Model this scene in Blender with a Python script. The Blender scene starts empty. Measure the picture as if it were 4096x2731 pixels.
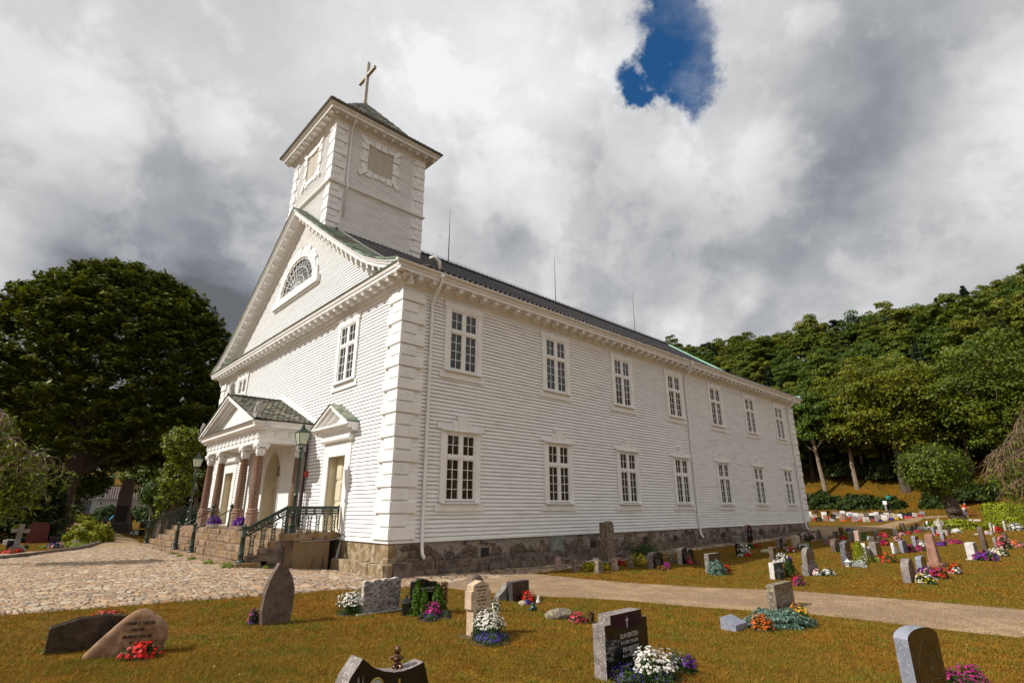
import bpy, math, random
import numpy as np
from mathutils import Vector, Matrix, Euler
S=bpy.context.scene
COL=S.collection
R=math.radians
# ---------------------------------------------------------------- camera
cam=bpy.data.cameras.new('camera'); camo=bpy.data.objects.new('camera',cam); COL.objects.link(camo)
camo.location=(0,0,2.15)
camo.rotation_euler=(Matrix.Rotation(R(90)+.3054,4,'X')@Matrix.Rotation(-.0027,4,'Z')).to_euler()
cam.sensor_width=36; cam.lens=18.685; cam.clip_start=.05; cam.clip_end=3000
S.camera=camo
S.view_settings.view_transform='Standard'; S.view_settings.look='None'; S.view_settings.exposure=.05; S.view_settings.gamma=1
S.view_settings.use_curve_mapping=False
S.cycles.max_bounces=6; S.cycles.transparent_max_bounces=8
# ---------------------------------------------------------------- sun
SUN_AZ,SUN_EL=R(-160),R(41)      # direction towards the sun, from +x, counter-clockwise
sd=Vector((math.cos(SUN_AZ)*math.cos(SUN_EL),math.sin(SUN_AZ)*math.cos(SUN_EL),math.sin(SUN_EL)))
sun=bpy.data.lights.new('sun','SUN'); sun.energy=5.0; sun.angle=R(.55); sun.color=(1,.96,.89)
suno=bpy.data.objects.new('sun',sun); COL.objects.link(suno); suno.rotation_euler=sd.to_track_quat('Z','Y').to_euler(); suno.location=(-30,-10,40)
# ---------------------------------------------------------------- sky
class NT:
    def __init__(s,t): s.t=t; s.n=t.nodes; s.l=t.links
    def a(s,ty,**k):
        n=s.n.new(ty)
        for kk,v in k.items():
            if kk=='inp':
                for i,x in v.items():
                    if hasattr(x,'is_output') or isinstance(x,bpy.types.NodeSocket): s.l.new(x,n.inputs[i])
                    else: n.inputs[i].default_value=x
            else: setattr(n,kk,v)
        return n
    def m(s,op,a,b=None,c=None,clamp=False):
        inp={0:a}
        if b is not None: inp[1]=b
        if c is not None: inp[2]=c
        return s.a('ShaderNodeMath',operation=op,use_clamp=clamp,inp=inp).outputs[0]
    def v(s,op,a,b=None,out=0):
        inp={0:a}
        if b is not None: inp[1]=b
        return s.a('ShaderNodeVectorMath',operation=op,inp=inp).outputs[out]
    def mr(s,x,a,b,c=0,d=1,t='SMOOTHSTEP'):
        return s.a('ShaderNodeMapRange',interpolation_type=t,inp={0:x,1:a,2:b,3:c,4:d}).outputs[0]
    def mix(s,f,a,b,bt='MIX'):
        n=s.a('ShaderNodeMix',data_type='RGBA',blend_type=bt)
        for i,x in ((0,f),(6,a),(7,b)):
            if isinstance(x,bpy.types.NodeSocket): s.l.new(x,n.inputs[i])
            else: n.inputs[i].default_value=x if i==0 else (tuple(x)+(1,))[:4]
        return n.outputs[2]
    def noise(s,vec,sc,det=3,rough=.5,dist=0,out=0):
        return s.a('ShaderNodeTexNoise',inp={'Vector':vec,'Scale':sc,'Detail':det,'Roughness':rough,'Distortion':dist}).outputs[out]
wd=bpy.data.worlds.new('World'); S.world=wd; wd.use_nodes=True
N=NT(wd.node_tree); N.n.clear()
def pixdir(px,py):
    X=(px-2048)/2126.; Zv=(1365.5-py)/2126.
    c,s=math.cos(.3054),math.sin(.3054)
    return Vector((X,c-Zv*s,s+Zv*c)).normalized()
tc=N.a('ShaderNodeTexCoord').outputs['Generated']
sep=N.a('ShaderNodeSeparateXYZ',inp={0:tc})
den=N.m('ADD',N.m('MAXIMUM',sep.outputs[2],0.),.42)
pl=N.a('ShaderNodeCombineXYZ',inp={0:N.m('DIVIDE',sep.outputs[0],den),1:N.m('DIVIDE',sep.outputs[1],den),2:0.}).outputs[0]
nv=N.noise(tc,3.2,5,.55,out=1)
dw=N.v('ADD',tc,N.a('ShaderNodeVectorMath',operation='SCALE',inp={0:N.v('SUBTRACT',nv,(.5,.5,.5)),'Scale':.34}).outputs[0])
n1=N.noise(pl,1.25,7,.52,.25); n2=N.noise(pl,4.2,7,.58,.25)
br=N.m('ADD',N.mr(n1,.33,.68,.54,.86,'LINEAR'),N.m('MULTIPLY',N.m('SUBTRACT',n2,.5),.48))
# soft cloud masses: (direction through, angular radius, lift or darkening)
for px,py,r,am in [(640,520,240,-.22),(760,1200,440,-.40),(450,1250,340,-.14),(420,980,340,-.22),(3520,260,430,-.20),(3340,640,300,-.24),(2600,980,520,-.26),(2050,1030,260,-.16),(3150,1000,320,-.16),(60,300,300,-.08),(3900,1010,380,-.14),(1000,760,260,-.12),
   (1750,120,620,.20),(330,420,180,.22),(2680,460,110,.30),(2700,1270,240,.30),(1100,1000,200,.08),(2900,700,260,.08),(1500,260,300,.06),(950,1000,300,-.20),(180,620,240,-.10),(2960,1090,120,.25),(2980,1180,80,.2),(2250,480,420,.14),(3950,650,330,.12),(3300,880,330,.10),(700,900,160,.14),(850,1420,120,.3),(3050,60,200,.05),(700,260,350,.10)]:
    d=N.v('DISTANCE',dw,tuple(pixdir(px,py)),out=1)
    rr=r/2126.
    br=N.m('ADD',br,N.mr(d,0.,rr*1.25,am,0.))
n3=N.noise(tc,5.5,9,.58,.15); n4=N.noise(tc,17.,8,.6,.1)
br=N.m('ADD',br,N.m('MULTIPLY',N.m('SUBTRACT',N.mr(n3,.46,.57),.5),.13)); br=N.m('ADD',br,N.m('MULTIPLY',N.m('SUBTRACT',n4,.5),.12))
br=N.m('MAXIMUM',N.m('MINIMUM',N.m('MULTIPLY',br,1.04),.98),.17)
tint=N.mix(N.mr(br,.25,.65),(.90,.96,1.06),(.985,.993,1.008))
cc=N.v('SCALE',tint); cc=N.a('ShaderNodeVectorMath',operation='SCALE',inp={0:tint,'Scale':N.m('MULTIPLY',br,9.0)}).outputs[0]
hole=None
nv2=N.noise(tc,14.,6,.65,out=1)
dh=N.v('ADD',tc,N.a('ShaderNodeVectorMath',operation='SCALE',inp={0:N.v('SUBTRACT',nv2,(.5,.5,.5)),'Scale':.11}).outputs[0])
for px,py,r in [(2690,-20,70),(2690,80,75),(2740,160,78),(2770,240,66),(2760,320,58),(2740,390,50),(2560,310,55),(2640,220,60),(2560,370,38),(2680,320,52),(2640,290,50)]:
    d=N.v('DISTANCE',dh,tuple(pixdir(px,py)),out=1)
    m_=N.mr(d,r/2126.*.85,r/2126.*1.8,1.,0.)
    hole=m_ if hole is None else N.m('MAXIMUM',hole,m_)
sky=N.a('ShaderNodeTexSky',sky_type='NISHITA'); sky.sun_disc=False; sky.sun_elevation=SUN_EL; sky.sun_rotation=R(90)-SUN_AZ
blue=N.mix(1.,sky.outputs[0],(.22,.66,1.0),'MULTIPLY')
wisp=N.mr(n2,.45,.70,1.,.6)
fin=N.mix(N.m('MULTIPLY',hole,wisp),cc,blue)
bg=N.a('ShaderNodeBackground',inp={0:fin,1:.1}); out=N.a('ShaderNodeOutputWorld',inp={0:bg.outputs[0]})
# ---------------------------------------------------------------- terrain
TH=0.7523; CX,CY=-3.87,17.7346; DX,DY=math.cos(TH),math.sin(TH)
TA=[-400,-3.3,0,8,16,33,60,79,90,96,104,150,165,500]
TZ=[.42,.42,.12,.05,.20,.36,.45,.55,2.0,4.6,9.5,41.,46.,60.]
def au(x,y):
    return (x-CX)*DX+(y-CY)*DY, -(x-CX)*DY+(y-CY)*DX
def wxy(a,u): return CX+a*DX-u*DY, CY+a*DY+u*DX
def G(x,y):
    x=np.asarray(x,float); y=np.asarray(y,float)
    a,u=au(x,y)
    z=np.interp(a,TA,TZ)
    w=np.interp(u,[40,60,98,112,190],[0,.35,1.85,3.2,14.])
    return z+w*np.interp(a,[-200,40,80],[1,1,.0])+np.interp(u,[40,85],[0,5.])*np.interp(a,[100,150],[0,1])
def gz(x,y): return float(G(x,y))
# ---------------------------------------------------------------- helpers
def tag(o,label=None,cat=None,group=None,kind=None):
    if label: o['label']=label
    if cat: o['category']=cat
    if group: o['group']=group
    if kind: o['kind']=kind
    return o
def empty(name,loc=(0,0,0),rz=0,label=None,cat=None,group=None):
    o=bpy.data.objects.new(name,None); COL.objects.link(o); o.location=loc; o.rotation_euler=(0,0,rz); o.empty_display_size=.2
    return tag(o,label,cat,group)
def link(name,me,parent=None,loc=(0,0,0),rz=0):
    o=bpy.data.objects.new(name,me); COL.objects.link(o); o.location=loc; o.rotation_euler=(0,0,rz)
    if parent: o.parent=parent
    return o
def copytree(o,parent=None):
    c=o.copy(); COL.objects.link(c)
    if parent: c.parent=parent
    for ch in o.children: copytree(ch,c)
    return c
class MB:
    def __init__(s): s.v=[]; s.f=[]; s.m=[]
    def add(s,vs,fs,m=0):
        o=len(s.v); s.v+= [tuple(p) for p in vs]; s.f+=[tuple(i+o for i in f) for f in fs]; s.m+=[m]*len(fs); return s
    def box(s,x0,x1,y0,y1,z0,z1,m=0,j=0):
        x0,x1=min(x0,x1),max(x0,x1); y0,y1=min(y0,y1),max(y0,y1)
        q=lambda:random.uniform(-j,j) if j else 0
        vs=[(x+q(),y+q(),z+q()) for z in (z0,z1) for y in (y0,y1) for x in (x0,x1)]
        return s.add(vs,[(0,2,3,1),(4,5,7,6),(0,1,5,4),(2,6,7,3),(0,4,6,2),(1,3,7,5)],m)
    def obox(s,c,ax,ay,az,hx,hy,hz,m=0):
        c=Vector(c); vs=[c+ax*(hx*i)+ay*(hy*j)+az*(hz*k) for k in(-1,1) for j in(-1,1) for i in(-1,1)]
        return s.add(vs,[(0,2,3,1),(4,5,7,6),(0,1,5,4),(2,6,7,3),(0,4,6,2),(1,3,7,5)],m)
    def prism(s,poly,plane,d0,d1,m=0,mf=None,bev=0):
        """poly: 2-D ccw points; plane 'xz' extruded along y from d0 to d1, 'yz' along x, 'xy' along z"""
        def P(a,b,d): return {'xz':(a,d,b),'yz':(d,a,b),'xy':(a,b,d)}[plane]
        n=len(poly); vs=[P(a,b,d0) for a,b in poly]+[P(a,b,d1) for a,b in poly]
        fs=[(i,(i+1)%n,(i+1)%n+n,i+n) for i in range(n)]
        s.add(vs,fs,m); s.add(vs[:n],[tuple(range(n))[::-1]],m if mf is None else mf); s.add(vs[n:],[tuple(range(n))],m)
        return s
    def tube(s,pts,r,n=8,m=0,cap=True):
        pts=[Vector(p) for p in pts]; rs=r if isinstance(r,(list,tuple)) else [r]*len(pts)
        vs=[];up=Vector((0,0,1)); prev=None
        for i,p in enumerate(pts):
            t=(pts[min(i+1,len(pts)-1)]-pts[max(i-1,0)]).normalized()
            if prev is None: a=t.cross(up) if abs(t.z)<.95 else t.cross(Vector((1,0,0)))
            else: a=prev-t*prev.dot(t)
            a.normalize(); prev=a; b=t.cross(a)
            vs+=[p+(a*math.cos(2*math.pi*k/n)+b*math.sin(2*math.pi*k/n))*rs[i] for k in range(n)]
        fs=[(i*n+k,i*n+(k+1)%n,(i+1)*n+(k+1)%n,(i+1)*n+k) for i in range(len(pts)-1) for k in range(n)]
        if cap: fs+=[tuple(range(n))[::-1],tuple(range((len(pts)-1)*n,len(pts)*n))]
        return s.add(vs,fs,m)
    def lathe(s,prof,c=(0,0,0),n=16,m=0,sq=1,ph=0,cap=True):
        vs=[(c[0]+r*math.cos(2*math.pi*k/n+ph),c[1]+r*sq*math.sin(2*math.pi*k/n+ph),c[2]+z) for r,z in prof for k in range(n)]
        fs=[(i*n+k,i*n+(k+1)%n,(i+1)*n+(k+1)%n,(i+1)*n+k) for i in range(len(prof)-1) for k in range(n)]
        if cap: fs+=[tuple(range(n))[::-1],tuple(range((len(prof)-1)*n,len(prof)*n))]
        return s.add(vs,fs,m)
    def ball(s,c,rx,ry=None,rz=None,n=14,m=0,rot=None):
        ry=ry or rx; rz=rz or rx; k=max(6,n//2+1)
        vs=[];c=Vector(c)
        for i in range(k+1):
            t=math.pi*i/k
            for j in range(n):
                p=Vector((rx*math.sin(t)*math.cos(2*math.pi*j/n),ry*math.sin(t)*math.sin(2*math.pi*j/n),-rz*math.cos(t)))
                if rot: p=rot@p
                vs.append(c+p)
        fs=[(i*n+j,i*n+(j+1)%n,(i+1)*n+(j+1)%n,(i+1)*n+j) for i in range(k) for j in range(n)]
        return s.add(vs,fs,m)
    def xf(s,mat):
        s.v=[tuple(mat@Vector(p)) for p in s.v]; return s
    def mesh(s,name,mats,smooth=False):
        me=bpy.data.meshes.new(name); me.from_pydata(s.v,[],s.f)
        for k in (mats if isinstance(mats,(list,tuple)) else [mats]): me.materials.append(k)
        me.polygons.foreach_set('material_index',s.m)
        if smooth: me.polygons.foreach_set('use_smooth',[True]*len(s.f))
        me.validate(); me.update(); return me
    def build(s,name,mats,parent=None,loc=(0,0,0),rz=0,smooth=False,bevel=0,sharp=False):
        o=link(name,s.mesh(name,mats,smooth),parent,loc,rz)
        if bevel:
            b=o.modifiers.new('b','BEVEL'); b.width=bevel; b.segments=2; b.limit_method='ANGLE'; b.angle_limit=R(40)
        if sharp:
            o.data.set_sharp_from_angle(angle=R(35))
        return o
def npmesh(name,V,F,mat,attrs=None,smooth=False):
    me=bpy.data.meshes.new(name); nv,nf=len(V),len(F); k=F.shape[1]
    me.vertices.add(nv); me.vertices.foreach_set('co',np.ascontiguousarray(V,dtype=np.float32).ravel())
    me.loops.add(nf*k); me.loops.foreach_set('vertex_index',np.ascontiguousarray(F,dtype=np.int32).ravel())
    me.polygons.add(nf); me.polygons.foreach_set('loop_start',np.arange(0,nf*k,k,dtype=np.int32)); me.polygons.foreach_set('loop_total',np.full(nf,k,dtype=np.int32))
    if smooth: me.polygons.foreach_set('use_smooth',np.ones(nf,dtype=bool))
    me.update(calc_edges=True)
    for an,(dom,arr) in (attrs or {}).items():
        at=me.attributes.new(an,'FLOAT',dom); at.data.foreach_set('value',np.ascontiguousarray(arr,dtype=np.float32))
    for k_ in (mat if isinstance(mat,(list,tuple)) else [mat]): me.materials.append(k_)
    return me
def gridfaces(nr,nc):
    i=np.arange(nr-1)[:,None]*nc+np.arange(nc-1)[None,:]
    return np.stack([i,i+1,i+nc+1,i+nc],-1).reshape(-1,4)
# ---------------------------------------------------------------- materials
MATS={}
def pm(name,c1,c2=None,sc=6,rough=.7,bump=0,bsc=30,spec=.4,metal=0,thr=(.4,.6),c3=None,sc3=1.,thr3=(.45,.6),speck=None,ssc=120,st=(.62,.66),stretch=None,transl=0,det=4,attr=None):
    if name in MATS: return MATS[name]
    m=bpy.data.materials.new(name); m.use_nodes=True; n=NT(m.node_tree); n.n.clear()
    b=n.a('ShaderNodeBsdfPrincipled',inp={'Roughness':rough,'Metallic':metal,'Specular IOR Level':spec})
    o=n.a('ShaderNodeOutputMaterial',inp={0:b.outputs[0]})
    co=n.a('ShaderNodeTexCoord').outputs['Object']
    if stretch: co=n.v('MULTIPLY',co,stretch)
    col=None
    if attr:
        f=n.a('ShaderNodeAttribute',attribute_name=attr).outputs['Fac']; col=n.mix(f,c1,c2)
        if c3: col=n.mix(n.mr(n.noise(co,sc3,3),thr3[0],thr3[1]),col,c3)
    elif c2:
        col=n.mix(n.mr(n.noise(co,sc,det),thr[0],thr[1]),c1,c2)
        if c3: col=n.mix(n.mr(n.noise(n.v('ADD',co,(7.3,1.1,4.2)),sc3,4),thr3[0],thr3[1]),col,c3)
    if speck:
        base=col if col is not None else c1
        col=n.mix(n.mr(n.noise(co,ssc,1),st[0],st[1]),base,speck)
    if col is None: b.inputs['Base Color'].default_value=tuple(c1)+(1,)
    else: n.l.new(col,b.inputs['Base Color'])
    if bump:
        bp=n.a('ShaderNodeBump',inp={'Strength':min(1,bump*20),'Distance':bump,'Height':n.noise(co,bsc,4,.6)}); n.l.new(bp.outputs[0],b.inputs['Normal'])
    if transl:
        tr=n.a('ShaderNodeBsdfTranslucent'); 
        if col is None: tr.inputs[0].default_value=tuple(c1)+(1,)
        else: n.l.new(col,tr.inputs[0])
        mx=n.a('ShaderNodeMixShader',inp={0:transl,1:b.outputs[0],2:tr.outputs[0]}); n.l.new(mx.outputs[0],o.inputs[0])
    MATS[name]=m; return m
white=pm('white_paint',(.765,.755,.735),(.82,.81,.79),sc=1.2,rough=.55,bump=.002,bsc=25,speck=(.56,.54,.51),ssc=9,st=(.64,.78),stretch=(1,1,6),c3=(.68,.665,.635),sc3=.8,thr3=(.5,.75))
whitec=pm('white_trim_paint',(.755,.745,.72),(.81,.80,.78),sc=2,rough=.5,bump=.0015,bsc=30,speck=(.58,.55,.49),ssc=14,st=(.64,.76))
cream=pm('cream_paint',(.60,.53,.38),(.66,.59,.44),sc=3,rough=.5,bump=.001)
shutter=pm('shutter_paint',(.42,.38,.31),(.48,.44,.36),sc=5,rough=.6,bump=.002,stretch=(8,8,1))
plaster=pm('white_plaster',(.76,.75,.72),(.80,.79,.765),sc=1,rough=.8,bump=.001)
tile=pm('glazed_black_tile',(.028,.024,.024),(.05,.042,.04),sc=4,rough=.28,spec=.6,bump=.003,bsc=20,speck=(.12,.10,.07),ssc=8,st=(.66,.74))
copper=pm('green_copper',(.10,.15,.10),(.17,.25,.18),sc=1.3,rough=.6,c3=(.055,.055,.035),sc3=1.4,thr3=(.42,.56),bump=.004,bsc=12)
coppb=pm('bright_green_copper',(.28,.55,.42),(.35,.62,.50),sc=3,rough=.6)
slate=pm('lichen_slate',(.16,.155,.125),(.29,.275,.215),sc=3.5,rough=.75,c3=(.30,.28,.2),sc3=9,thr3=(.56,.62),bump=.004,bsc=30,attr=None)
lead=pm('dark_lead_flashing',(.07,.065,.055),(.12,.11,.09),sc=5,rough=.6)
glass=pm('window_glass',(.006,.008,.009),(.028,.036,.036),sc=2.2,rough=.03,spec=.55,stretch=(6,6,.6),thr=(.52,.6))
iron=pm('dark_green_iron',(.008,.020,.011),(.014,.034,.018),sc=6,rough=.38,spec=.6)
ironk=pm('black_iron',(.01,.01,.01),(.03,.025,.02),sc=10,rough=.5)
steel=pm('galvanised_steel',(.30,.28,.26),(.45,.42,.38),sc=20,rough=.5,metal=.4)
colm=pm('polished_brown_granite',(.15,.082,.048),(.225,.13,.08),sc=14,rough=.3,spec=.5,speck=(.07,.035,.025),ssc=90)
colb=pm('pale_brown_granite',(.22,.13,.085),(.30,.19,.13),sc=10,rough=.6,bump=.002)
step=pm('stair_sandstone',(.17,.11,.062),(.27,.18,.11),sc=2.2,rough=.85,c3=(.22,.13,.04),sc3=2.8,thr3=(.55,.65),bump=.012,bsc=14,speck=(.08,.055,.035),ssc=6,st=(.6,.7))
render_=pm('stained_render',(.12,.078,.04),(.20,.13,.065),sc=.9,rough=.9,c3=(.06,.04,.025),sc3=1.6,thr3=(.5,.62),bump=.006,bsc=10,stretch=(2.2,2.2,.45))
def found_mat():
    m=bpy.data.materials.new('rubble_foundation'); m.use_nodes=True; n=NT(m.node_tree); n.n.clear()
    co=n.a('ShaderNodeTexCoord').outputs['Object']; w=n.v('ADD',co,n.a('ShaderNodeVectorMath',operation='SCALE',inp={0:n.noise(co,2.5,4,out=1),'Scale':.35}).outputs[0])
    vo=n.a('ShaderNodeTexVoronoi',inp={'Vector':n.v('MULTIPLY',w,(1.5,1.5,2.6)),'Scale':1.1}); ve=n.a('ShaderNodeTexVoronoi',feature='DISTANCE_TO_EDGE',inp={'Vector':n.v('MULTIPLY',w,(1.5,1.5,2.6)),'Scale':1.1})
    hs=n.a('ShaderNodeSeparateColor',inp={0:vo.outputs['Color']})
    st=n.mix(hs.outputs[0],(.10,.072,.048),(.25,.175,.115)); st=n.mix(n.mr(hs.outputs[1],.6,.9,0,.5),st,(.16,.09,.06)); st=n.mix(n.mr(n.noise(co,7,5,.65),.35,.7,0,.7),st,(.06,.05,.045))
    st=n.mix(n.mr(ve.outputs[0],0.,.05),(.05,.04,.032),st)
    z=n.a('ShaderNodeSeparateXYZ',inp={0:co}).outputs[2]
    pat=n.m('ADD',n.noise(n.v('MULTIPLY',co,(1,1,1.0)),1.7,6,.62),n.m('MULTIPLY',n.m('SUBTRACT',z,.85),.28))
    pm_=n.mr(pat,.47,.52)
    pl=n.mix(n.noise(co,3,4),(.20,.16,.13),(.36,.30,.25))
    c=n.mix(pm_,st,pl)
    h=n.m('ADD',n.m('MULTIPLY',n.mr(ve.outputs[0],0.,.12),.5),n.m('ADD',n.m('MULTIPLY',pm_,.35),n.m('MULTIPLY',n.noise(co,16,5,.65),.55)))
    bp=n.a('ShaderNodeBump',inp={'Strength':.9,'Distance':.05,'Height':h})
    b=n.a('ShaderNodeBsdfPrincipled',inp={'Base Color':c,'Roughness':.85,'Specular IOR Level':.3,'Normal':bp.outputs[0]}); n.a('ShaderNodeOutputMaterial',inp={0:b.outputs[0]})
    return m
found=found_mat()
found_sunlit=pm('sun_tinted_foundation_stone',(.17,.12,.065),(.34,.26,.15),sc=3.4,rough=.9,c3=(.20,.125,.055),sc3=3.5,thr3=(.45,.7),bump=.035,bsc=6,speck=(.38,.33,.25),ssc=5,st=(.58,.70),thr=(.35,.65),det=8)  # yellower front stone: its own tone plus sunlight put into the colour
rubble=pm('dark_plinth_stone',(.08,.06,.046),(.18,.135,.10),sc=3,rough=.85,bump=.03,bsc=7,c3=(.16,.12,.09),sc3=3,thr3=(.55,.65))
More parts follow.
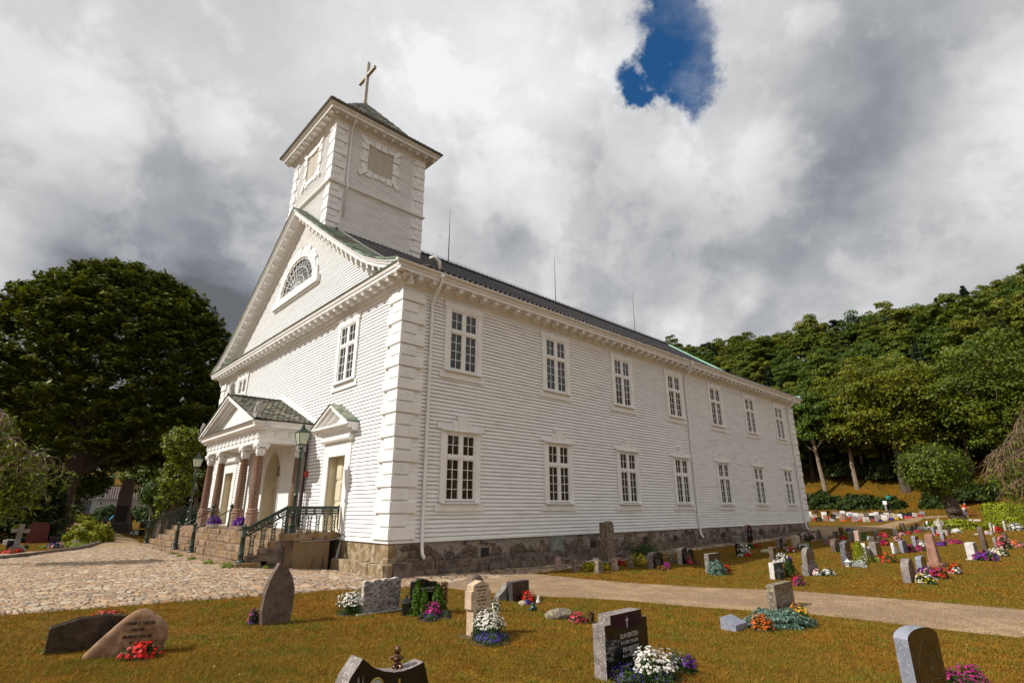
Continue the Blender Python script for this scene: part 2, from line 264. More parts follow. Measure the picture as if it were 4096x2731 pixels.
ST=[["rough dark slab with a chipped slanting top beside the brown boulder stone","slab","dark","dark",-5.632,7.84,0.785,0.196,0.407,"near"],
["tall pointed brown granite headstone shaped like a pointed arch","pointed","brown","brown",-3.811,9.462,0.492,0.122,0.924,"near"],
["wide rough hewn light grey granite block on a low plinth","roughblock","greyrough","pale",-2.359,10.439,0.732,0.107,0.565,"near"],
["black polished headstone with wavy top and white script lettering behind two small cypresses","wavy","black","black",-1.613,10.516,0.496,0.127,0.56,"abusdal"],
["rounded brown boulder stone standing right behind the cross shaped headstone","roundboulder","brown","brown",-0.869,13.786,0.584,0.1,0.517,""],
["small grey stone with a hollow sloping top tucked behind a dark upright slab","hollow","grey","grey",-0.281,13.397,0.25,0.169,0.361,""],
["dark polished upright slab with red geraniums in front by the gravel path","flat","dark","darkgrey",0.126,13.557,0.539,0.2,0.458,""],
["black polished headstone with stepped shoulders reading Olav and Eva Bentsen","bentsen","black","greyspeck",1.231,6.739,0.811,0.169,0.541,"bentsen"],
["dark polished headstone with mossy top beside the blue green juniper at the path","flat","darkgrey","moss",5.866,12.767,1.035,0.174,0.523,"lines"],
["tall broken granite pillar with a jagged top beside the church wall","pillar","rough","rough",3.892,23.18,0.617,0.328,1.615,""],
["dark headstone with arched top beside the chained boulder ring","seg","black","grey",5.288,21.215,0.676,0.231,0.577,"lines"],
["black two lobed headstone with a pale curved edge and a cross","lobed","black","pale",6.799,22.481,0.908,0.194,0.606,"kors"],
["plain dark slab behind the round juniper ball with red begonias","flat","dark","grey",6.892,19.78,0.794,0.162,0.628,""],
["black slab half hidden by a white rose bush close to the church","flat","black","black",9.92,24.912,0.502,0.113,0.553,""],
["low pale grey stone leaning by the church foundation beside the tall arched headstone","gable","grey","grey",12.71,32.113,0.65,0.25,0.472,""],
["tall narrow arched headstone with dark polished inset right at the church wall","tallround","black","grey",13.642,32.715,0.761,0.151,1.009,"kors"],
["dark headstone with rounded shoulder and an engraved cross behind red and white flowers","seg","black","grey",13.49,28.502,0.808,0.209,0.544,"kors"],
["beige rough granite headstone with straight top and a small conifer at its foot","flat","beige","beige",14.203,28.447,0.671,0.187,0.63,"lines"],
["small dark post stone left of the big pink rose bush at the church corner","flat","dark","dark",17.215,33.859,0.361,0.1,0.449,""],
["black headstone with thin cross behind white marguerites in the middle of the lawn","flat","black","brown",10.713,23.269,0.751,0.171,0.506,"kors"],
["white rough sided headstone with dark engraved face and white flowers behind its top","flat","darkgrey","white",8.305,18.145,0.707,0.148,0.48,"lines"],
["tall rounded grey headstone on a stepped block with white chrysanthemums","twotier","darkgrey","grey",9.731,18.825,0.881,0.204,0.838,"lines"],
["slim rounded grey headstone alone at the dark path behind the church","round","darkgrey","grey",19.097,35.267,0.659,0.115,0.61,""],
["small rounded brown headstone with pink flowers at its right foot","round","brown","grey",17.399,31.367,0.577,0.192,0.444,""],
["grey square headstone right of the slim rounded one","flat","dark","grey",20.783,36.365,0.609,0.156,0.416,""],
["brown rounded headstone with a green cushion plant before it","round","brown","brown",15.145,26.587,0.932,0.188,0.581,""],
["narrow black upright with a white flower on its top edge","flat","black","darkgrey",22.788,39.103,0.594,0.139,0.548,""],
["plain low grey headstone furthest back beside the lavender","flat","grey","grey",25.402,42.185,0.651,0.172,0.359,""],
["brown blocky headstone standing before the low grey one","flat","brown","grey",19.816,33.081,0.641,0.169,0.485,""],
["tall split slate headstone with rippled grey side and a white lantern at its foot","slate","black","slate",12.27,21.005,0.712,0.17,0.868,"lines"],
["tall rough pink granite stele with dark narrow inset","tallrough","pinkgrey","pink",18.743,30.736,0.478,0.201,0.727,""],
["white marble headstone with wave shaped top behind the yew and ragwort","wave","pinkgrey","white",14.261,22.973,0.78,0.155,0.584,"lines"],
["large dark grey block headstone behind orange marigolds","flat","dark","greyspeck",14.815,23.254,0.78,0.241,0.631,""],
["brown headstone with straight top directly behind the large dark grey block","flat","brown","brown",19.846,31.168,0.572,0.2,0.379,""],
["chamfered dark grey headstone with red roses on its right","bevel","darkgrey","darkgrey",20.765,32.005,0.78,0.107,0.377,""],
["low rounded headstone with pink blooms along the shadowed path","round","darkgrey","grey",24.295,37.7,0.706,0.161,0.42,""],
["pale rough stone with slanted top behind pale pink carnations","gable","pale","pale",26.727,39.43,0.648,0.161,0.521,""],
["brown upright stone topped by a second narrower block","flat","brown","brown",28.214,40.748,0.49,0.224,0.759,""],
["light pink stone with steeply slanting top","wedge","pinkgrey","pale",30.698,43.668,0.78,0.143,0.484,""],
["small dark grey square headstone beside the light pink slanted one","flat","dark","darkgrey",32.073,45.096,0.716,0.142,0.468,""],
["plain brown square headstone near the curve of the far path","flat","brown","brown",33.177,46.119,0.78,0.144,0.575,""],
["rough narrow brown stone beside a white rounded one","flat","brown","rough",34.237,46.723,0.684,0.11,0.581,""],
["white rounded stone with a red brown face by the far path","round","brown","white",39.552,53.518,0.78,0.143,0.573,""],
["grey chamfered headstone touching the white rounded one","bevel","darkgrey","darkgrey",39.866,53.466,0.78,0.137,0.519,""],
["pale blue grey narrow headstone with a white top edge","flat","grey","bluegrey",29.232,39.111,0.645,0.112,0.515,""],
["dark polished headstone with a curved leaning outline beside magenta petunias","lean","black","bluegrey",23.73,31.169,0.78,0.146,0.59,""],
["blue black headstone with clipped corner behind white daisies","bevel","black","bluegrey",20.522,28.873,0.78,0.155,0.541,""],
["white wing shaped marble sculpture headstone","wing","white","white",16.999,25.303,0.78,0.1,0.485,""],
["small dark slate headstone with chamfered top behind big pink hydrangeas","bevel","slate","bluegrey",17.553,25.551,0.734,0.139,0.53,""],
["tall tapering red granite obelisk stone stained white on a square base","stele","brown","redgranite",14.908,20.216,0.78,0.274,1.123,""],
["speckled brown headstone with rounded top in front of the grey chamfered one","round","brown","greyspeck",11.648,16.969,0.726,0.195,0.645,""],
["smooth grey headstone with clipped top corners behind the speckled brown one","bevel","dark","bluegrey",13.395,18.823,0.78,0.155,0.514,""],
["white rough sided block with grey front beside purple asters","flat","grey","white",18.143,22.506,0.759,0.267,0.636,""],
["very tall black twisted headstone with brown rough edge","lean","black","brown",20.738,24.977,0.78,0.166,1.128,""],
["narrow dark grey stone behind the flowering rose bush","round","darkgrey","grey",23.805,27.956,0.78,0.11,0.505,""],
["brown headstone with slanting right edge behind the rose bush","wedge","brown","brown",26.928,30.921,0.78,0.151,0.548,""],
["dark upright stone left of white begonias by the leafy ground hedge","flat","dark","darkgrey",33.547,43.302,0.78,0.1,0.551,""],
["rough pale cylindrical stone at the foot of the clipped hedge","tallrough","pale","pale",35.554,41.854,0.78,0.104,0.737,""],
["red brown slab with a white edge below the clipped hedge","flat","redgranite","white",36.55,42.702,0.78,0.1,0.525,""],
["pale pointed obelisk at the foot of the clipped hedge","obelisk","bluegrey","pale",39.628,45.31,0.78,0.121,0.773,""],
["rough grey stump stone right of the pale obelisk","flat","rough","rough",41.603,47.152,0.78,0.1,0.524,""],
["red granite slab with clipped corners and vertical grooves","coffin","redstone","redstone",-26.515,31.514,0.895,0.16,1.11,""],
["wide low red granite slab behind the granite cross","flat","redstone","redstone",-28.803,32.082,0.945,0.16,0.568,""],
["black tilted slab with pink flowers at its foot near the kerb","flat","black","black",-23.402,28.965,0.457,0.16,0.48,""],
["white rounded headstone behind the granite cross","seg","white","white",-26.456,29.767,0.464,0.16,0.31,""],
["slim black post stone leaning before the white rounded headstone","flat","black","black",-22.963,25.944,0.25,0.16,0.445,""],
["small white house shaped stone at the foot of the yellow green bush","gable","pale","pale",-23.046,29.91,0.296,0.16,0.273,""],
["small round topped grey stone behind the black tilted slab","round","grey","grey",-31.826,39.701,0.415,0.16,0.398,""],
["small flat grey stone at the foot of the beech trunk","flat","grey","grey",-34.291,41.944,0.25,0.16,0.401,""],
["low flat dark stone right of the small round topped one","flat","dark","dark",-35.898,45.244,0.25,0.16,0.216,""],
["pale grey wide headstone left of the small pollard trunk","flat","pale","pale",-39.618,50.894,0.541,0.16,0.392,""],
["black pointed round headstone in the shade of the beech","round","black","black",-46.722,61.753,0.275,0.16,0.683,""],
["large black square headstone in the shade behind the yellow green bush","flat","black","black",-46.632,62.911,0.737,0.16,0.74,""],
["tall black gabled headstone left of the person in the blue jacket","gable","black","black",-46.631,64.197,0.404,0.16,1.039,""],
["wide dark headstone in front of the person in the blue jacket","flat","dark","dark",-37.388,51.397,0.696,0.16,0.531,""],
["dark headstone right of the tall leaning memorial stone","flat","dark","dark",-39.055,57.179,0.497,0.16,0.811,""],
["small dark headstone on the sunny strip below the house shrubs","flat","dark","dark",-49.054,72.219,0.469,0.16,0.586,""],
["low black headstone with white flowers on top below the shrubs","round","black","black",-46.927,70.542,0.827,0.16,0.624,""],
["dark arched headstone beside the left stair railing","round","dark","dark",-38.841,58.985,0.514,0.16,0.71,""],
["black slab with white flowers on its left by the staircase wall","flat","black","black",-30.936,47.024,0.337,0.16,0.523,""],
["tall brown headstone behind the left stair railing","gable","brown","brown",-36.537,56.445,0.544,0.16,1.089,""]]
FL=[["red begonias at the foot of the brown boulder stone",["red"],"flower",-4.58,7.4,0.239,0.197],
["pink and red roses growing behind the chipped dark slab",["pink","orange"],"flower",-6.438,9.35,0.302,0.248],
["purple flowers in a shallow bowl left of the pointed brown headstone",["purple","pink"],"flower",-4.123,9.4,0.098,0.266],
["white marguerites left of the rough grey granite block",["white"],"flower",-2.83,10.2,0.241,0.424],
["magenta geraniums between the small cypresses",["magenta"],"flower",-1.352,9.95,0.169,0.263],
["violet lobelia low before the black script headstone",["violet","purple"],"flower",-1.379,9.7,0.202,0.092],
["violet lobelia patch right of the magenta geraniums",["violet"],"flower",-1.12,9.9,0.112,0.084],
["withered brown sunflowers beside the right cypress",["brownf"],"dead",-1.252,10.65,0.101,0.543],
["large round bush of white marguerites before the cross shaped headstone",["white"],"flower",-0.344,8.4,0.289,0.409],
["violet lobelia ring around the white marguerite bush by the cross shaped headstone",["violet"],"flower",-0.305,8.15,0.322,0.151],
["small white daisies behind the cross shaped headstone",["white","cream"],"flower",-0.339,11.35,0.114,0.238],
["bright red geraniums at the dark upright slab by the path",["red"],"flower",0.347,13.35,0.191,0.303],
["violet pansies under the bright red geraniums",["violet"],"flower",0.308,12.95,0.087,0.098],
["heather and green cushion right of the flat lichen rock",["pink"],"flower",1.133,10.4,0.192,0.192],
["dry brown shrub at the end of the heather bed",["brownf"],"dead",1.379,10.45,0.079,0.211],
["big white marguerite bush at the foot of the stepped black headstone",["white"],"flower",1.509,6.5,0.348,0.334],
["violet lobelia in front of the stepped black headstone",["violet","purple"],"flower",1.2,6.25,0.223,0.217],
["violet lobelia at the right end of the stepped black headstone bed",["violet"],"flower",1.848,6.8,0.086,0.214],
["pale violet straggly flowers right of the big white marguerite bush",["purple"],"flower",1.947,6.7,0.07,0.197],
["violet lobelia in the middle under the big white marguerite bush",["violet","purple"],"flower",1.551,6.3,0.146,0.146],
["orange marigolds in front of the blue green juniper",["orange"],"flower",4.405,10.45,0.187,0.285],
["pink pansies right of the orange marigolds",["lightpink","magenta"],"flower",4.625,10.6,0.111,0.134],
["yellow and red begonia bush right of the juniper headstone",["yellow","orange"],"flower",5.508,11.3,0.214,0.332],
["magenta asters before the big arched polished headstone at the right",["magenta"],"flower",4.989,7.0,0.316,0.198],
["magenta asters at the lower right edge away from the arched headstone",["magenta"],"flower",5.486,7.3,0.179,0.233],
["yellow and green hosta bed inside the chained boulder ring",["yellow"],"leafy",2.721,20.35,0.291,0.376],
["yellow hosta leaves right of the pillar inside the ring",["yellow"],"leafy",3.361,20.95,0.211,0.246],
["yellow hosta leaves at the right end inside the ring",["yellow"],"leafy",4.862,22.1,0.408,0.483],
["red flowers inside the ring right of the pillar",["red"],"flower",4.194,22.2,0.186,0.261],
["tall wispy shrub behind the ring beside the arched dark headstone",[],"bush",5.629,24.5,0.782,0.782],
["purple asters before the arched dark headstone at the ring",["magenta","purple"],"flower",5.64,20.9,0.176,0.263],
["rust coloured cushion left of the purple asters",["brownf"],"flower",5.356,20.65,0.208,0.173],
["pink begonias before the black two lobed headstone",["pink"],"flower",6.861,22.15,0.167,0.298],
["dry brown tuft right of the pink begonias",["brownf"],"dead",7.106,22.05,0.148,0.185],
["red begonias right of the round juniper ball",["red"],"flower",7.191,19.4,0.177,0.314],
["white rose bush before the black slab close to the church",["white"],"flower",9.995,24.7,0.29,0.599],
["red flowers under the white rose bush",["red"],"flower",10.092,24.55,0.18,0.18],
["red begonias right of the tall arched headstone at the church wall",["red"],"flower",12.533,29.1,0.235,0.214],
["grassy green plant before the tall arched headstone",[],"bush",12.022,28.75,0.254,0.275],
["pink and red begonia row right of the cross engraved headstone",["red","white"],"flower",13.116,26.95,0.317,0.238],
["orange flowers behind the black headstone with thin cross",["orange"],"flower",13.052,28.5,0.209,0.168],
["small conifer and white bloom at the beige rough headstone",["white"],"flower",14.389,28.1,0.33,0.289],
["large pink and white rose bush at the church corner",["lightpink","white"],"flower",17.551,33.6,0.444,0.593],
["white marguerites before the black headstone with thin cross",["white"],"flower",10.426,22.15,0.228,0.391],
["lilac asters right of the white marguerites in the mid lawn",["purple"],"flower",10.685,22.15,0.114,0.228],
["white flowers behind the top of the white rough sided headstone",["white"],"flower",10.186,21.95,0.226,0.194],
["dark red roses right of the green conifer in the mid lawn",["magenta","red"],"flower",8.162,16.55,0.195,0.316],
["white chrysanthemums at the stepped rounded headstone",["white","lightpink"],"flower",9.788,18.45,0.203,0.231],
["silver and white flowers right of the white chrysanthemums",["white"],"flower",10.127,18.5,0.177,0.231],
["pink flowers at the small rounded brown headstone",["lightpink"],"flower",17.392,31.1,0.174,0.297],
["green cushion plant before the brown rounded headstone",[],"bush",15.151,26.4,0.213,0.291],
["golden green ball shrub by the narrow black upright",[],"goldbush",21.739,36.9,0.19,0.434],
["red flowers below the golden green ball shrub",["red"],"flower",20.398,34.95,0.18,0.257],
["lavender clump beside the low grey headstone furthest back",["purple"],"flower",26.427,44.35,0.228,0.293],
["silver ragwort mat beside the white lantern",["silver"],"silver",12.364,20.55,0.332,0.227],
["white begonias above the silver ragwort",["white"],"flower",13.333,21.85,0.193,0.225],
["dark green conifer behind the pink granite stele",[],"bush",20.714,33.45,0.27,0.59],
["green trailing plant right of the dark conifer by the path",["white"],"flower",20.955,33.45,0.246,0.295],
["pink and red flowers at the low rounded headstone by the shadowed path",["pink","red"],"flower",23.665,36.1,0.343,0.343],
["red roses right of the chamfered dark grey headstone",["red","magenta"],"flower",19.421,29.55,0.259,0.367],
["orange marigolds before the large dark grey block",["orange","red"],"flower",14.187,21.65,0.348,0.364],
["variegated pale green plant before the large dark grey block",[],"pale",14.035,21.95,0.257,0.225],
["pale pink carnations before the pale slanted rough stone",["lightpink"],"flower",26.71,38.8,0.284,0.181],
["red flowers between the far small headstones",["red"],"flower",28.173,40.25,0.206,0.206],
["white and yellow flowers below the light pink slanting stone",["white","yellow"],"flower",30.462,43.35,0.348,0.317],
["brown pink heather before the small dark square headstone",["pink"],"flower",30.26,42.1,0.246,0.215],
["white and pink flowers before the white rounded stone",["white","lightpink"],"flower",34.401,46.4,0.339,0.305],
["red flowers left of the pale angel shaped stone",["red"],"flower",29.314,38.85,0.199,0.227],
["dark red flowers right of the pale angel shaped stone",["red"],"flower",30.759,39.95,0.175,0.163],
["magenta petunia row at the leaning dark headstone",["magenta","pink"],"flower",23.752,30.6,0.447,0.246],
["dark foliage with small purple blooms left of the magenta petunia row",["purple"],"flower",22.02,29.2,0.235,0.213],
["white daisies before the blue black headstone",["white"],"flower",20.403,28.25,0.248,0.392],
["blue violet lobelia patch at the foot of the white daisies",["violet"],"flower",19.488,26.85,0.137,0.118],
["big pink hydrangeas right of the small slate headstone",["magenta","pink"],"flower",18.074,25.9,0.265,0.36],
["pink hydrangea ball next to the tall red obelisk",["magenta","pink"],"flower",18.842,26.35,0.212,0.27],
["thin climbing rose left of the big pink hydrangeas",["lightpink"],"flower",21.829,32.1,0.258,0.352],
["light pink and lilac flower carpet at the smooth grey headstone",["lightpink","purple"],"flower",13.27,18.45,0.27,0.243],
["red and pink begonias in front of the red obelisk base",["red","magenta"],"flower",12.96,17.5,0.281,0.396],
["white and yellow flowers right of the speckled brown headstone",["white","yellow"],"flower",11.784,16.5,0.289,0.313],
["white and red daisies far right of the red obelisk base",["white","red"],"flower",14.091,18.35,0.228,0.228],
["orange flowers behind the white and red daisies",["orange","red"],"flower",14.877,19.3,0.183,0.226],
["purple asters before the white rough sided block",["purple","magenta"],"flower",18.164,21.95,0.449,0.385],
["cream chrysanthemums behind the purple asters",["cream","white"],"flower",20.257,23.75,0.382,0.347],
["tall pink rose bush right of the narrow dark grey stone",["lightpink","pink"],"flower",23.269,26.9,0.295,0.649],
["pink and white rose bed at the right edge of the lawn",["lightpink","orange"],"flower",24.912,28.05,0.41,0.307],
["white begonias right of the dark upright by the ground hedge",["white"],"flower",33.341,42.4,0.372,0.279],
["pink and white flowers at the tip of the leafy ground hedge",["lightpink","white"],"flower",39.836,48.85,0.357,0.393],
["white and pink flowers with small angel left of the twisted headstone",["white","lightpink"],"flower",32.799,39.0,0.313,0.285],
["red flowers before the red brown slab",["red"],"flower",35.778,41.5,0.273,0.546],
["white hydrangea bush at the foot of the clipped hedge",["white"],"flower",40.168,44.9,0.492,0.722],
["red flower carpet on the boulder of the granite cross",["red"],"flower",-20.909,23.8,0.422,0.236],
["pale pink flowers at the foot of the black tilted slab",["lightpink","violet"],"flower",-22.019,27.4,0.33,0.291],
["pink flowers right of the black tilted slab",["lightpink"],"flower",-24.503,31.15,0.155,0.155],
["magenta flowers by the red grooved slab",["magenta"],"flower",-28.406,34.55,0.098,0.147],
["violet flowers behind the black tilted slab",["purple"],"flower",-26.757,33.7,0.191,0.134],
["green perennials between the red slab and the black tilted slab",[],"pale",-22.279,26.95,0.21,0.153],
["green weeds at the kerb beside the yellow green bush",[],"pale",-21.191,27.6,0.548,0.274],
["dark green perennials behind the granite cross boulder",[],"bush",-22.944,26.7,0.189,0.227],
["white flower bed left of the black slab by the staircase wall",["white"],"flower",-31.958,47.75,0.406,0.406],
["red and pink flowers before the pale wide headstone",["red"],"flower",-39.808,51.2,0.363,0.181],
["white flowers on the low black headstone below the shrubs",["white"],"flower",-49.258,74.0,0.315,0.262]]
ROW=[["grey","round",40.99,77.4,0.4,0.16,0.634],
["pinkgrey","flat",44.304,82.0,0.605,0.16,0.766],
["black","flat",40.345,73.8,0.734,0.16,0.553],
["redgranite","round",43.068,77.0,0.526,0.16,0.822],
["black","flat",46.388,81.0,0.61,0.16,0.685],
["redgranite","round",43.436,73.8,0.659,0.16,0.767],
["brown","round",47.266,79.8,0.735,0.16,0.741],
["bluegrey","round",48.569,80.4,0.653,0.16,0.655],
["grey","round",43.837,71.8,0.663,0.16,0.746],
["pinkgrey","round",47.901,77.2,0.653,0.16,0.715],
["pale","flat",44.659,70.8,0.738,0.16,0.61],
["black","flat",49.5,77.2,0.778,0.16,0.58],
["grey","seg",47.741,73.2,0.753,0.16,0.84],
["white","flat",50.166,75.6,0.719,0.16,0.723],
["pinkgrey","flat",51.083,75.8,0.588,0.16,0.733],
["beige","wedge",51.984,76.2,0.749,0.16,0.761],
["white","seg",52.714,76.2,0.606,0.16,0.605],
["black","wedge",53.394,76.2,0.55,0.16,0.658],
["black","flat",53.814,75.8,0.576,0.16,0.679],
["pale","wedge",54.895,76.4,0.599,0.16,0.515],
["redgranite","seg",55.461,76.4,0.4,0.16,0.459],
["bluegrey","flat",56.137,76.6,0.564,0.16,0.543],
["white","flat",45.693,86.0,0.614,0.16,0.67],
["pale","flat",44.95,84.0,0.61,0.16,0.531],
["dark","flat",46.933,86.2,0.597,0.16,0.665],
["white","flat",47.142,84.6,0.748,0.16,0.604],
["black","seg",48.081,85.0,0.464,0.16,0.635],
["grey","wedge",48.26,83.4,0.877,0.16,0.633],
["white","seg",49.394,83.6,0.711,0.16,0.635],
["pinkgrey","flat",48.35,82.2,0.515,0.16,0.542],
["white","seg",49.546,82.2,0.851,0.16,0.554],
["white","flat",49.816,81.2,0.691,0.16,0.519],
["pale","seg",50.113,80.4,0.68,0.16,0.503],
["brown","flat",50.888,80.4,0.641,0.16,0.528],
["white","flat",51.294,79.6,0.928,0.16,0.501],
["white","flat",52.041,80.0,0.631,0.16,0.554],
["dark","flat",52.376,79.4,0.623,0.16,0.54],
["pinkgrey","seg",51.821,78.2,0.689,0.16,0.498],
["white","flat",52.583,78.6,0.668,0.16,0.508],
["darkgrey","flat",53.675,79.4,0.583,0.16,0.625],
["dark","round",54.021,77.8,0.619,0.16,0.64],
["dark","flat",54.867,77.2,0.427,0.16,0.514]]
NF=22
RF=[["red",43.243,80.2,0.398,0.442],
["cream",40.755,74.6,0.37,0.356],
["pink",43.552,77.8,0.386,0.314],
["white",42.593,75.0,0.372,0.441],
["red",46.794,82.6,0.41,0.273],
["orange",43.295,73.4,0.364,0.243],
["red",48.469,80.4,0.399,0.266],
["lightpink",43.553,71.6,0.355,0.368],
["red",47.701,76.8,0.381,0.254],
["cream",44.138,70.0,0.347,0.257],
["pink",47.87,74.6,0.37,0.356],
["purple",46.495,71.2,0.353,0.392],
["cream",49.15,74.2,0.368,0.3],
["violet",50.915,75.6,0.375,0.444],
["yellow",51.764,75.8,0.376,0.334],
["pink",53.404,76.2,0.378,0.196],
["pink",53.78,75.8,0.376,0.167],
["red",55.411,76.2,0.378,0.168],
["white",45.863,82.8,0.411,0.304],
["white",47.49,81.8,0.406,0.18]]
PL={"cob_lo":[[-2.16,16.25],[-2.88,14.85],[-3.6,13.7],[-4.4,12.8],[-5.31,12.25],[-6.29,11.75],[-7.34,11.1],[-8.12,10.6],[-8.79,10.1]],"kerb":[[-18.72,20.9],[-18.92,22.4],[-19.91,26.35],[-18.23,28.0]],"path_hi":[[-2.18,17.35],[-0.78,18.05],[0.54,19.45],[1.96,18.15],[3.31,17.05],[5.26,16.1],[7.6,15.4],[9.53,13.95],[11.0,12.65]],"path_lo":[[-2.13,16.05],[-0.97,15.0],[0.41,14.35],[1.5,14.05],[2.62,13.65],[3.53,13.1],[4.74,12.55],[6.11,12.05],[7.32,10.85],[8.48,9.9]],"far_hi":[[26.21,56.2],[29.69,56.4],[34.31,57.2],[38.03,58.2],[51.19,74.6],[54.68,75.8],[58.3,74.8]],"far_lo":[[16.07,34.7],[18.59,35.55],[24.49,41.0],[30.43,46.95],[35.27,52.1],[41.54,60.0],[54.13,74.0],[57.31,73.6]],"lpath_hi":[[-19.91,26.35],[-22.21,30.55],[-24.68,34.3],[-32.74,44.8],[-41.16,53.85],[-49.34,61.0]],"lpath_lo":[[-18.17,28.0],[-21.48,32.7],[-24.15,36.35],[-28.24,41.75],[-41.45,57.95],[-50.47,63.6]]}
PT={"bird":[0.574,13.15,0.119],"drop":[0.395,11.7,0.212],"beige_rock":[0.212,12.85,0.152],"flatrock":[0.856,10.65,0.246],"boulder":[-4.842,7.55,0.42],"lantern_black":[-1.842,10.15,0.42],"cyp1":[-1.652,10.1,0.42],"cyp2":[-1.562,10.05,0.42],"cyp3":[-1.338,10.45,0.404],"kris":[-0.576,8.45,0.42],"plaque":[3.939,10.45,0.114],"juniper":[4.679,10.8,0.107],"candle":[1.309,6.75,0.42],"ball":[6.785,19.25,0.065],"conifer":[8.821,18.35,0.082],"wlantern":[12.043,20.6,0.155],"dlantern":[8.23,17.75,0.066],"wrock":[8.194,16.55,0.05],"brock":[11.641,26.15,0.21],"yew":[13.325,21.95,0.189],"wrock2":[33.025,45.4,0.403],"rock3":[31.633,38.4,0.383],"angelst":[29.491,38.85,0.379],"person":[60.809,75.2,1.537],"laurel":[38.01,48.25,0.421],"pollard":[54.461,68.8,0.542],"hedge0":[47.896,58.7,0.48],"hedge1":[43.146,47.55,0.432],"cross":[-21.177,24.2,0.42],"beech":[-34.175,42.0,0.42],"bauta":[-34.835,49.85,0.261],"bush":[-23.569,31.45,0.42],"spoll":[-41.995,53.15,0.628],"lime":[-41.979,69.0,0.544],"lime2":[-54.786,85.2,1.367],"wlant":[-2.781,10.5,0.42],"edge":[12.381,14.15,0.077],"hous0":[-58.878,78.4,1.322],"hous1":[-54.898,82.0,1.272],"hous2":[-58.74,72.4,1.403],"pman":[-40.68,56.75,0.378],"can":[55.224,81.4,1.558],"sign":[55.093,82.2,1.618],"plates":[56.159,69.6,0.585],"swoosh_top_left":[-1.022,3.852,-7.407,-12.082,1.25],"swoosh_top_right":[-0.632,4.032,-7.0,-12.217,1.17],"swoosh_low":[-0.9,4.178,-7.095,-11.927,1.1],"angel":[-0.788,4.122,-7.052,-12.045,1.12],"arch_topleft":[3.247,4.897,-3.576,-14.236,1.12],"arch_topright":[3.46,4.88,-3.432,-14.394,1.2]}
BO=[[1.614,20.49,0.25,0.286,0.443],[2.198,20.107,0.295,0.291,0.4],[2.932,19.642,0.25,0.292,0.422],[3.691,20.742,0.354,0.196,0.38],[4.428,21.529,0.299,0.21,0.34],[2.461,23.189,0.262,0.135,0.29],[3.197,22.497,0.25,0.169,0.257],[4.792,24.807,0.28,0.17,0.253],[6.366,22.857,0.317,0.133,0.307],[5.222,22.122,0.25,0.1,0.302]]
# ================================================================ CHURCH (local: x along the side wall, y along the front, z up)
random.seed(4)
L,W,UC=35.73,21.29,10.64
ZB,ZT=1.15,9.86
church=empty('church',(CX,CY,0),TH,'long white wooden church with a square front tower, columned porch and dark tiled roof','church')
RAKE=[(-.70,10.44),(.2,10.72),(.95,11.03),(1.9,11.5),(2.86,12.08),(4.71,13.32),(7.17,15.03),(10.64,17.50)]
def rake(u):
    u=u if u<=UC else W-u
    return float(np.interp(u,[p[0] for p in RAKE],[p[1] for p in RAKE]))
def siding(L0,L1,z0,z1,openings,exp=.139,clip=None,name='siding',seed=0,lip=.046):
    """boards in a wall-local frame: s along the wall, out = -y, z up. clip(z)->(smin,smax)"""
    rnd=random.Random(seed); mb=MB(); n=int(round((z1-z0)/exp)); e=(z1-z0)/n
    for k in range(n):
        a=z0+k*e; b=a+e; zm=(a+b)/2
        lo,hi=(L0,L1) if clip is None else clip(a+.02)
        if hi-lo<.05: continue
        iv=[(lo,hi)]
        for (s0,s1,o0,o1) in openings:
            if o0<zm<o1:
                nv=[]
                for p,q in iv:
                    if s1<=p or s0>=q: nv.append((p,q)); continue
                    if s0>p: nv.append((p,s0))
                    if s1<q: nv.append((s1,q))
                iv=nv
        for p,q in iv:
            # split into real boards with hair joints and slight warp
            cuts=[p]; x=p+rnd.uniform(1.5,5)
            while x<q-1: cuts.append(x); x+=rnd.uniform(4,7)
            cuts.append(q)
            for c0,c1 in zip(cuts[:-1],cuts[1:]):
                o0=lip+rnd.uniform(-.0025,.0025); o1=lip+rnd.uniform(-.0025,.0025); dz=rnd.uniform(-.0015,.0015)
                c1_=c1-(.0015 if c1<q else 0); t_=b-.023
                vs=[(c0,-o0,a+dz),(c1_,-o1,a+dz),(c0,-o0,a+dz+.018),(c1_,-o1,a+dz+.018),(c0,-.020,t_),(c1_,-.020,t_),(c0,.0,t_+.002),(c1_,.0,t_+.002),(c0,.0,b+.004),(c1_,.0,b+.004),(c0,-o0+.012,a+dz),(c1_,-o1+.012,a+dz),(c0,-.022,a+dz+.008),(c1_,-.022,a+dz+.008),(c0,.0,a+dz+.004),(c1_,.0,a+dz+.004)]
                mb.add(vs,[(0,1,3,2),(2,3,5,4),(4,5,7,6),(6,7,9,8),(10,11,1,0),(12,13,11,10),(14,15,13,12)],0)
    # sheathing behind
    return mb
SW=[2.093,7.3465,12.3732,17.3936,22.3162,27.2903,32.3274]; GW=1.2025
sideop=[]
for s_ in SW:
    sideop+= [(s_-.12,s_+GW+.12,2.35,4.80),(s_-.12,s_+GW+.12,7.03,9.5)]
sm=siding(0.0,L,ZB,ZT,sideop,seed=1); sm.box(0,L,.0,.12,ZB,ZT)
sm.build('side_wall',white,church)
fop=[(3.33,4.78,6.97,9.45),(W-4.78,W-3.33,6.97,9.45),(3.2,4.96,1.3,4.5),(W-4.96,W-3.2,1.3,4.5),(7.2,W-7.2,1.3,5.2)]
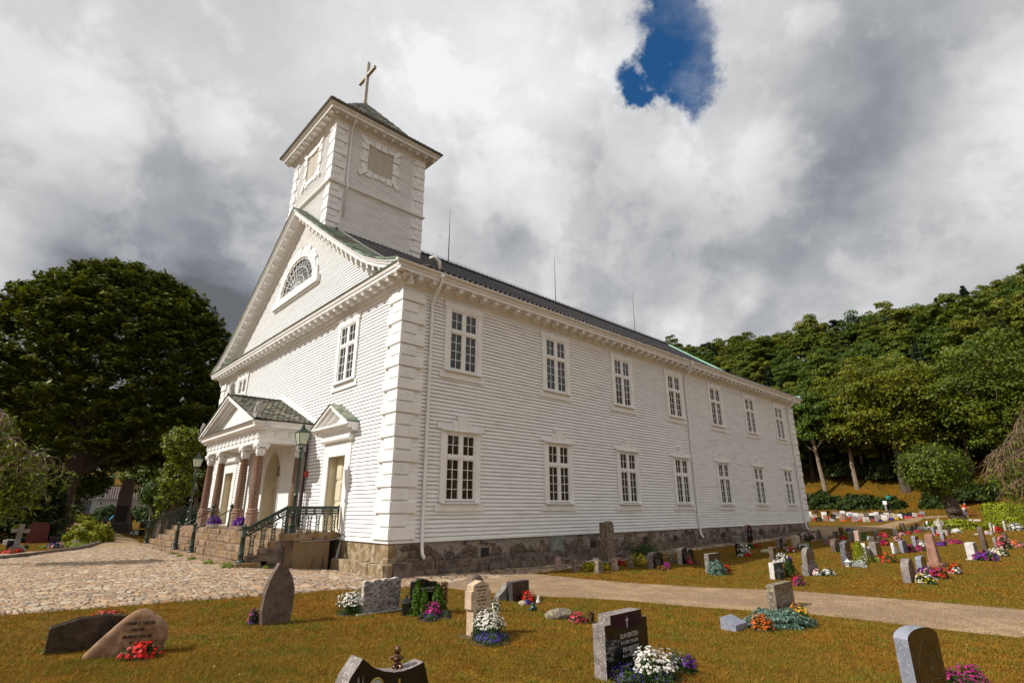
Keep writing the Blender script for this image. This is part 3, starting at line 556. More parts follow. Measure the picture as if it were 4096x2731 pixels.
# front wall: local s = W - u  (seen from outside, left to right); built then turned
def front(mb): return mb.xf(Matrix(((0,1,0,0),(-1,0,0,W),(0,0,1,0),(0,0,0,1))))   # (s,y,z)->(a=y,u=W-s)
fm=siding(0,W,ZB,ZT,[(W-b,W-a,c,d) for a,b,c,d in fop],seed=2); 
for a_,b_,c_,d_ in [(0,3.3,ZB,ZT),(4.84,7.2,ZB,ZT),(3.3,4.84,4.3,ZT),(7.2,W-7.2,5.0,ZT),(W-4.84,W-3.3,4.3,ZT),(W-7.2,W-4.84,ZB,ZT),(W-3.3,W,ZB,ZT)]:
    fm.box(a_,b_,.0,.12,c_,d_)
front(fm).build('front_wall',white,church)
gm=siding(0,W,10.42,17.2,[(UC-2.2,UC+2.2,12.9,14.2),(UC-1.7,UC+1.7,12.9,14.75)],seed=3,clip=lambda z:((lambda u:(u,W-u))(float(np.interp(z+.1,[p[1] for p in RAKE],[p[0] for p in RAKE])))))
pr=[(u,rake(u)-.15) for u,_ in RAKE[1:]]; pr=[(.1,10.3)]+pr+[(W-u,z) for u,z in pr[::-1][1:]]+[(W-.1,10.3)]
gm.prism(pr,'xz',.0,.12); front(gm).build('gable_wall',white,church)
MB().box(.1,L-.1,W-.12,W,ZB,ZT).box(L-.12,L,.1,W-.12,ZB,ZT).build('rear_walls',white,church)
gb=MB(); gb.prism(pr,'yz',L-.1,L); gb.build('rear_gable',white,church)
# foundation and plinth
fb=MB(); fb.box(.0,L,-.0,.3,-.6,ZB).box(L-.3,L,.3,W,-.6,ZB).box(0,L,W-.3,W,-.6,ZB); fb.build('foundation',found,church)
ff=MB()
ff.box(-.02,.3,-.02,W,-.6,ZB-.005); ff.build('front_foundation',found_sunlit,church)
pl=MB(); x=.02; rnd=random.Random(8)
while x<L:
    w_=rnd.uniform(.45,1.2); h_=.52+rnd.uniform(-.03,.03)
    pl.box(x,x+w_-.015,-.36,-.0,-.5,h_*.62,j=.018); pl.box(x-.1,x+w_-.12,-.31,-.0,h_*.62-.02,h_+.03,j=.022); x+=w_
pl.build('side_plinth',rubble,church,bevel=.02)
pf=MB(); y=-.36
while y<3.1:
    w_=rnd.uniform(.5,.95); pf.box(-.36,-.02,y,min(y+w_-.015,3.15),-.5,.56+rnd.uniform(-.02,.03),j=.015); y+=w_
pf.build('front_plinth',found_sunlit,church,bevel=.02)
# small vents and hatch in the side foundation
for s_ in (3.75,9.9,13.9,16.6,21.9,27.0):
    MB().box(s_,s_+.38,-.012,.0,.50,.84).build('vent_opening',ironk,church)
h=MB(); h.box(7.3,8.2,-.05,0,.52,1.13); 
for k in range(4): h.box(7.36+k*.2,7.54+k*.2,-.065,-.05,.56,1.1)
hp=pm('grey_green_paint',(.16,.17,.14),(.24,.25,.21),sc=5,rough=.7); ho=h.build('cellar_hatch',hp,church)
MB().tube([(8.1,-.07,.75),(8.1,-.10,.85),(8.1,-.07,.92)],.012,6).build('handle',ironk,ho)
# ---- perimeter profiles
def sweep(prof,x0,x1,y0,y1,mb=None,m=0):
    mb=mb or MB(); vs=[]
    for o,z in prof: vs+=[(x0-o,y0-o,z),(x1+o,y0-o,z),(x1+o,y1+o,z),(x0-o,y1+o,z)]
    fs=[(i*4+k,i*4+(k+1)%4,(i+1)*4+(k+1)%4,(i+1)*4+k) for i in range(len(prof)-1) for k in range(4)]
    return mb.add(vs,fs,m)
sk=sweep([(0,ZB-.02),(.075,ZB-.02),(.075,ZB+.05),(.02,ZB+.08)],0,L,0,W); sk.build('base_board',white,church)
cn=sweep([(.0,ZT-.16),(.035,ZT-.16),(.04,ZT+.02),(.075,ZT+.03),(.085,ZT+.07),(.13,ZT+.09),(.15,ZT+.12),(.16,ZT+.2),(.22,ZT+.24),(.28,ZT+.30),(.62,ZT+.30),(.62,ZT+.40),(.66,ZT+.42),(.68,ZT+.5),(.70,ZT+.56),(.0,ZT+.56)],0,L,0,W)
cn.build('cornice',whitec,church)
md=MB()
def modil(mb,c,ax,ay):
    # bracket of two steps under the corona, ax = outward, ay = along
    z=Vector((0,0,1)); c=Vector(c)
    mb.obox(c+ax*.43+z*(-.02),ax,ay,z,.17,.105,.018); mb.obox(c+ax*.42+z*(-.085),ax,ay,z,.14,.085,.05); mb.obox(c+ax*.36+z*(-.155),ax,ay,z,.07,.08,.025)
s_=.02
while s_<L+.4: modil(md,(s_-.30,0,ZT+.29),Vector((0,-1,0)),Vector((1,0,0))); s_+=.605
s_=.02
while s_<W+.5: modil(md,(0,s_-.30,ZT+.29),Vector((-1,0,0)),Vector((0,1,0))); s_+=.605
md.build('cornice_brackets',whitec,church)
# copper weathering on top of the horizontal front cornice
MB().box(-.74,.0,-.70,W+.7,ZT+.562,ZT+.60).build('cornice_flashing',copper,church)
# ---- raking cornice
def rakesweep(prof,mat,name,par=church):
    mb=MB(); us=[p[0] for p in RAKE]; us=us+[W-u for u in us[::-1][1:]]; n=len(prof); vs=[]
    for u in us: vs+=[(-o,u,rake(u)-d) for o,d in prof]
    mb.add(vs,[(i*n+k,(i+1)*n+k,(i+1)*n+k+1,i*n+k+1) for i in range(len(us)-1) for k in range(n-1)]); 
    return mb.build(name,mat,par)
rakesweep([(.0,.0),(.74,.0),(.74,.05),(.70,.07),(.68,.15),(.64,.17),(.64,.29),(.28,.31),(.20,.38),(.13,.44),(.12,.58),(.07,.60),(.06,.72),(.0,.74)],whitec,'raking_cornice')
rm=MB()
for sgn in (0,1):
    u=.9
    while u<UC-.35:
        z0,z1=rake(u),rake(u+.01); sl=Vector((0,1,(z1-z0)/.01)).normalized(); nn=Vector((0,-sl.z,sl.y)); c=Vector((0,u,rake(u)-.31))
        mb=MB(); mb.obox(c+Vector((-.45,0,0))-nn*.02,Vector((1,0,0)),sl,nn,.16,.1,.018); mb.obox(c+Vector((-.44,0,0))-nn*.09,Vector((1,0,0)),sl,nn,.13,.075,.055)
        if sgn: mb.v=[(x,W-y,z) for x,y,z in mb.v]; mb.f=[f[::-1] for f in mb.f]
        rm.v,_=rm.v,0; rm.add(mb.v,mb.f); u+=.50
rm.build('raking_brackets',whitec,church)
# ---- roof: pantiles as real relief on the near slope
def roofsheet(a0,a1,near=True,rel=True):
    us=np.array([p[0] for p in RAKE]); zs=np.array([p[1] for p in RAKE]); s=np.concatenate([[0],np.cumsum(np.hypot(np.diff(us),np.diff(zs)))])
    if rel:
        nc=int((s[-1])/.36); rows=[]
        for k in range(nc): rows+=[(k*.36,.055),((k+1)*.36-.012,.008)]
        na=int((a1-a0)/.0325); A=np.linspace(a0,a1,na)
    else: rows=[(x,0) for x in s]; A=np.linspace(a0,a1,2)
    rs=np.array([r[0] for r in rows]); ro=np.array([r[1] for r in rows])
    U=np.interp(rs,s,us); Zz=np.interp(rs,s,zs); th=np.arctan2(np.gradient(Zz),np.gradient(U)+1e-9)
    ph=2*np.pi*A/.26; wv=.045*(np.sin(ph)+.35*np.sin(2*ph+.6)) if rel else np.zeros_like(A)
    off=.05+ro[:,None]+wv[None,:]
    UU=U[:,None]-np.sin(th)[:,None]*off; ZZ=Zz[:,None]+np.cos(th)[:,None]*off; AA=np.broadcast_to(A,UU.shape)
    if not near: UU=W-UU
    V=np.stack([AA,UU,ZZ],-1).reshape(-1,3); F=gridfaces(len(rs),len(A))
    if not near: F=F[:,::-1]
    return V,F
V1,F1=roofsheet(.55,L+.62); V2,F2=roofsheet(.55,L+.62,False,False)
me=npmesh('roof',V1,F1,tile); link('roof',me,church)
link('roof_far_slope',npmesh('roof_far_slope',V2,F2,tile),church)
rd=MB(); 
x=5.6
while x<L+.5: rd.tube([(x,UC,17.66),(x+.40,UC,17.70)],[.12,.14],10); x+=.38
rd.build('ridge_tiles',tile,church,smooth=True)
# copper apron on the front verge and copper edge on the rear verge
def verge(a0,a1,off,mat,name):
    us=[p[0] for p in RAKE]; us=us+[W-u for u in us[::-1][1:]]; mb=MB(); vs=[]
    for u in us: vs+=[(a0,u,rake(u)+.01),(a0,u,rake(u)+off),(a1,u,rake(u)+off+.01),(a1,u,rake(u)-.02)]
    mb.add(vs,[(i*4+k,(i+1)*4+k,(i+1)*4+k+1,i*4+k+1) for i in range(len(us)-1) for k in range(3)])
    # standing seams across
    for i in range(2,len(us)-2): 
        pass
    for k in range(1,24):
        u=-.6+k*(W+1.2)/24.; mb.tube([(a0+.02,u,rake(u)+off+.012),(a1-.02,u,rake(u)+off+.022)],.012,5)
    return mb.build(name,mat,church)
verge(-.77,.56,.10,copper,'copper_verge')
mb=MB(); us=[p[0] for p in RAKE]; us=us+[W-u for u in us[::-1][1:]]
mb.tube([(.58,u,rake(u)+.16) for u in us],.06,8); mb.build('verge_roll',lead,church,smooth=True)
verge(L+.55,L+.80,.26,coppb,'rear_copper_verge')
# gutters and downpipes
gt=MB()
prof=[(.70+.09*math.cos(t),ZT+.60+.09*math.sin(t)) for t in np.linspace(math.pi,2*math.pi,9)]
vs=[(a,-o,z) for a in (-.80,L+.8) for o,z in prof]; gt.add(vs,[(i,i+1,i+10,i+9) for i in range(8)])
prof=[(.70+.075*math.cos(t),ZT+.605+.075*math.sin(t)) for t in np.linspace(math.pi,2*math.pi,9)]
vs=[(a,-o,z) for a in (-.80,L+.8) for o,z in prof]; gt.add(vs,[(i,i+9,i+10,i+1) for i in range(8)])
gt.add([(-.8,-o,z) for o,z in prof],[tuple(range(9))]); 
x=.2
while x<L: gt.tube([(x,-.60,ZT+.62),(x,-.635,ZT+.545),(x,-.70,ZT+.50),(x,-.765,ZT+.545),(x,-.80,ZT+.62)],.014,5); x+=.9
gt.build('gutter',whitec,church,smooth=False)
for x in (1.15,19.2,34.75):
    d=MB(); d.tube([(x-.02,-.70,ZT+.55),(x,-.70,ZT+.36),(x,-.66,ZT+.22),(x,-.30,ZT-.18),(x,-.15,ZT-.40),(x,-.13,ZT-.8),(x,-.13,1.3),(x,-.14,.95),(x,-.18,.78),(x,-.30,.66)],.058,12)
    d.lathe([(.10,0),(.10,.12),(.06,.2)],(x-.02,-.70,ZT+.42),12)
    for z in (9.0,6.9,4.7,2.6,1.5): d.lathe([(.068,0),(.068,.05)],(x,-.13,z),12); d.box(x-.02,x+.02,-.1,0,z,z+.04)
    d.build('downpipe',whitec,church,smooth=True,sharp=True)
d=MB(); d.tube([(.62,-.58,10.95),(.75,-.68,11.02),(.98,-.70,10.9),(1.0,-.70,10.60)],.06,10); d.build('overflow_pipe',whitec,church,smooth=True)
# quoins
def quoins(x0,y0,sx,sy,z0,z1,n,wl=.88,ws=.57,wf=None,lens=None,parent=church,pro=.13,back=.95):
    mb=MB(); e=(z1-z0)/n
    # backing boards
    mb.box(x0-sx*.035,x0+sx*back,y0-sy*.035,y0+sy*.01,z0,z1); mb.box(x0-sx*.035,x0+sx*.01,y0+sy*.011,y0+sy*back,z0,z1)
    for k in range(n):
        w_=wl if k%2==0 else ws; a=z0+k*e+.019; b=z0+(k+1)*e-.019; w_*=1+random.uniform(-.01,.01); pr_=pro*(1 if k%2==0 else .84)
        mb.box(x0-sx*pr_,x0+sx*w_,y0-sy*pr_,y0+sy*w_,a,b)
    return mb.build('corner_quoin',whitec,parent,bevel=.022)
for c in ((0,0,1,1),(L,0,-1,1),(0,W,1,-1)): quoins(*c,ZB+.06,ZT-.16,21)
# ---- windows (local: x right, -y out, z up, origin bottom centre of the glazing)
def window_meshes(kind):
    w=GW; hgt=2.205 if kind!='upper' else 2.23; H=w/2
    fr=MB(); 
    fr.box(-H-.30,-H-.075,-.075,.05,-.10,hgt+.13); fr.box(H+.075,H+.30,-.075,.05,-.10,hgt+.13); fr.box(-H-.075,H+.075,-.075,.05,hgt+.06,hgt+.13)   # architrave
    fr.box(-H-.075,-H,-.045,.05,-.05,hgt+.06); fr.box(H,H+.075,-.045,.05,-.05,hgt+.06); fr.box(-H,H,-.045,.05,hgt,hgt+.06); fr.box(-H,H,-.045,.05,-.05,0)
    tz0,tz1=hgt*.61,hgt*.69
    fr.box(-.093,.093,-.05,.045,0,tz0); fr.box(-.093,.093,-.05,.045,tz1,hgt); fr.box(-H,H,-.055,.045,tz0,tz1)
    fr.box(-H,H,-.07,-.055,tz0+.05,tz0+.10)
    for sx in (-1,1):
        x0,x1=sorted((sx*.093,sx*H)); xm=(x0+x1)/2
        for (a,b,n) in ((0,tz0,4),(tz1,hgt,2)):
            # sash stiles around each light
            fr.box(x0,x0+.010,-.03,.04,a,b); fr.box(x1-.010,x1,-.03,.04,a,b); fr.box(x0+.010,x1-.010,-.03,.04,a,a+.014); fr.box(x0+.010,x1-.010,-.03,.04,b-.012,b)
            fr.box(xm-.011,xm+.011,-.02,.03,a+.014,b-.012)
            for k in range(1,n): z=a+(b-a)*k/n; fr.box(x0+.010,x1-.010,-.018,.028,z-.011,z+.011)
    hd=MB()
    if kind=='upper':
        hd.box(-H-.36,H+.36,-.085,.05,hgt+.132,hgt+.36); hd.box(-H-.38,H+.38,-.12,.05,hgt+.36,hgt+.40)
    else:
        hd.box(-H-.28,H+.28,-.17,.05,hgt+.132,hgt+.175); 
        hd.box(-H-.47,H+.47,-.06,.02,hgt+.20,hgt+.43)
        hd.prism([(-.33,hgt+.18),(.33,hgt+.18),(.44,hgt+.52),(-.44,hgt+.52)],'xz',-.085,.02)
        hd.prism([(-.14,hgt+.17),(.14,hgt+.17),(.20,hgt+.70),(-.20,hgt+.70)],'xz',-.13,.02); hd.box(-.24,.24,-.15,.02,hgt+.70,hgt+.73)
    sl=MB(); sl.box(-H-.26,H+.26,-.17,.05,-.15,-.10); sl.box(-H-.46,H+.46,-.06,.02,-.40,-.155)
    rnd=random.Random(hash(kind)%97+5 if False else {'upper':3,'lower':9,'front':5}[kind]); pn=MB()
    for sx in (-1,1):
        x0,x1=sorted((sx*.093,sx*H)); xm=(x0+x1)/2
        for (a,b,n) in ((0,tz0,4),(tz1,hgt,2)):
            for k in range(n):
                z0,z1=a+(b-a)*k/n,a+(b-a)*(k+1)/n
                for p,q in ((x0,xm),(xm,x1)):
                    t=[rnd.uniform(-.004,.004) for _ in range(3)]
                    pn.add([(p,.012+t[0],z0),(q,.012+t[1],z0),(q,.012+t[2],z1),(p,.012+t[0]+t[2]-t[1],z1)],[(0,1,2,3)])
    return fr.mesh('window',whitec),hd.mesh('head_board',whitec),sl.mesh('sill',whitec),pn.mesh('pane',glass)
for kind in ('upper','lower'):
    ms=window_meshes(kind); z=7.167 if kind=='upper' else 2.488
    for s_ in SW:
        o=link('window',ms[0],church,(s_+GW/2,-.03,z)); link('head_board',ms[1],o); link('sill',ms[2],o); link('pane',ms[3],o)
ms=window_meshes('upper')
for u in (4.056,W-4.056):
    o=link('window',ms[0],church,(-.03,u,7.10),R(-90)); link('head_board',ms[1],o); link('sill',ms[2],o); link('pane',ms[3],o)
# curtains showing behind a lower pane: pale strip inside the first lower window
# ---- lunette in the gable
lun=empty('lunette_window',(-.0,UC,12.98),R(-90)); lun.parent=church
RX,RZ=2.02,1.72
def arc(rx,rz,n=24,t0=0,t1=math.pi): return [(rx*math.cos(t),rz*math.sin(t)) for t in np.linspace(t0,t1,n)]
g=MB(); pts=arc(RX,RZ); g.prism(pts,'xz',-.015,.03); g.build('pane',glass,lun)
b=MB()
def arcbar(rx,rz,r): b.tube([(x,-.045,z) for x,z in arc(rx,rz,22)],r,5)
for q in (.98,.73,.48,.27,.12): arcbar(RX*q,RZ*q,.03 if q>.9 else .02)
for k in range(1,14):
    t=math.pi*k/14; q0=.12 if k%2==0 else .12; b.tube([(RX*q0*math.cos(t),-.045,RZ*q0*math.sin(t)),(RX*math.cos(t),-.045,RZ*math.sin(t))],.016,5)
b.build('glazing_bars',whitec,lun)
s2=MB()
outer=arc(RX+.62,RZ+.62,30); inner=arc(RX+.02,RZ+.02,30)
vs=[(x,-.06,z) for x,z in outer]+[(x,-.06,z) for x,z in inner]+[(x,.02,z) for x,z in outer]+[(x,.02,z) for x,z in inner]
s2.add(vs,[(i,i+1,i+31,i+30) for i in range(29)]+[(i+1,i,i+60,i+61) for i in range(29)]+[(i+30,i+31,i+91,i+90) for i in range(29)])
for k in range(13):
    t0=math.pi*(k+.06)/13; t1=math.pi*(k+.94)/13; ro=.66 if k%2==0 else .46
    q=[((RX+.05)*math.cos(t0),(RZ+.05)*math.sin(t0)),((RX+ro)*math.cos(t0),(RZ+ro)*math.sin(t0)),((RX+ro)*math.cos(t1),(RZ+ro)*math.sin(t1)),((RX+.05)*math.cos(t1),(RZ+.05)*math.sin(t1))]
    s2.prism(q,'xz',-.13,-.05)
s2.build('voussoirs',whitec,lun)
MB().box(-RX-.9,RX+.9,-.22,.02,-.42,-.02).box(-RX-.8,RX+.8,-.14,.02,-.50,-.42).build('sill',whitec,lun)
# ---- side doors with pediments
def side_door(u):
    d=empty('side_door',(-.0,u,1.40),R(-90)); d.parent=church; H=.70; T=2.70
    c=MB(); c.box(-H-.42,-H,-.07,.02,0,T+.52); c.box(H,H+.42,-.07,.02,0,T+.52); c.box(-H,H,-.07,.02,T,T+.52)
    c.box(-H-.04,-H,-.02,.40,0,T,1); c.box(H,H+.04,-.02,.40,0,T,1); c.box(-H,H,-.02,.40,T,T+.04,1); c.box(-H-.45,H+.45,-.10,.4,-.05,.0)
    c.build('door_surround',[whitec,cream],d)
    for sx in (-1,1):
        l=MB(); x0,x1=sorted((sx*.012,sx*H)); l.box(x0,x1,.30,.36,0,T)
        xi=.11
        for z0,z1 in ((.14,.95),(1.06,1.75),(1.86,2.55)):
            for (a,b_) in ((x0+xi,x1-xi),): 
                l.box(a,b_,.275,.30,z0,z1); l.box(a+.05,b_-.05,.262,.275,z0+.05,z1-.05)
        lo=l.build('door_leaf',cream,d,bevel=.006)
    MB().ball((.07,.25,1.1),.03,n=8).tube([(.07,.28,1.1),(.07,.22,1.1),(.16,.22,1.08)],.012,6).build('door_handle',ironk,d)
    p=MB(); z=T+.52
    pr=[(0,.02),(.10,.02),(.16,.05),(.19,.10),(.19,.20),(.14,.26),(.10,.28)]   # torus frieze
    def strip(prof,hw,z0):
        n=len(prof); vs=[]
        for o,zz in prof: vs+=[(-hw-o,.0,z0+zz),(-hw-o,-.05-o,z0+zz),(hw+o,-.05-o,z0+zz),(hw+o,.0,z0+zz)]
        p.add(vs,[(i*4+k,i*4+k+1,i*4+k+5,i*4+k+4) for i in range(n-1) for k in range(3)])
    strip(pr,H+.36,z-.02); strip([(.10,.26),(.14,.30),(.16,.42),(.28,.47),(.34,.52),(.46,.54),(.46,.62),(.0,.62)],H+.36,z-.02)
    zb=z+.60; hw=H+.84
    # raking members
    for sx in (-1,1):
        for (o,t0,t1) in ((.52,.0,.10),(.44,.10,.20),(.30,.20,.30)):
            q=[(sx*hw,zb-t0),(0,zb+.80-t0),(0,zb+.80-t1),(sx*hw,zb-t1)]
            if sx>0: q=q[::-1]
            p.prism(q,'xz',-o,.0)
    p.prism([(-hw+.25,zb-.02),(hw-.25,zb-.02),(0,zb+.66)],'xz',-.12,.0)
    p.build('door_pediment',whitec,d)
    r_=MB()
    for sx in (-1,1):
        vs=[(sx*(hw+.03),-.56,zb+.01),(0,-.56,zb+.82),(0,0,zb+.84),(sx*(hw+.03),0,zb+.03)]
        r_.add(vs+[(x,y,z_+.03) for x,y,z_ in vs],[(0,1,2,3),(4,7,6,5),(0,4,5,1),(3,2,6,7),(0,3,7,4)])
    r_.build('pediment_roof',pm('lichened_lead',(.20,.20,.15),(.34,.33,.26),sc=6,rough=.8,c3=(.12,.16,.11),sc3=2.,thr3=(.5,.6),bump=.004),d)
for u in (4.08,W-4.08): side_door(u)
# ---- main portal wall inside the porch
pw=MB()
def gothic(h,w,n=9):
    # pointed arch outline from right spring over to left spring
    r=w*1.25; c=w-r; pts=[]
    for k in range(n): t=math.acos((0-c)/r)*k/(n-1); pts.append((c+r*math.cos(t),h+r*math.sin(t)))
    return pts+[(-x,z) for x,z in pts[::-1][1:]]
A_=gothic(2.15,.98); top=max(z for x,z in A_)
pw_out=[(3.43,0),(3.43,3.6),(-3.43,3.6),(-3.43,0)]
# fill around the arch: right half and left half polygons
half=[(x,z) for x,z in A_ if x>=-1e-6]
poly=[(3.43,0),(3.43,3.6),(0,3.6)]+half[::-1]+[(.98,0)]
pw.prism(poly[::-1] if False else poly,'xz',-.05,.02)
poly2=[(-x,z) for x,z in poly][::-1]; pw.prism(poly2,'xz',-.05,.02)
# reveal
ol=[(.98,0)]+A_+[(-.98,0)]; vs=[(x,-.05,z) for x,z in ol]+[(x*.94,.55,z-.02*(z>0)) for x,z in ol]; n_=len(ol)
pw.add(vs,[(i,i+1,i+1+n_,i+n_) for i in range(n_-1)],1)
ol2=[(x*1.02,z+.0) for x,z in ol]; 
portal=empty('main_door',(0,UC,1.40),R(-90)); portal.parent=church
pw.build('portal_wall',[plaster,cream],portal)
pd=MB(); pd.tube([(x*1.04,-.06,z+.02*(z>0)) for x,z in ol],.035,6); pd.build('arch_moulding',whitec,portal)
dl=MB()
for sx in (-1,1):
    x0,x1=sorted((sx*.01,sx*.9)); dl.box(x0,x1,.46,.52,0,2.2)
    for xa,xb in ((x0+.1,(x0+x1)/2-.04),((x0+x1)/2+.04,x1-.1)):
        for z0,z1 in ((.15,.75),(.85,1.5),(1.6,2.08)): dl.box(xa,xb,.44,.46,z0,z1)
dl.box(-.92,.92,.43,.53,2.2,2.28); dl.build('door_leaf',cream,portal,bevel=.005)
MB().ball((.08,.42,1.05),.035,n=8).build('door_handle',ironk,portal)
tg=MB(); tg.prism([(x*.93,z) for x,z in A_ ]+[(-.9,2.2),(.9,2.2)],'xz',.48,.51); tg.build('transom_pane',glass,portal)
tb=MB(); tb.tube([(0,.46,2.28),(0,.46,top-.05)],.025,5); tb.tube([(-.75,.46,2.3),(-.35,.46,2.95),(0,.46,top-.15)],.02,5); tb.tube([(.75,.46,2.3),(.35,.46,2.95),(0,.46,top-.15)],.02,5); tb.build('transom_bars',cream,portal)
# red alarm bell beside the porch
MB().lathe([(.0,0),(.10,0),(.13,.03),(.13,.09),(.10,.12),(.03,.14)],(0,0,0),16).xf(Matrix.Translation((-.03,6.72,3.55))@Matrix.Rotation(R(-90),4,'Y')).build('alarm_bell',pm('red_plastic',(.45,.04,.02),rough=.35),church,smooth=True)
# ---- porch
porch=empty('porch',(0,UC,0)); porch.parent=church
CY_=[-3.43,-1.63,1.63,3.43]; CA=-1.84
def column(y,a,half=False):
    c=empty('column',(a,y+UC,1.40)); c.parent=church
    p=MB(); p.lathe([(.245,0),(.245,.06),(.235,.08),(.225,.60),(.235,.62),(.245,.66),(.20,.70)],(0,0,0),8,ph=math.pi/8); p.lathe([(.185,.70),(.21,.73),(.21,.77),(.175,.80)],(0,0,0),20); p.build('pedestal',colb,c)
    p=MB(); p.lathe([(.170,.80),(.168,1.2),(.158,2.0),(.142,2.76),(.150,2.78),(.150,2.82)],(0,0,0),24); p.build('shaft',colm,c,smooth=True,sharp=True)
    p=MB(); p.lathe([(.135,2.82),(.15,2.86),(.14,2.90),(.15,3.0),(.19,3.10)],(0,0,0),16)
    for k in range(8): t=math.pi/4*k+math.pi/8; p.obox((.17*math.cos(t),.17*math.sin(t),2.98),Vector((math.cos(t),math.sin(t),.25)).normalized(),Vector((-math.sin(t),math.cos(t),0)),Vector((0,0,1)),.018,.045,.08)
    for sx in (-1,1):
        for sy in (-1,1): p.ball((sx*.17,sy*.19,3.12),.065,.065,.06,n=8)
    p.box(-.24,.24,-.24,.24,3.16,3.22); p.box(-.26,.26,-.26,.26,3.22,3.27); p.box(-.22,.22,-.22,.22,3.27,3.32); p.build('capital',whitec,c)
for y in CY_: column(y,CA)
for y in (CY_[0],CY_[3]): column(y,-.28)
en=MB(); z0=4.72; ya=3.43+.2; 
prof=[(.0,z0),(.0,z0+.02),(.0,z0+.20),(.03,z0+.21),(.03,z0+.25),(.0,z0+.26),(.0,z0+.50),(.05,z0+.52),(.07,z0+.56),(.22,z0+.60),(.30,z0+.62),(.30,z0+.72),(.36,z0+.76),(.40,z0+.80),(.40,z0+.82)]
vs=[]
for o,z in prof: vs+=[(.0,-ya-o,z),(CA-.2-o,-ya-o,z),(CA-.2-o,ya+o,z),(.0,ya+o,z)]
en.add(vs,[(i*4+k,i*4+k+1,i*4+k+5,i*4+k+4) for i in range(len(prof)-1) for k in range(3)])
en.box(CA+.2,CA+.21,-ya,ya,z0,z0+.4); en.box(CA-.2,CA+.2,-ya,ya,z0-.001,z0+.02); en.box(CA+.2,0,-ya+.4,ya-.4,z0+.18,z0+.2)
for s_ in (-1,1): en.box(CA+.2,0,s_*ya,s_*(ya-.4),z0,z0+.02); en.box(CA+.2,0,s_*(ya-.4),s_*(ya-.41),z0,z0+.2)
# triglyph blocks
y=-ya+.12
while y<ya: 
    en.box(CA-.235,CA-.20,y-.09,y+.09,z0+.25,z0+.50)
    for k in (-1,0,1): en.box(CA-.25,CA-.235,y+k*.055-.015,y+k*.055+.015,z0+.27,z0+.46); en.box(CA-.25,CA-.22,y+k*.055-.018,y+k*.055+.018,z0+.17,z0+.20)
    en.box(CA-.245,CA-.2,y-.1,y+.1,z0+.20,z0+.215); y+=.545
a=CA-.05
while a<-.1:
    for s_ in (-1,1):
        en.box(a-.1,a+.1,s_*ya,s_*(ya+.035),z0+.25,z0+.50)
        for k in (-1,0,1): en.box(a+k*.055-.015,a+k*.055+.015,s_*(ya+.035),s_*(ya+.05),z0+.27,z0+.46)
    a+=.56
en.build('entablature',whitec,porch)
PE=z0+.82; PA=7.10; PH=ya+.42; AF=CA-.2-.42
pe=MB()
for sx in (-1,1):
    for (o,t0,t1) in ((AF,.0,.09),(AF+.06,.09,.19),(AF+.20,.19,.30),(AF+.3,.30,.37)):
        q=[(sx*PH,PE-t0+.02),(0,PA-t0),(0,PA-t1),(sx*(PH-(t1-t0)*1.2),PE-t1+.05)]
        if sx<0: q=q[::-1]
        pe.prism(q,'yz',o,-.0 if o==AF else CA+.1)
pe.prism([(-PH+.55,PE),(PH-.55,PE),(0,PA-.42)],'yz',CA-.16,CA-.1)
pe.build('pediment',whitec,porch)
MB().box(AF-.01,CA-.1,-PH,PH,PE+.001,PE+.02).build('cornice_flashing',lead,porch)
# slates
def slates(p00,p10,p01,p11,nr,wd_,mb,rnd,lift=.02):
    """quad from eave (p00->p10) up to ridge (p01->p11); pointed slates"""
    p00,p10,p01,p11=map(Vector,(p00,p10,p01,p11)); nn=(p10-p00).cross(p01-p00).normalized()
    if nn.z<0: nn=-nn
    mb.add([p00,p10,p11,p01],[(0,1,2,3)],1)
    for r in range(nr):
        v0=r/nr; v1=(r+1.55)/nr; A=p00.lerp(p01,v0); B=p10.lerp(p11,v0); ln=(B-A).length; n=max(1,int(ln/wd_))
        C=p00.lerp(p01,min(1,v1)); D=p10.lerp(p11,min(1,v1)); E1=p00.lerp(p01,min(1,(r+.33)/nr)); E2=p10.lerp(p11,min(1,(r+.33)/nr))
        for k in range(-1,n+1):
            o=.5 if r%2 else 0
            u0=(k+o)/n; u1=(k+1+o)/n; um=(u0+u1)/2
            if um<0 or um>1: continue
            u0=max(0,u0); u1=min(1,u1)
            j=rnd.uniform(0,.012); li=nn*(lift+.012+j); lo=nn*(.004)
            f=lambda P,Q,u: P+(Q-P)*u
            mb.add([f(A,B,um-(u1-u0)*.22)+li,f(A,B,um+(u1-u0)*.22)+li,f(E1,E2,u1-.004)+li,f(C,D,u1-.004)+lo,f(C,D,u0+.004)+lo,f(E1,E2,u0+.004)+li],[(0,1,2,3,4,5)],2 if rnd.random()<.3 else (3 if rnd.random()<.3 else 0))
slate2=pm('dark_slate',(.085,.08,.065),(.15,.14,.11),sc=5,rough=.7); slate3=pm('pale_slate',(.26,.24,.17),(.38,.36,.27),sc=5,rough=.8)
sm_=MB(); rn=random.Random(2)
for sx in (-1,1):
    slates((AF-.03,sx*(PH+.03),PE+.03),(.0,sx*(PH+.03),PE+.03),(AF-.03,0,PA+.05),(.0,0,PA+.05),15,.225,sm_,rn,.035)
sm_.build('porch_roof',[slate,lead,slate2,slate3],porch)
rf=MB(); rf.tube([(AF-.04,0,PA+.09),(0,0,PA+.09)],.04,6)
for sx in (-1,1):
    q=[(AF-.045,sx*(PH+.05),PE+.03),(AF-.045,0,PA+.05),(AF+.18,0,PA+.10),(AF+.18,sx*(PH+.05),PE+.08)]
    rf.add(q,[(0,1,2,3)])
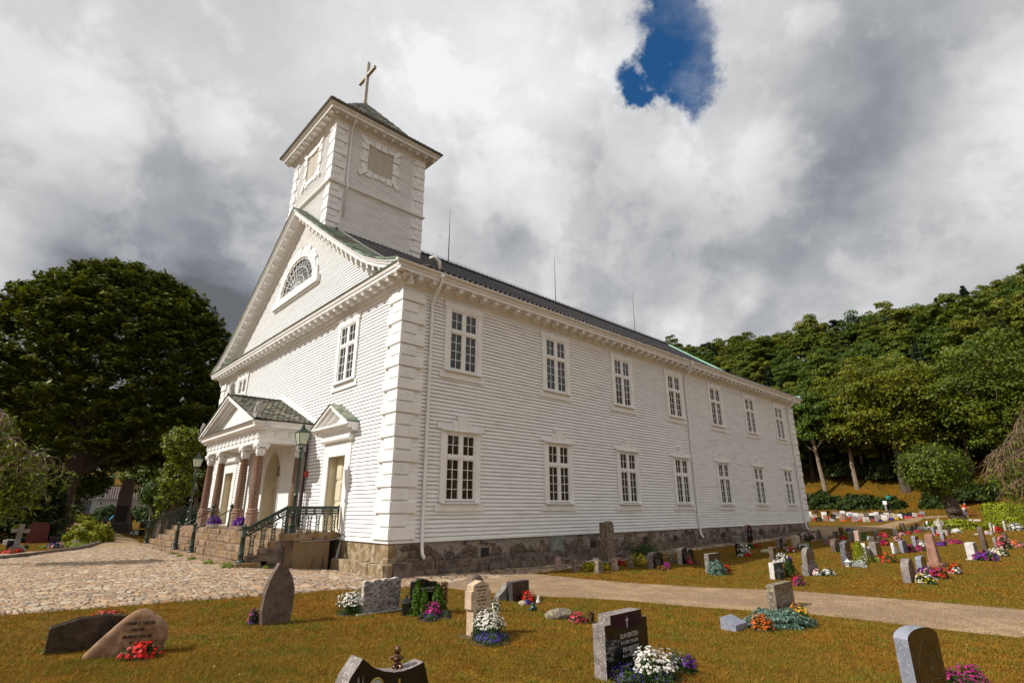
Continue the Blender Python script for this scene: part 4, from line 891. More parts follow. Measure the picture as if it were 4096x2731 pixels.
    # white stepped board where roof meets the wall
rf.build('roof_flashing',lead,porch)
wf=MB()
for sx in (-1,1):
    q=[(sx*(PH+.15),PE+.05),(0,PA+.10),(0,PA+.42),(sx*(PH+.40),PE+.17)]
    if sx<0: q=q[::-1]
    wf.prism(q,'yz',-.05,-.0)
wf.build('wall_flashing_board',whitec,porch)
ac=pm('weathered_zinc',(.20,.19,.18),(.36,.35,.33),sc=12,rough=.6,bump=.004)
def acro(y,z,flip):
    m_=MB(); out=[(-.21,0),(.21,0),(.24,.22),(.18,.40),(.10,.54),(0,.66),(-.10,.54),(-.18,.40),(-.24,.22)]
    m_.prism(out,'yz',-.05,.05)
    for k in range(-3,4): t=k*.32; m_.tube([(-.065,0,.08),(-.07,.10*math.sin(t)*1.2,.28),(-.06,.20*math.sin(t),.26+.26*math.cos(t))],.018,5); m_.tube([(.065,0,.08),(.07,.10*math.sin(t)*1.2,.28),(.06,.20*math.sin(t),.26+.26*math.cos(t))],.018,5)
    m_.box(-.09,.09,-.24,.24,-.02,.14)
    return m_.build('acroterion',ac,porch,(AF+.12,y,z))
acro(-PH+.12,PE+.12,0); acro(PH-.12,PE+.12,0); acro(0,PA+.06,0)
MB().tube([(-.10,6.78,5.15),(-.16,6.78,4.95),(-.13,6.78,4.6),(-.13,6.78,1.5)],.045,10).build('porch_downpipe',pm('dark_brown_pipe',(.035,.02,.018),rough=.4),church,smooth=True)
# ---- tower
tow=empty('tower',(0.03,UC,0)); tow.parent=church; h=2.70; TC=2.72; TA0=0.0; TA1=5.44
tw=MB()
def wall(n0,z0,z1,ops,seed): 
    return siding(-h,h,z0,z1,ops,exp=.128,seed=seed)
for zz0,zz1,sd_ in ((13.0,18.12,11),(18.34,22.0,14)):
    ops=[(-.82,.82,19.72,21.35)]
    a=wall(0,zz0,zz1,ops,sd_); a.xf(Matrix.Translation((TC,-h,0))); tw.add(a.v,a.f)
    b_=wall(0,zz0,zz1,ops,sd_+1); b_.xf(Matrix.Translation((0,0,0))@Matrix.Rotation(R(-90),4,'Z')); tw.add(b_.v,b_.f)
tw.box(TC-h,TC+h,-h+.001,-h+.1,12,22.2); tw.box(0,.1,-h+.101,h,12,22.2); tw.box(.101,TA1,h-.1,h,12,22.2); tw.box(TA1-.1,TA1,-h+.101,h-.1,12,22.2)
tw.build('tower_wall',white,tow)
for zz0,zz1,n in ((15.2,18.10,8),(18.36,21.95,9)):
    q=quoins(0,-h,1,1,zz0,zz1,n if n%2 else n,wl=.62,ws=.42,parent=tow,pro=.11,back=.70)
    q=quoins(TA1,-h,-1,1,zz0,zz1,n,wl=.62,ws=.42,parent=tow,pro=.11,back=.70)
    q=quoins(0,h,1,-1,zz0,zz1,n,wl=.62,ws=.42,parent=tow,pro=.11,back=.70)
sc_=sweep([(.0,18.10),(.05,18.10),(.06,18.16),(.18,18.22),(.19,18.30),(.0,18.36)],0,TA1,-h,h); sc_.build('string_course',whitec,tow)
tc_=sweep([(.0,21.75),(.04,21.75),(.05,21.90),(.09,21.93),(.12,22.02),(.18,22.08),(.20,22.18),(.62,22.18),(.62,22.30),(.70,22.36),(.76,22.44),(.0,22.5)],0,TA1,-h,h); tc_.build('tower_cornice',whitec,tow)
tm=MB(); s_=-h-.3
while s_<h+.5:
    for c,ax,ay in (((0,s_,22.17),Vector((-1,0,0)),Vector((0,1,0))),((s_+TC,-h,22.17),Vector((0,-1,0)),Vector((1,0,0)))):
        z_=Vector((0,0,1)); c=Vector(c); tm.obox(c+ax*.40-z_*.02,ax,ay,z_,.16,.09,.02); tm.obox(c+ax*.38-z_*.09,ax,ay,z_,.12,.07,.05)
    s_+=.56
tm.build('tower_brackets',whitec,tow)
gg=sweep([(.70,22.44),(.80,22.44),(.84,22.50),(.84,22.56),(.70,22.56)],0,TA1,-h,h); gg.build('tower_gutter',lead,tow)
# roof: flared pyramid with slates
TR=[(3.52,22.56),(2.9,22.98),(2.3,23.55),(1.4,24.75),(.12,26.35)]
tr_=MB(); rn=random.Random(5)
for q in range(4):
    Rm=Matrix.Translation((TC,0,0))@Matrix.Rotation(R(90*q),4,'Z')
    for (r0,z0_),(r1,z1_) in zip(TR[:-1],TR[1:]):
        slates(Rm@Vector((-r0,-r0,z0_)),Rm@Vector((r0,-r0,z0_)),Rm@Vector((-r1,-r1,z1_)),Rm@Vector((r1,-r1,z1_)),max(2,int(math.hypot(r0-r1,z1_-z0_)/.22)),.26,tr_,rn,.015)
tr_.build('tower_roof',[slate,lead,slate2,slate3],tow)
# shutters with blocked surrounds
def shut(loc,rz):
    s=empty('tower_opening',(loc[0]+.03,loc[1]+UC,loc[2]),rz); s.parent=church
    for sx in (-1,1):
        m_=MB(); x0,x1=sorted((sx*.012,sx*.78)); n=5
        for k in range(n): m_.box(x0+(x1-x0)*k/n+.004,x0+(x1-x0)*(k+1)/n-.004,-.02,.03,-.78,.78)
        m_.build('shutter',shutter,s)
    f=MB()
    def blk(cx,cz,w_,h_,t=0,o=.09):
        ax=Vector((math.cos(t),0,math.sin(t))); az=Vector((-math.sin(t),0,math.cos(t))); f.obox((cx,-o/2,cz),ax,Vector((0,1,0)),az,w_/2,o/2+.01,h_/2)
    for sx in (-1,1):
        for k,zz in enumerate((-.62,-.2,.2,.62)): blk(sx*(.78+(.21 if k%2 else .15)),zz,.42 if k%2 else .30,.36,0,.10 if k%2 else .075)
        for k,xx in enumerate((.2,.62)): 
            blk(sx*xx,.98,.36,.40 if k==0 else .28,0,.09); blk(sx*xx,-.98,.36,.28 if k==0 else .40,0,.09)
        for sz in (-1,1): blk(sx*1.0,sz*1.0,.62,.26,-sx*sz*R(45) if False else sx*sz*R(45),.12)
    f.build('blocked_surround',whitec,s,bevel=.012)
shut((TC-.1,-h,20.56),0); shut((0,0,20.56),R(-90))
MB().tube([(.72,-h-.72,22.4),(.74,-h-.6,22.2),(.8,-h-.14,21.75),(.8,-h-.11,21.4),(.8,-h-.11,18.45),(.8,-h-.27,18.3),(.8,-h-.27,18.1),(.8,-h-.11,17.9),(.8,-h-.11,16.4)],.045,8).build('tower_downpipe',whitec,tow,smooth=True)
cr=MB(); cr.box(-.10,.10,-.10,.10,26.1,29.6); cr.box(-.09,.09,-1.0,-.101,28.48,28.70); cr.box(-.09,.09,.101,1.0,28.48,28.70); cr.lathe([(.26,26.2),(.16,26.5)],(0,0,0),4,ph=math.pi/4)
cr.v=[(x+TC-.1,y,z) for x,y,z in cr.v]; cr.build('cross',pm('weathered_wood',(.33,.31,.28),(.50,.47,.43),sc=8,rough=.7,bump=.004),tow,bevel=.01)
MB().tube([(TC-.1,.0,29.6),(TC-.1,0,29.75)],.015,5).build('cross_spike',ironk,tow)
for x in (9.5,20.0,30.85): MB().tube([(x,UC,17.6),(x,UC,19.6),(x,UC,21.8)],[.035,.028,.01],6).build('lightning_rod',pm('rust_red_iron',(.16,.05,.035),rough=.5),church)
MB().tube([(5.6,UC,17.92),(L,UC,17.92)],.012,4).build('ridge_wire',ironk,church)
# ================================================================ STAIRCASE, RAILINGS, LAMPS (church axes)
def CW(a,u): return wxy(a,u)
stair=empty('stone_staircase',(*CW(0,0),0),TH,'wide worn sandstone staircase and landing before the church porch','staircase')
U0,U1=3.23,18.05; NOSE=[-3.45,-3.14,-2.82,-2.50,-2.18]; NZ=[.57,.785,.99,1.195,1.40]
rn=random.Random(12)
for k,(a,z) in enumerate(zip(NOSE,NZ)):
    mb=MB(); u=U0-(.14 if k==0 else 0)
    while u<U1:
        w_=rn.uniform(.7,1.7); u2=min(u+w_,U1+(.14 if k==0 else 0)); 
        if U1-u2<.4: u2=U1+(.14 if k==0 else 0)
        d=rn.uniform(-.02,.02); mb.box(a+d,a+.75,u+.006,u2-.006,z-(.30 if k==0 else .21),z+rn.uniform(-.012,.008),j=.01); u=u2
        if u>=U1: break
    mb.build('step',step,stair,bevel=.022)
lm=MB(); 
for i in range(12):
    u=U0+.0+i*(U1-U0)/12; lm.box(-1.45,-.9,u+.005,u+(U1-U0)/12-.005,1.2,1.395+rn.uniform(-.006,.004)); lm.box(-.89,-.02,u+.3,u+(U1-U0)/12+.29 if i<11 else U1,1.2,1.395+rn.uniform(-.006,.004))
lm.box(-.89,-.02,U0,U0+.3,1.2,1.395); lm.build('landing',step,stair)
for u,sg in ((U0,1),(U1,-1)):
    m_=MB(); m_.box(-1.98,-.42,u-.0,u+sg*.3,-.2,1.18); m_.build('side_wall',render_ if sg>0 else found_sunlit,stair)
    c=MB(); c.box(-2.10,-1.0,u-sg*.05,u+sg*.4,1.17,1.405,j=.006); c.box(-.995,-.36,u-sg*.05,u+sg*.4,1.17,1.40,j=.006); c.build('coping_slab',step,stair,bevel=.015)
    st=MB()
    for a0,a1,z0,z1 in ((-3.43,-2.9,.1,.56),(-2.89,-2.2,.1,.45),(-3.12,-2.5,.57,.78),(-2.49,-2.0,.46,.78),(-2.8,-2.35,.79,.985),(-2.34,-1.99,.79,1.17),(-3.4,-1.99,-.3,.11)):
        st.box(a0,a1,u+sg*.0,u+sg*.28,z0+.006,z1-.006,j=.008)
    st.build('side_block',rubble if sg>0 else found_sunlit,stair,bevel=.015)
pp=MB(); pp.tube([(-1.5,U0-.02,1.13),(-.35,U0-.02,1.15),(-.12,U0-.10,1.2),(-.05,U0-.05,1.0),(-.18,U0-.10,.25)],.02,6); pp.tube([(-.08,U0-.12,1.05),(-.35,U0-.25,.12)],.035,8); pp.build('drain_pipe',steel,stair)
# railings
def bal_plate(mb,c,ax,z0,z1,hw=.07):
    """fretwork baluster: stiles, crosses and a ring; c = foot point, ax = direction along the rail"""
    up=Vector((0,0,1)); nn=ax.cross(up); c=Vector(c)
    H=z1-z0
    for s_ in (-1,1): mb.obox(c+ax*(s_*hw*.85)+up*(H/2),ax,nn,up,.009,.012,H/2)
    zc=.52*H; n=16
    ring=[c+ax*(.04*math.cos(t))+up*(zc+.04*math.sin(t)) for t in np.linspace(0,2*math.pi,n+1)]
    mb.tube(ring,.013,4,cap=False)
    for a,b,k in ((.10*H,.45*H,3),(.59*H,.97*H,3)):
        for i in range(k):
            p,q=a+(b-a)*i/k,a+(b-a)*(i+1)/k
            mb.tube([c+ax*(-hw*.8)+up*p,c+ax*(hw*.8)+up*q],.010,4); mb.tube([c+ax*(hw*.8)+up*p,c+ax*(-hw*.8)+up*q],.010,4)
    mb.obox(c+up*(.04*H),ax,nn,up,hw*1.25,.014,.04*H); 
    # bracket shoulders
    for s_ in (-1,1): mb.tube([c+ax*(s_*hw)+up*(H*.80),c+ax*(s_*hw*1.5)+up*(H*.95),c+ax*(s_*hw*2.6)+up*(H*1.0)],.012,4)
def rail_run(mb,p0,p1,nb,foot,h=.62,band=.19,slope=False):
    p0,p1=Vector(p0),Vector(p1); ax=(p1-p0).normalized(); up=Vector((0,0,1)); axh=Vector((ax.x,ax.y,0)).normalized(); nn=axh.cross(up); upn=ax.cross(nn)*-1
    if upn.z<0: upn=-upn
    ln=(p1-p0).length; mid=(p0+p1)/2
    mb.obox(mid+upn*.015,ax,nn,upn,ln/2+.02,.045,.018); mb.obox(mid-upn*.012,ax,nn,upn,ln/2,.025,.015)
    mb.obox(mid-upn*(.05),ax,nn,upn,ln/2,.012,.03); mb.obox(mid-upn*(band+.02),ax,nn,upn,ln/2,.012,.03)
    for i in range(nb+1): mb.obox(p0+ax*(ln*i/nb)-upn*(band/2+.02),ax,nn,upn,.03,.014,band/2)
    for i in range(nb):
        for k in range(3):
            c=p0+ax*(ln*(i+.5)/nb+(k-1)*.075)-upn*(band/2+.035)
            for t in (0,math.pi/2): d=ax*math.cos(t+.78)+upn*math.sin(t+.78); mb.tube([c-d*.045,c+d*.045],.009,4)
            mb.tube([c+ax*(.034*math.cos(t))+upn*(.034*math.sin(t)) for t in np.linspace(0,2*math.pi,9)],.008,4,cap=False)
        c=p0+ax*(ln*(i+.5)/nb)-upn*(band+.05)
        zf=foot((i+.5)/nb); bal_plate(mb,(c.x,c.y,zf),axh,zf,c.z)
def newel(u,a,z,hgt):
    m_=MB(); m_.lathe([(.14,0),(.14,.02),(.10,.05),(.09,.08),(.085,.25),(.095,.27),(.08,.30),(.07,hgt*.62),(.085,hgt*.64),(.085,hgt*.66),(.062,hgt*.70),(.058,hgt*.88),(.10,hgt*.91),(.105,hgt*.93),(.05,hgt*.95),(.035,hgt*.975),(.045,hgt*.985),(.0,hgt)],(a,u,z),14)
    return m_
for u,lab,sg in ((3.36,'ornate green cast iron railing on the right side of the church stairs',1),(17.92,'ornate green cast iron railing on the left side of the church stairs',-1)):
    e=empty('stair_railing',(*CW(0,0),0),TH,lab,'railing'); 
    newel(u,-3.26,.57,1.15).build('newel_post',iron,e,smooth=True,sharp=True)
    m_=MB(); rail_run(m_,(-3.26,u,1.55),(-1.98,u,2.24),4,lambda t:[.785,.99,1.195,1.4][min(3,int(t*4))]); m_.build('sloping_panel',iron,e)
    m_=MB(); rail_run(m_,(-1.90,u,2.24),(-.14,u,2.24),6,lambda t:1.405); m_.box(-1.98,-1.90,u-.04,u+.04,1.4,2.24); m_.lathe([(.02,0),(.025,.06),(0,.09)],(-.14,u,2.24),8); m_.tube([(-.14,u,2.26),(-.13,u,1.5),(-.05,u-sg*.1,1.38)],.02,6); m_.build('level_panel',iron,e)
for i,(u,lab) in enumerate(((9.25,'slim green handrail on the stairs, the nearer of the two middle ones'),(11.85,'slim green handrail on the stairs, the farther of the two middle ones'))):
    e=empty('stair_handrail',(*CW(0,0),0),TH,lab,'handrail')
    newel(u,-3.26,.57,1.12).build('newel_post',iron,e,smooth=True,sharp=True); newel(u,-2.0,1.4,1.0).build('newel_post',iron,e,smooth=True,sharp=True)
    MB().tube([(-3.26,u,1.42),(-2.0,u,2.18)],.022,8).build('hand_rail',iron,e,smooth=True)
def lamp(u,a,z,lab):
    e=empty('street_lamp',(*CW(a,u),z),TH,lab,'street lamp','lamps beside the church stairs')
    p=MB(); p.lathe([(.16,0),(.16,.05),(.13,.10),(.12,.22),(.135,.25),(.12,.28),(.085,.34),(.075,.62),(.095,.66),(.075,.70),(.062,.74),(.060,1.15),(.08,1.18),(.085,1.24),(.06,1.28),(.052,1.34),(.044,2.42),(.06,2.46),(.11,2.50),(.06,2.53),(.045,2.58),(.075,2.68),(.05,2.76),(.035,2.80),(.09,2.84),(.09,2.87),(.03,2.89)],(0,0,0),16); 
    for k in range(4): t=math.pi/2*k; p.tube([(0,0,2.86),(.08*math.cos(t),.08*math.sin(t),2.90),(.13*math.cos(t),.13*math.sin(t),3.0)],.010,5)
    p.build('post',iron,e,smooth=True,sharp=True)
    b,t_=.13,.205; z0,z1=2.98,3.40
    f=MB()
    for q in range(4):
        w0=math.pi/4+q*math.pi/2; w1=w0+math.pi/2; c=lambda r,w,zz:(r*1.414*math.cos(w),r*1.414*math.sin(w),zz)
        f.tube([c(b,w0,z0),c(t_,w0,z1)],.014,5); f.tube([c(b,w0,z0),c(b,w1,z0)],.014,5); f.tube([c(t_,w0,z1),c(t_,w1,z1)],.016,5)
        f.add([c(t_,w0,z1+.01),c(t_,w1,z1+.01),c(.07,w1,z1+.15),c(.07,w0,z1+.15)],[(0,1,2,3)])
    f.lathe([(.075,0),(.085,.03),(.05,.07),(.06,.12),(.02,.18),(.03,.21),(.0,.25)],(0,0,z1+.14),10); f.build('lantern_frame',ironk if False else iron,e)
    gl=MB()
    for q in range(4):
        w0=math.pi/4+q*math.pi/2; w1=w0+math.pi/2; gl.add([(b*1.38*math.cos(w0),b*1.38*math.sin(w0),z0),(b*1.38*math.cos(w1),b*1.38*math.sin(w1),z0),(t_*1.38*math.cos(w1),t_*1.38*math.sin(w1),z1),(t_*1.38*math.cos(w0),t_*1.38*math.sin(w0),z1)],[(0,1,2,3)])
    gl.build('lamp_glass',lampglass,e)
lampglass=pm('frosted_lamp_glass',(.62,.66,.52),(.70,.72,.60),sc=3,rough=.25,spec=.6,transl=.45)
lamp(3.67,-1.62,1.40,'green street lamp with square lantern at the right end of the stairs')
lamp(17.6,-1.62,1.40,'green street lamp with square lantern at the left end of the stairs')
# ================================================================ GROUND
lawn=bpy.data.materials.new('dry_lawn'); lawn.use_nodes=True; n=NT(lawn.node_tree); n.n.clear()
co=n.a('ShaderNodeTexCoord').outputs['Object']
def lawncol(n,co):
    big=n.mr(n.noise(co,.42,6,.65),.40,.58); mid=n.noise(co,2.6,5,.65); fine=n.noise(n.v('MULTIPLY',co,(30,30,8)),1.,3,.6)
    m2=n.noise(n.v('ADD',co,(31.,7.,0.)),.9,6,.7); m3=n.noise(n.v('ADD',co,(3.,77.,0.)),7.,4,.6)
    c=n.mix(n.mr(mid,.35,.65),(.235,.094,.005),(.385,.19,.018)); c=n.mix(n.mr(m3,.4,.65,0,.6),c,(.17,.075,.005))
    c=n.mix(n.m('MULTIPLY',big,.5),c,(.155,.130,.010)); c=n.mix(n.mr(m2,.52,.66,0,.85),c,(.105,.115,.006)); return c,fine,mid
c,fine,mid=lawncol(n,co)
c=n.mix(n.mr(fine,.35,.7),(.06,.03,.002),c)
bp=n.a('ShaderNodeBump',inp={'Strength':.7,'Distance':.03,'Height':n.m('ADD',fine,n.m('MULTIPLY',mid,.6))})
b=n.a('ShaderNodeBsdfPrincipled',inp={'Base Color':c,'Roughness':.95,'Specular IOR Level':.1,'Normal':bp.outputs[0]}); n.a('ShaderNodeOutputMaterial',inp={0:b.outputs[0]})
blade=bpy.data.materials.new('grass_blade'); blade.use_nodes=True; n=NT(blade.node_tree); n.n.clear()
co=n.a('ShaderNodeTexCoord').outputs['Object']; c,fine,mid=lawncol(n,co); f=n.a('ShaderNodeAttribute',attribute_name='rnd').outputs['Fac']
c=n.mix(n.mr(f,.0,1.),n.mix(.35,c,(.06,.045,.004)),n.mix(.4,c,(.50,.27,.045)))
c=n.mix(n.mr(f,.90,.93),c,(.14,.17,.014))
b=n.a('ShaderNodeBsdfPrincipled',inp={'Base Color':c,'Roughness':.7,'Specular IOR Level':.2}); t=n.a('ShaderNodeBsdfTranslucent',inp={0:c}); mx=n.a('ShaderNodeMixShader',inp={0:.25,1:b.outputs[0],2:t.outputs[0]}); n.a('ShaderNodeOutputMaterial',inp={0:mx.outputs[0]})
def axis(lo,hi,f0,f1,fine,g=1.16):
    v=[f0]; st=fine
    while v[-1]<f1: v.append(v[-1]+fine)
    while v[-1]<hi: st*=g; v.append(v[-1]+st)
    st=fine; lo_=[]; x=f0
    while x>lo: st*=g; x-=st; lo_.append(x)
    return np.array(lo_[::-1]+v)
gx=axis(-900,900,-24,40,.5); gy=axis(-200,1500,-2,60,.5)
XX,YY=np.meshgrid(gx,gy); ZZ=G(XX,YY)
V=np.stack([XX,YY,ZZ],-1).reshape(-1,3)
ground=link('ground',npmesh('ground',V,gridfaces(len(gy),len(gx)),lawn,smooth=True)); tag(ground,'dry brown lawn of the churchyard rising into the wooded hill',kind='structure')
def resamp(pl,n,sub=None):
    pl=np.array(pl,float); s=np.concatenate([[0],np.cumsum(np.hypot(*np.diff(pl,axis=0).T))]); t=np.linspace(0,s[-1],n)
    return np.stack([np.interp(t,s,pl[:,0]),np.interp(t,s,pl[:,1])],-1)
def wob(P,amp,f=1.7,seed=0):
    P=P.copy(); k=np.arange(len(P)); r=np.random.RandomState(seed); n=np.interp(k,np.arange(0,len(P)+6,6),r.uniform(-1,1,len(np.arange(0,len(P)+6,6)))); d=np.gradient(P,axis=0); d/=np.linalg.norm(d,axis=1)[:,None]+1e-9
    return P+np.stack([-d[:,1],d[:,0]],-1)*(n*amp)[:,None]
def strip(name,lo,hi,na,nb,mat,lift,amp=.06,crown=0,label=None):
    A=wob(resamp(lo,na),amp,seed=3); B=wob(resamp(hi,na),amp,seed=5); t=np.linspace(0,1,nb)[None,:,None]
    P=A[:,None,:]*(1-t)+B[:,None,:]*t; z=G(P[...,0],P[...,1])+lift*np.minimum(1,np.sin(np.pi*t[...,0])*6+.2)+crown*np.sin(np.pi*t[...,0])
    V=np.concatenate([P,z[...,None]],-1).reshape(-1,3); o=link(name,npmesh(name,V,gridfaces(na,nb),mat,smooth=True)); tag(o,label,kind='structure')
    return np.concatenate([A,B[::-1]])
gravel=pm('gravel',(.27,.175,.095),(.36,.24,.135),sc=1.6,rough=.95,bump=.012,bsc=55,speck=(.13,.085,.05),ssc=26,st=(.56,.64),spec=.2,c3=(.25,.165,.10),sc3=.5,thr3=(.4,.7))
def ext(pl,i,d): 
    pl=[list(p) for p in pl]; a,b=(pl[0],pl[1]) if i==0 else (pl[-1],pl[-2]); l=math.hypot(a[0]-b[0],a[1]-b[1]); p=[a[0]+(a[0]-b[0])/l*d,a[1]+(a[1]-b[1])/l*d]
    return [p]+pl if i==0 else pl+[p]
MASK=[]
MASK.append(strip('gravel_path',ext(PL['path_lo'],1,9),ext(PL['path_hi'],1,9),110,14,gravel,.022,.05,label='pale gravel path crossing the churchyard lawn'))
MASK.append(strip('far_gravel_path',PL['far_lo'],PL['far_hi'],90,10,gravel,.05,.08,label='gravel path curving away behind the church'))
MASK.append(strip('left_gravel_path',PL['lpath_lo'],PL['lpath_hi'],60,8,gravel,.04,.08,label='gravel path leading from the cobbles to the white house'))
# cobbles: real relief from a Voronoi pattern
def hash2(i,j,k): 
    h=np.sin(i*127.1+j*311.7+k*74.7)*43758.5453; return h-np.floor(h)
def voro(x,y,sx=1.,sy=1.):
    X_,Y_=x/sx,y/sy; ix,iy=np.floor(X_),np.floor(Y_); f1=np.full(x.shape,9.);f2=np.full(x.shape,9.);idv=np.zeros(x.shape)
    for dx in (-1,0,1):
        for dy in (-1,0,1):
            cx,cy=ix+dx,iy+dy; px=cx+.15+.7*hash2(cx,cy,0); py=cy+.15+.7*hash2(cx,cy,1); d=np.hypot(X_-px,Y_-py); i_=hash2(cx,cy,2)
            m1=d<f1; f2=np.where(m1,f1,np.minimum(f2,d)); idv=np.where(m1,i_,idv); f1=np.where(m1,d,f1)
    return f1,f2,idv
cob=bpy.data.materials.new('cobblestone'); cob.use_nodes=True; n=NT(cob.node_tree); n.n.clear()
co=n.a('ShaderNodeTexCoord').outputs['Object']; r_=n.a('ShaderNodeAttribute',attribute_name='cell').outputs['Fac']; e_=n.a('ShaderNodeAttribute',attribute_name='edge').outputs['Fac']
cr_=n.a('ShaderNodeValToRGB',inp={0:r_}); el=cr_.color_ramp.elements; el[0].color=(.24,.14,.07,1); el[1].color=(.52,.39,.26,1)
for p_,c_ in ((.25,(.50,.32,.18,1)),(.45,(.23,.18,.145,1)),(.6,(.48,.35,.21,1)),(.75,(.28,.17,.11,1)),(.88,(.42,.36,.28,1))): q=el.new(p_); q.color=c_
c=n.mix(n.mr(n.noise(co,9,4),.35,.7),cr_.outputs[0],n.mix(.35,cr_.outputs[0],(.12,.085,.06)))
c=n.mix(n.mr(n.noise(co,1.1,3),.5,.7,0,.35),c,(.18,.12,.075))
c=n.mix(n.mr(e_,.03,.20),(.050,.034,.018),c)
bp=n.a('ShaderNodeBump',inp={'Strength':.5,'Distance':.012,'Height':n.noise(co,28,4,.6)})
b=n.a('ShaderNodeBsdfPrincipled',inp={'Base Color':c,'Roughness':.8,'Specular IOR Level':.35,'Normal':bp.outputs[0]}); n.a('ShaderNodeOutputMaterial',inp={0:b.outputs[0]})
def cobbles(name,lo,hi,na,nb,sx,sy,h,lift,label,fade=True,seed=0):
    A=wob(resamp(lo,na),.05 if fade else 0,seed=seed); B=resamp(hi,na); t=np.linspace(0,1,nb)[None,:,None]; P=A[:,None,:]*(1-t)+B[:,None,:]*t
    x,y=P[...,0],P[...,1]; a,u=au(x,y); wx=.05*np.sin(u*4.1+a*2)+.03*np.sin(u*9+1); f1,f2,idv=voro(a+wx,u+.04*np.sin(a*7),sx,sy)
    g1,g2,id2=voro(a+11.3+wx,u+3.1,sx*.55,sy*.5); sel=hash2(np.floor(idv*997),0*idv,3)>.62; f1=np.where(sel,g1*.55,f1); f2=np.where(sel,np.minimum(g2*.55,f2),f2); e0=f2; idv=np.where(sel,id2,idv)
    d=f2-f1; hh=h*np.clip(d/.30,0,1)**.5*(.6+.7*idv)*np.clip(t[...,0]*nb/4,0,1); tilt=(idv-.5)*.03*np.sin(a*9)
    z=G(x,y)+lift-.05*np.clip(1-t[...,0]*nb/2,0,1)+hh+tilt*.25+.012*np.sin(a*1.7+u*.9)
    t0=np.minimum(t[...,0],1-t[...,0])*nb; 
    V=np.concatenate([P,z[...,None]],-1).reshape(-1,3)
    o=link(name,npmesh(name,V,gridfaces(na,nb),cob,{'cell':('POINT',idv.ravel()),'edge':('POINT',d.ravel())},smooth=True)); tag(o,label,kind='structure')
    return np.concatenate([A,B[::-1]])
c0=CW(-.34,3.2); 
lo=PL['cob_lo'][::-1]; lo=[[-12.5,7.2]]+[[-10.6,9.0]]+lo[1:]+[[-1.75,16.6]]
s_a=CW(-3.55,18.1); s_b=CW(-3.5,3.1); s_c=CW(-2.1,3.2); s_d=CW(-.38,3.15); s_e=CW(-.38,-.38)
hi=[[-25,14.2],[-19.6,20.0],[-18.72,20.9],[-18.92,22.4],[-19.91,26.35],[-18.17,28.0]]
hi_pts=[[-24.5,15.5],[-18.72,20.9]]
def poly_strip(name,segs,label): pass
# main yard in three adjoining strips so that the sheet follows the stair foot and the foundation
k0=[-21.3,15.2]
loA=resamp(lo,400)
iA=np.argmin(np.abs(loA[:,0]-(-5.3)))
yard_lo=[list(p) for p in loA[:iA+1]]; rest_lo=[list(p) for p in loA[iA:]]
kerb=[[-30.,9.5],[-18.72,20.9],[-18.92,22.4],[-19.91,26.35],[-18.17,28.0],[s_a[0],s_a[1]]]
hiA=[[-30.,9.5],[-24.,15.3],[-18.72,20.7],[-18.72,20.9],[-18.9,22.4]]
# strip 1: from the lawn edge (lo) to the line kerb corner -> stair foot right corner
front_line=[[-19.2,20.4],[s_b[0],s_b[1]]]
MASK.append(cobbles('cobbled_yard',yard_lo,[[-24.,15.3],[s_b[0],s_b[1]]],640,230,.165,.22,.036,.012,'sunlit cobbled forecourt of rounded fieldstones',seed=1))
MASK.append(cobbles('cobbled_yard_by_stairs',[[-24.,15.3],[s_b[0],s_b[1]]],[[-19.91,26.35],[s_a[0]-.0,s_a[1]],[s_b[0],s_b[1]]],470,170,.165,.22,.036,.012,'cobbled forecourt along the foot of the church stairs',fade=False))
MASK.append(cobbles('cobbled_corner',rest_lo+[[-1.4,17.0]],[[s_b[0],s_b[1]],[s_c[0],s_c[1]],[s_d[0],s_d[1]],[s_e[0],s_e[1]],list(CW(.3,-.42))],210,150,.24,.32,.036,.012,'cobbled paving at the near church corner',seed=2))
fl=[CW(-.6,-1.9),CW(.6,-2.1),CW(3.,-2.15),CW(5.3,-1.8),CW(8,-1.35),CW(14,-1.25),CW(22,-1.3),CW(35.5,-1.4)]
fh=[CW(-.6,-.40),CW(.6,-.38),CW(3,-.38),CW(5.3,-.38),CW(8,-.38),CW(14,-.38),CW(22,-.38),CW(35.5,-.38)]
MASK.append(cobbles('flagstone_apron',fl,fh,900,44,.62,.40,.028,.015,'rough flagstones running along the church foundation',seed=4))
kb=MB(); kp=resamp([[-25.5,14.9]]+PL['kerb'][:3],20)

rs=np.random.RandomState(31); lo_=resamp(PL['path_lo'],400); hi_=resamp(PL['path_hi'],400); n_=9000; i_=rs.randint(0,400,n_); t_=rs.uniform(0,1,n_); P_=lo_[i_]*(1-t_[:,None])+hi_[i_]*t_[:,None]+rs.normal(0,.06,(n_,2)); s_=rs.uniform(.004,.013,n_)*np.where(rs.rand(n_)<.04,2.,1.)
Zp=G(P_[:,0],P_[:,1])+.024; q=np.array([[1,0,0],[-.5,.87,0],[-.5,-.87,0],[0,0,.8]]); V=(q[None]*s_[:,None,None]*rs.uniform(.6,1.3,(n_,4,1))+np.stack([P_[:,0],P_[:,1],Zp],1)[:,None]).reshape(-1,3); k_=np.arange(n_)[:,None]*4; F=np.concatenate([k_+[0,1,3],k_+[1,2,3],k_+[2,0,3]])
o=link('pebbles',npmesh('pebbles',V,F,pm('pebble_stone',(.13,.09,.06),(.50,.42,.34),sc=40,rough=.8,thr=(.35,.7)))); tag(o,'loose pebbles on the gravel path','pebbles',kind='stuff')
kp=resamp([[-17.9,17.2]]+PL['kerb'][:3]+[[-22.2,30.6]],26); kb=MB()
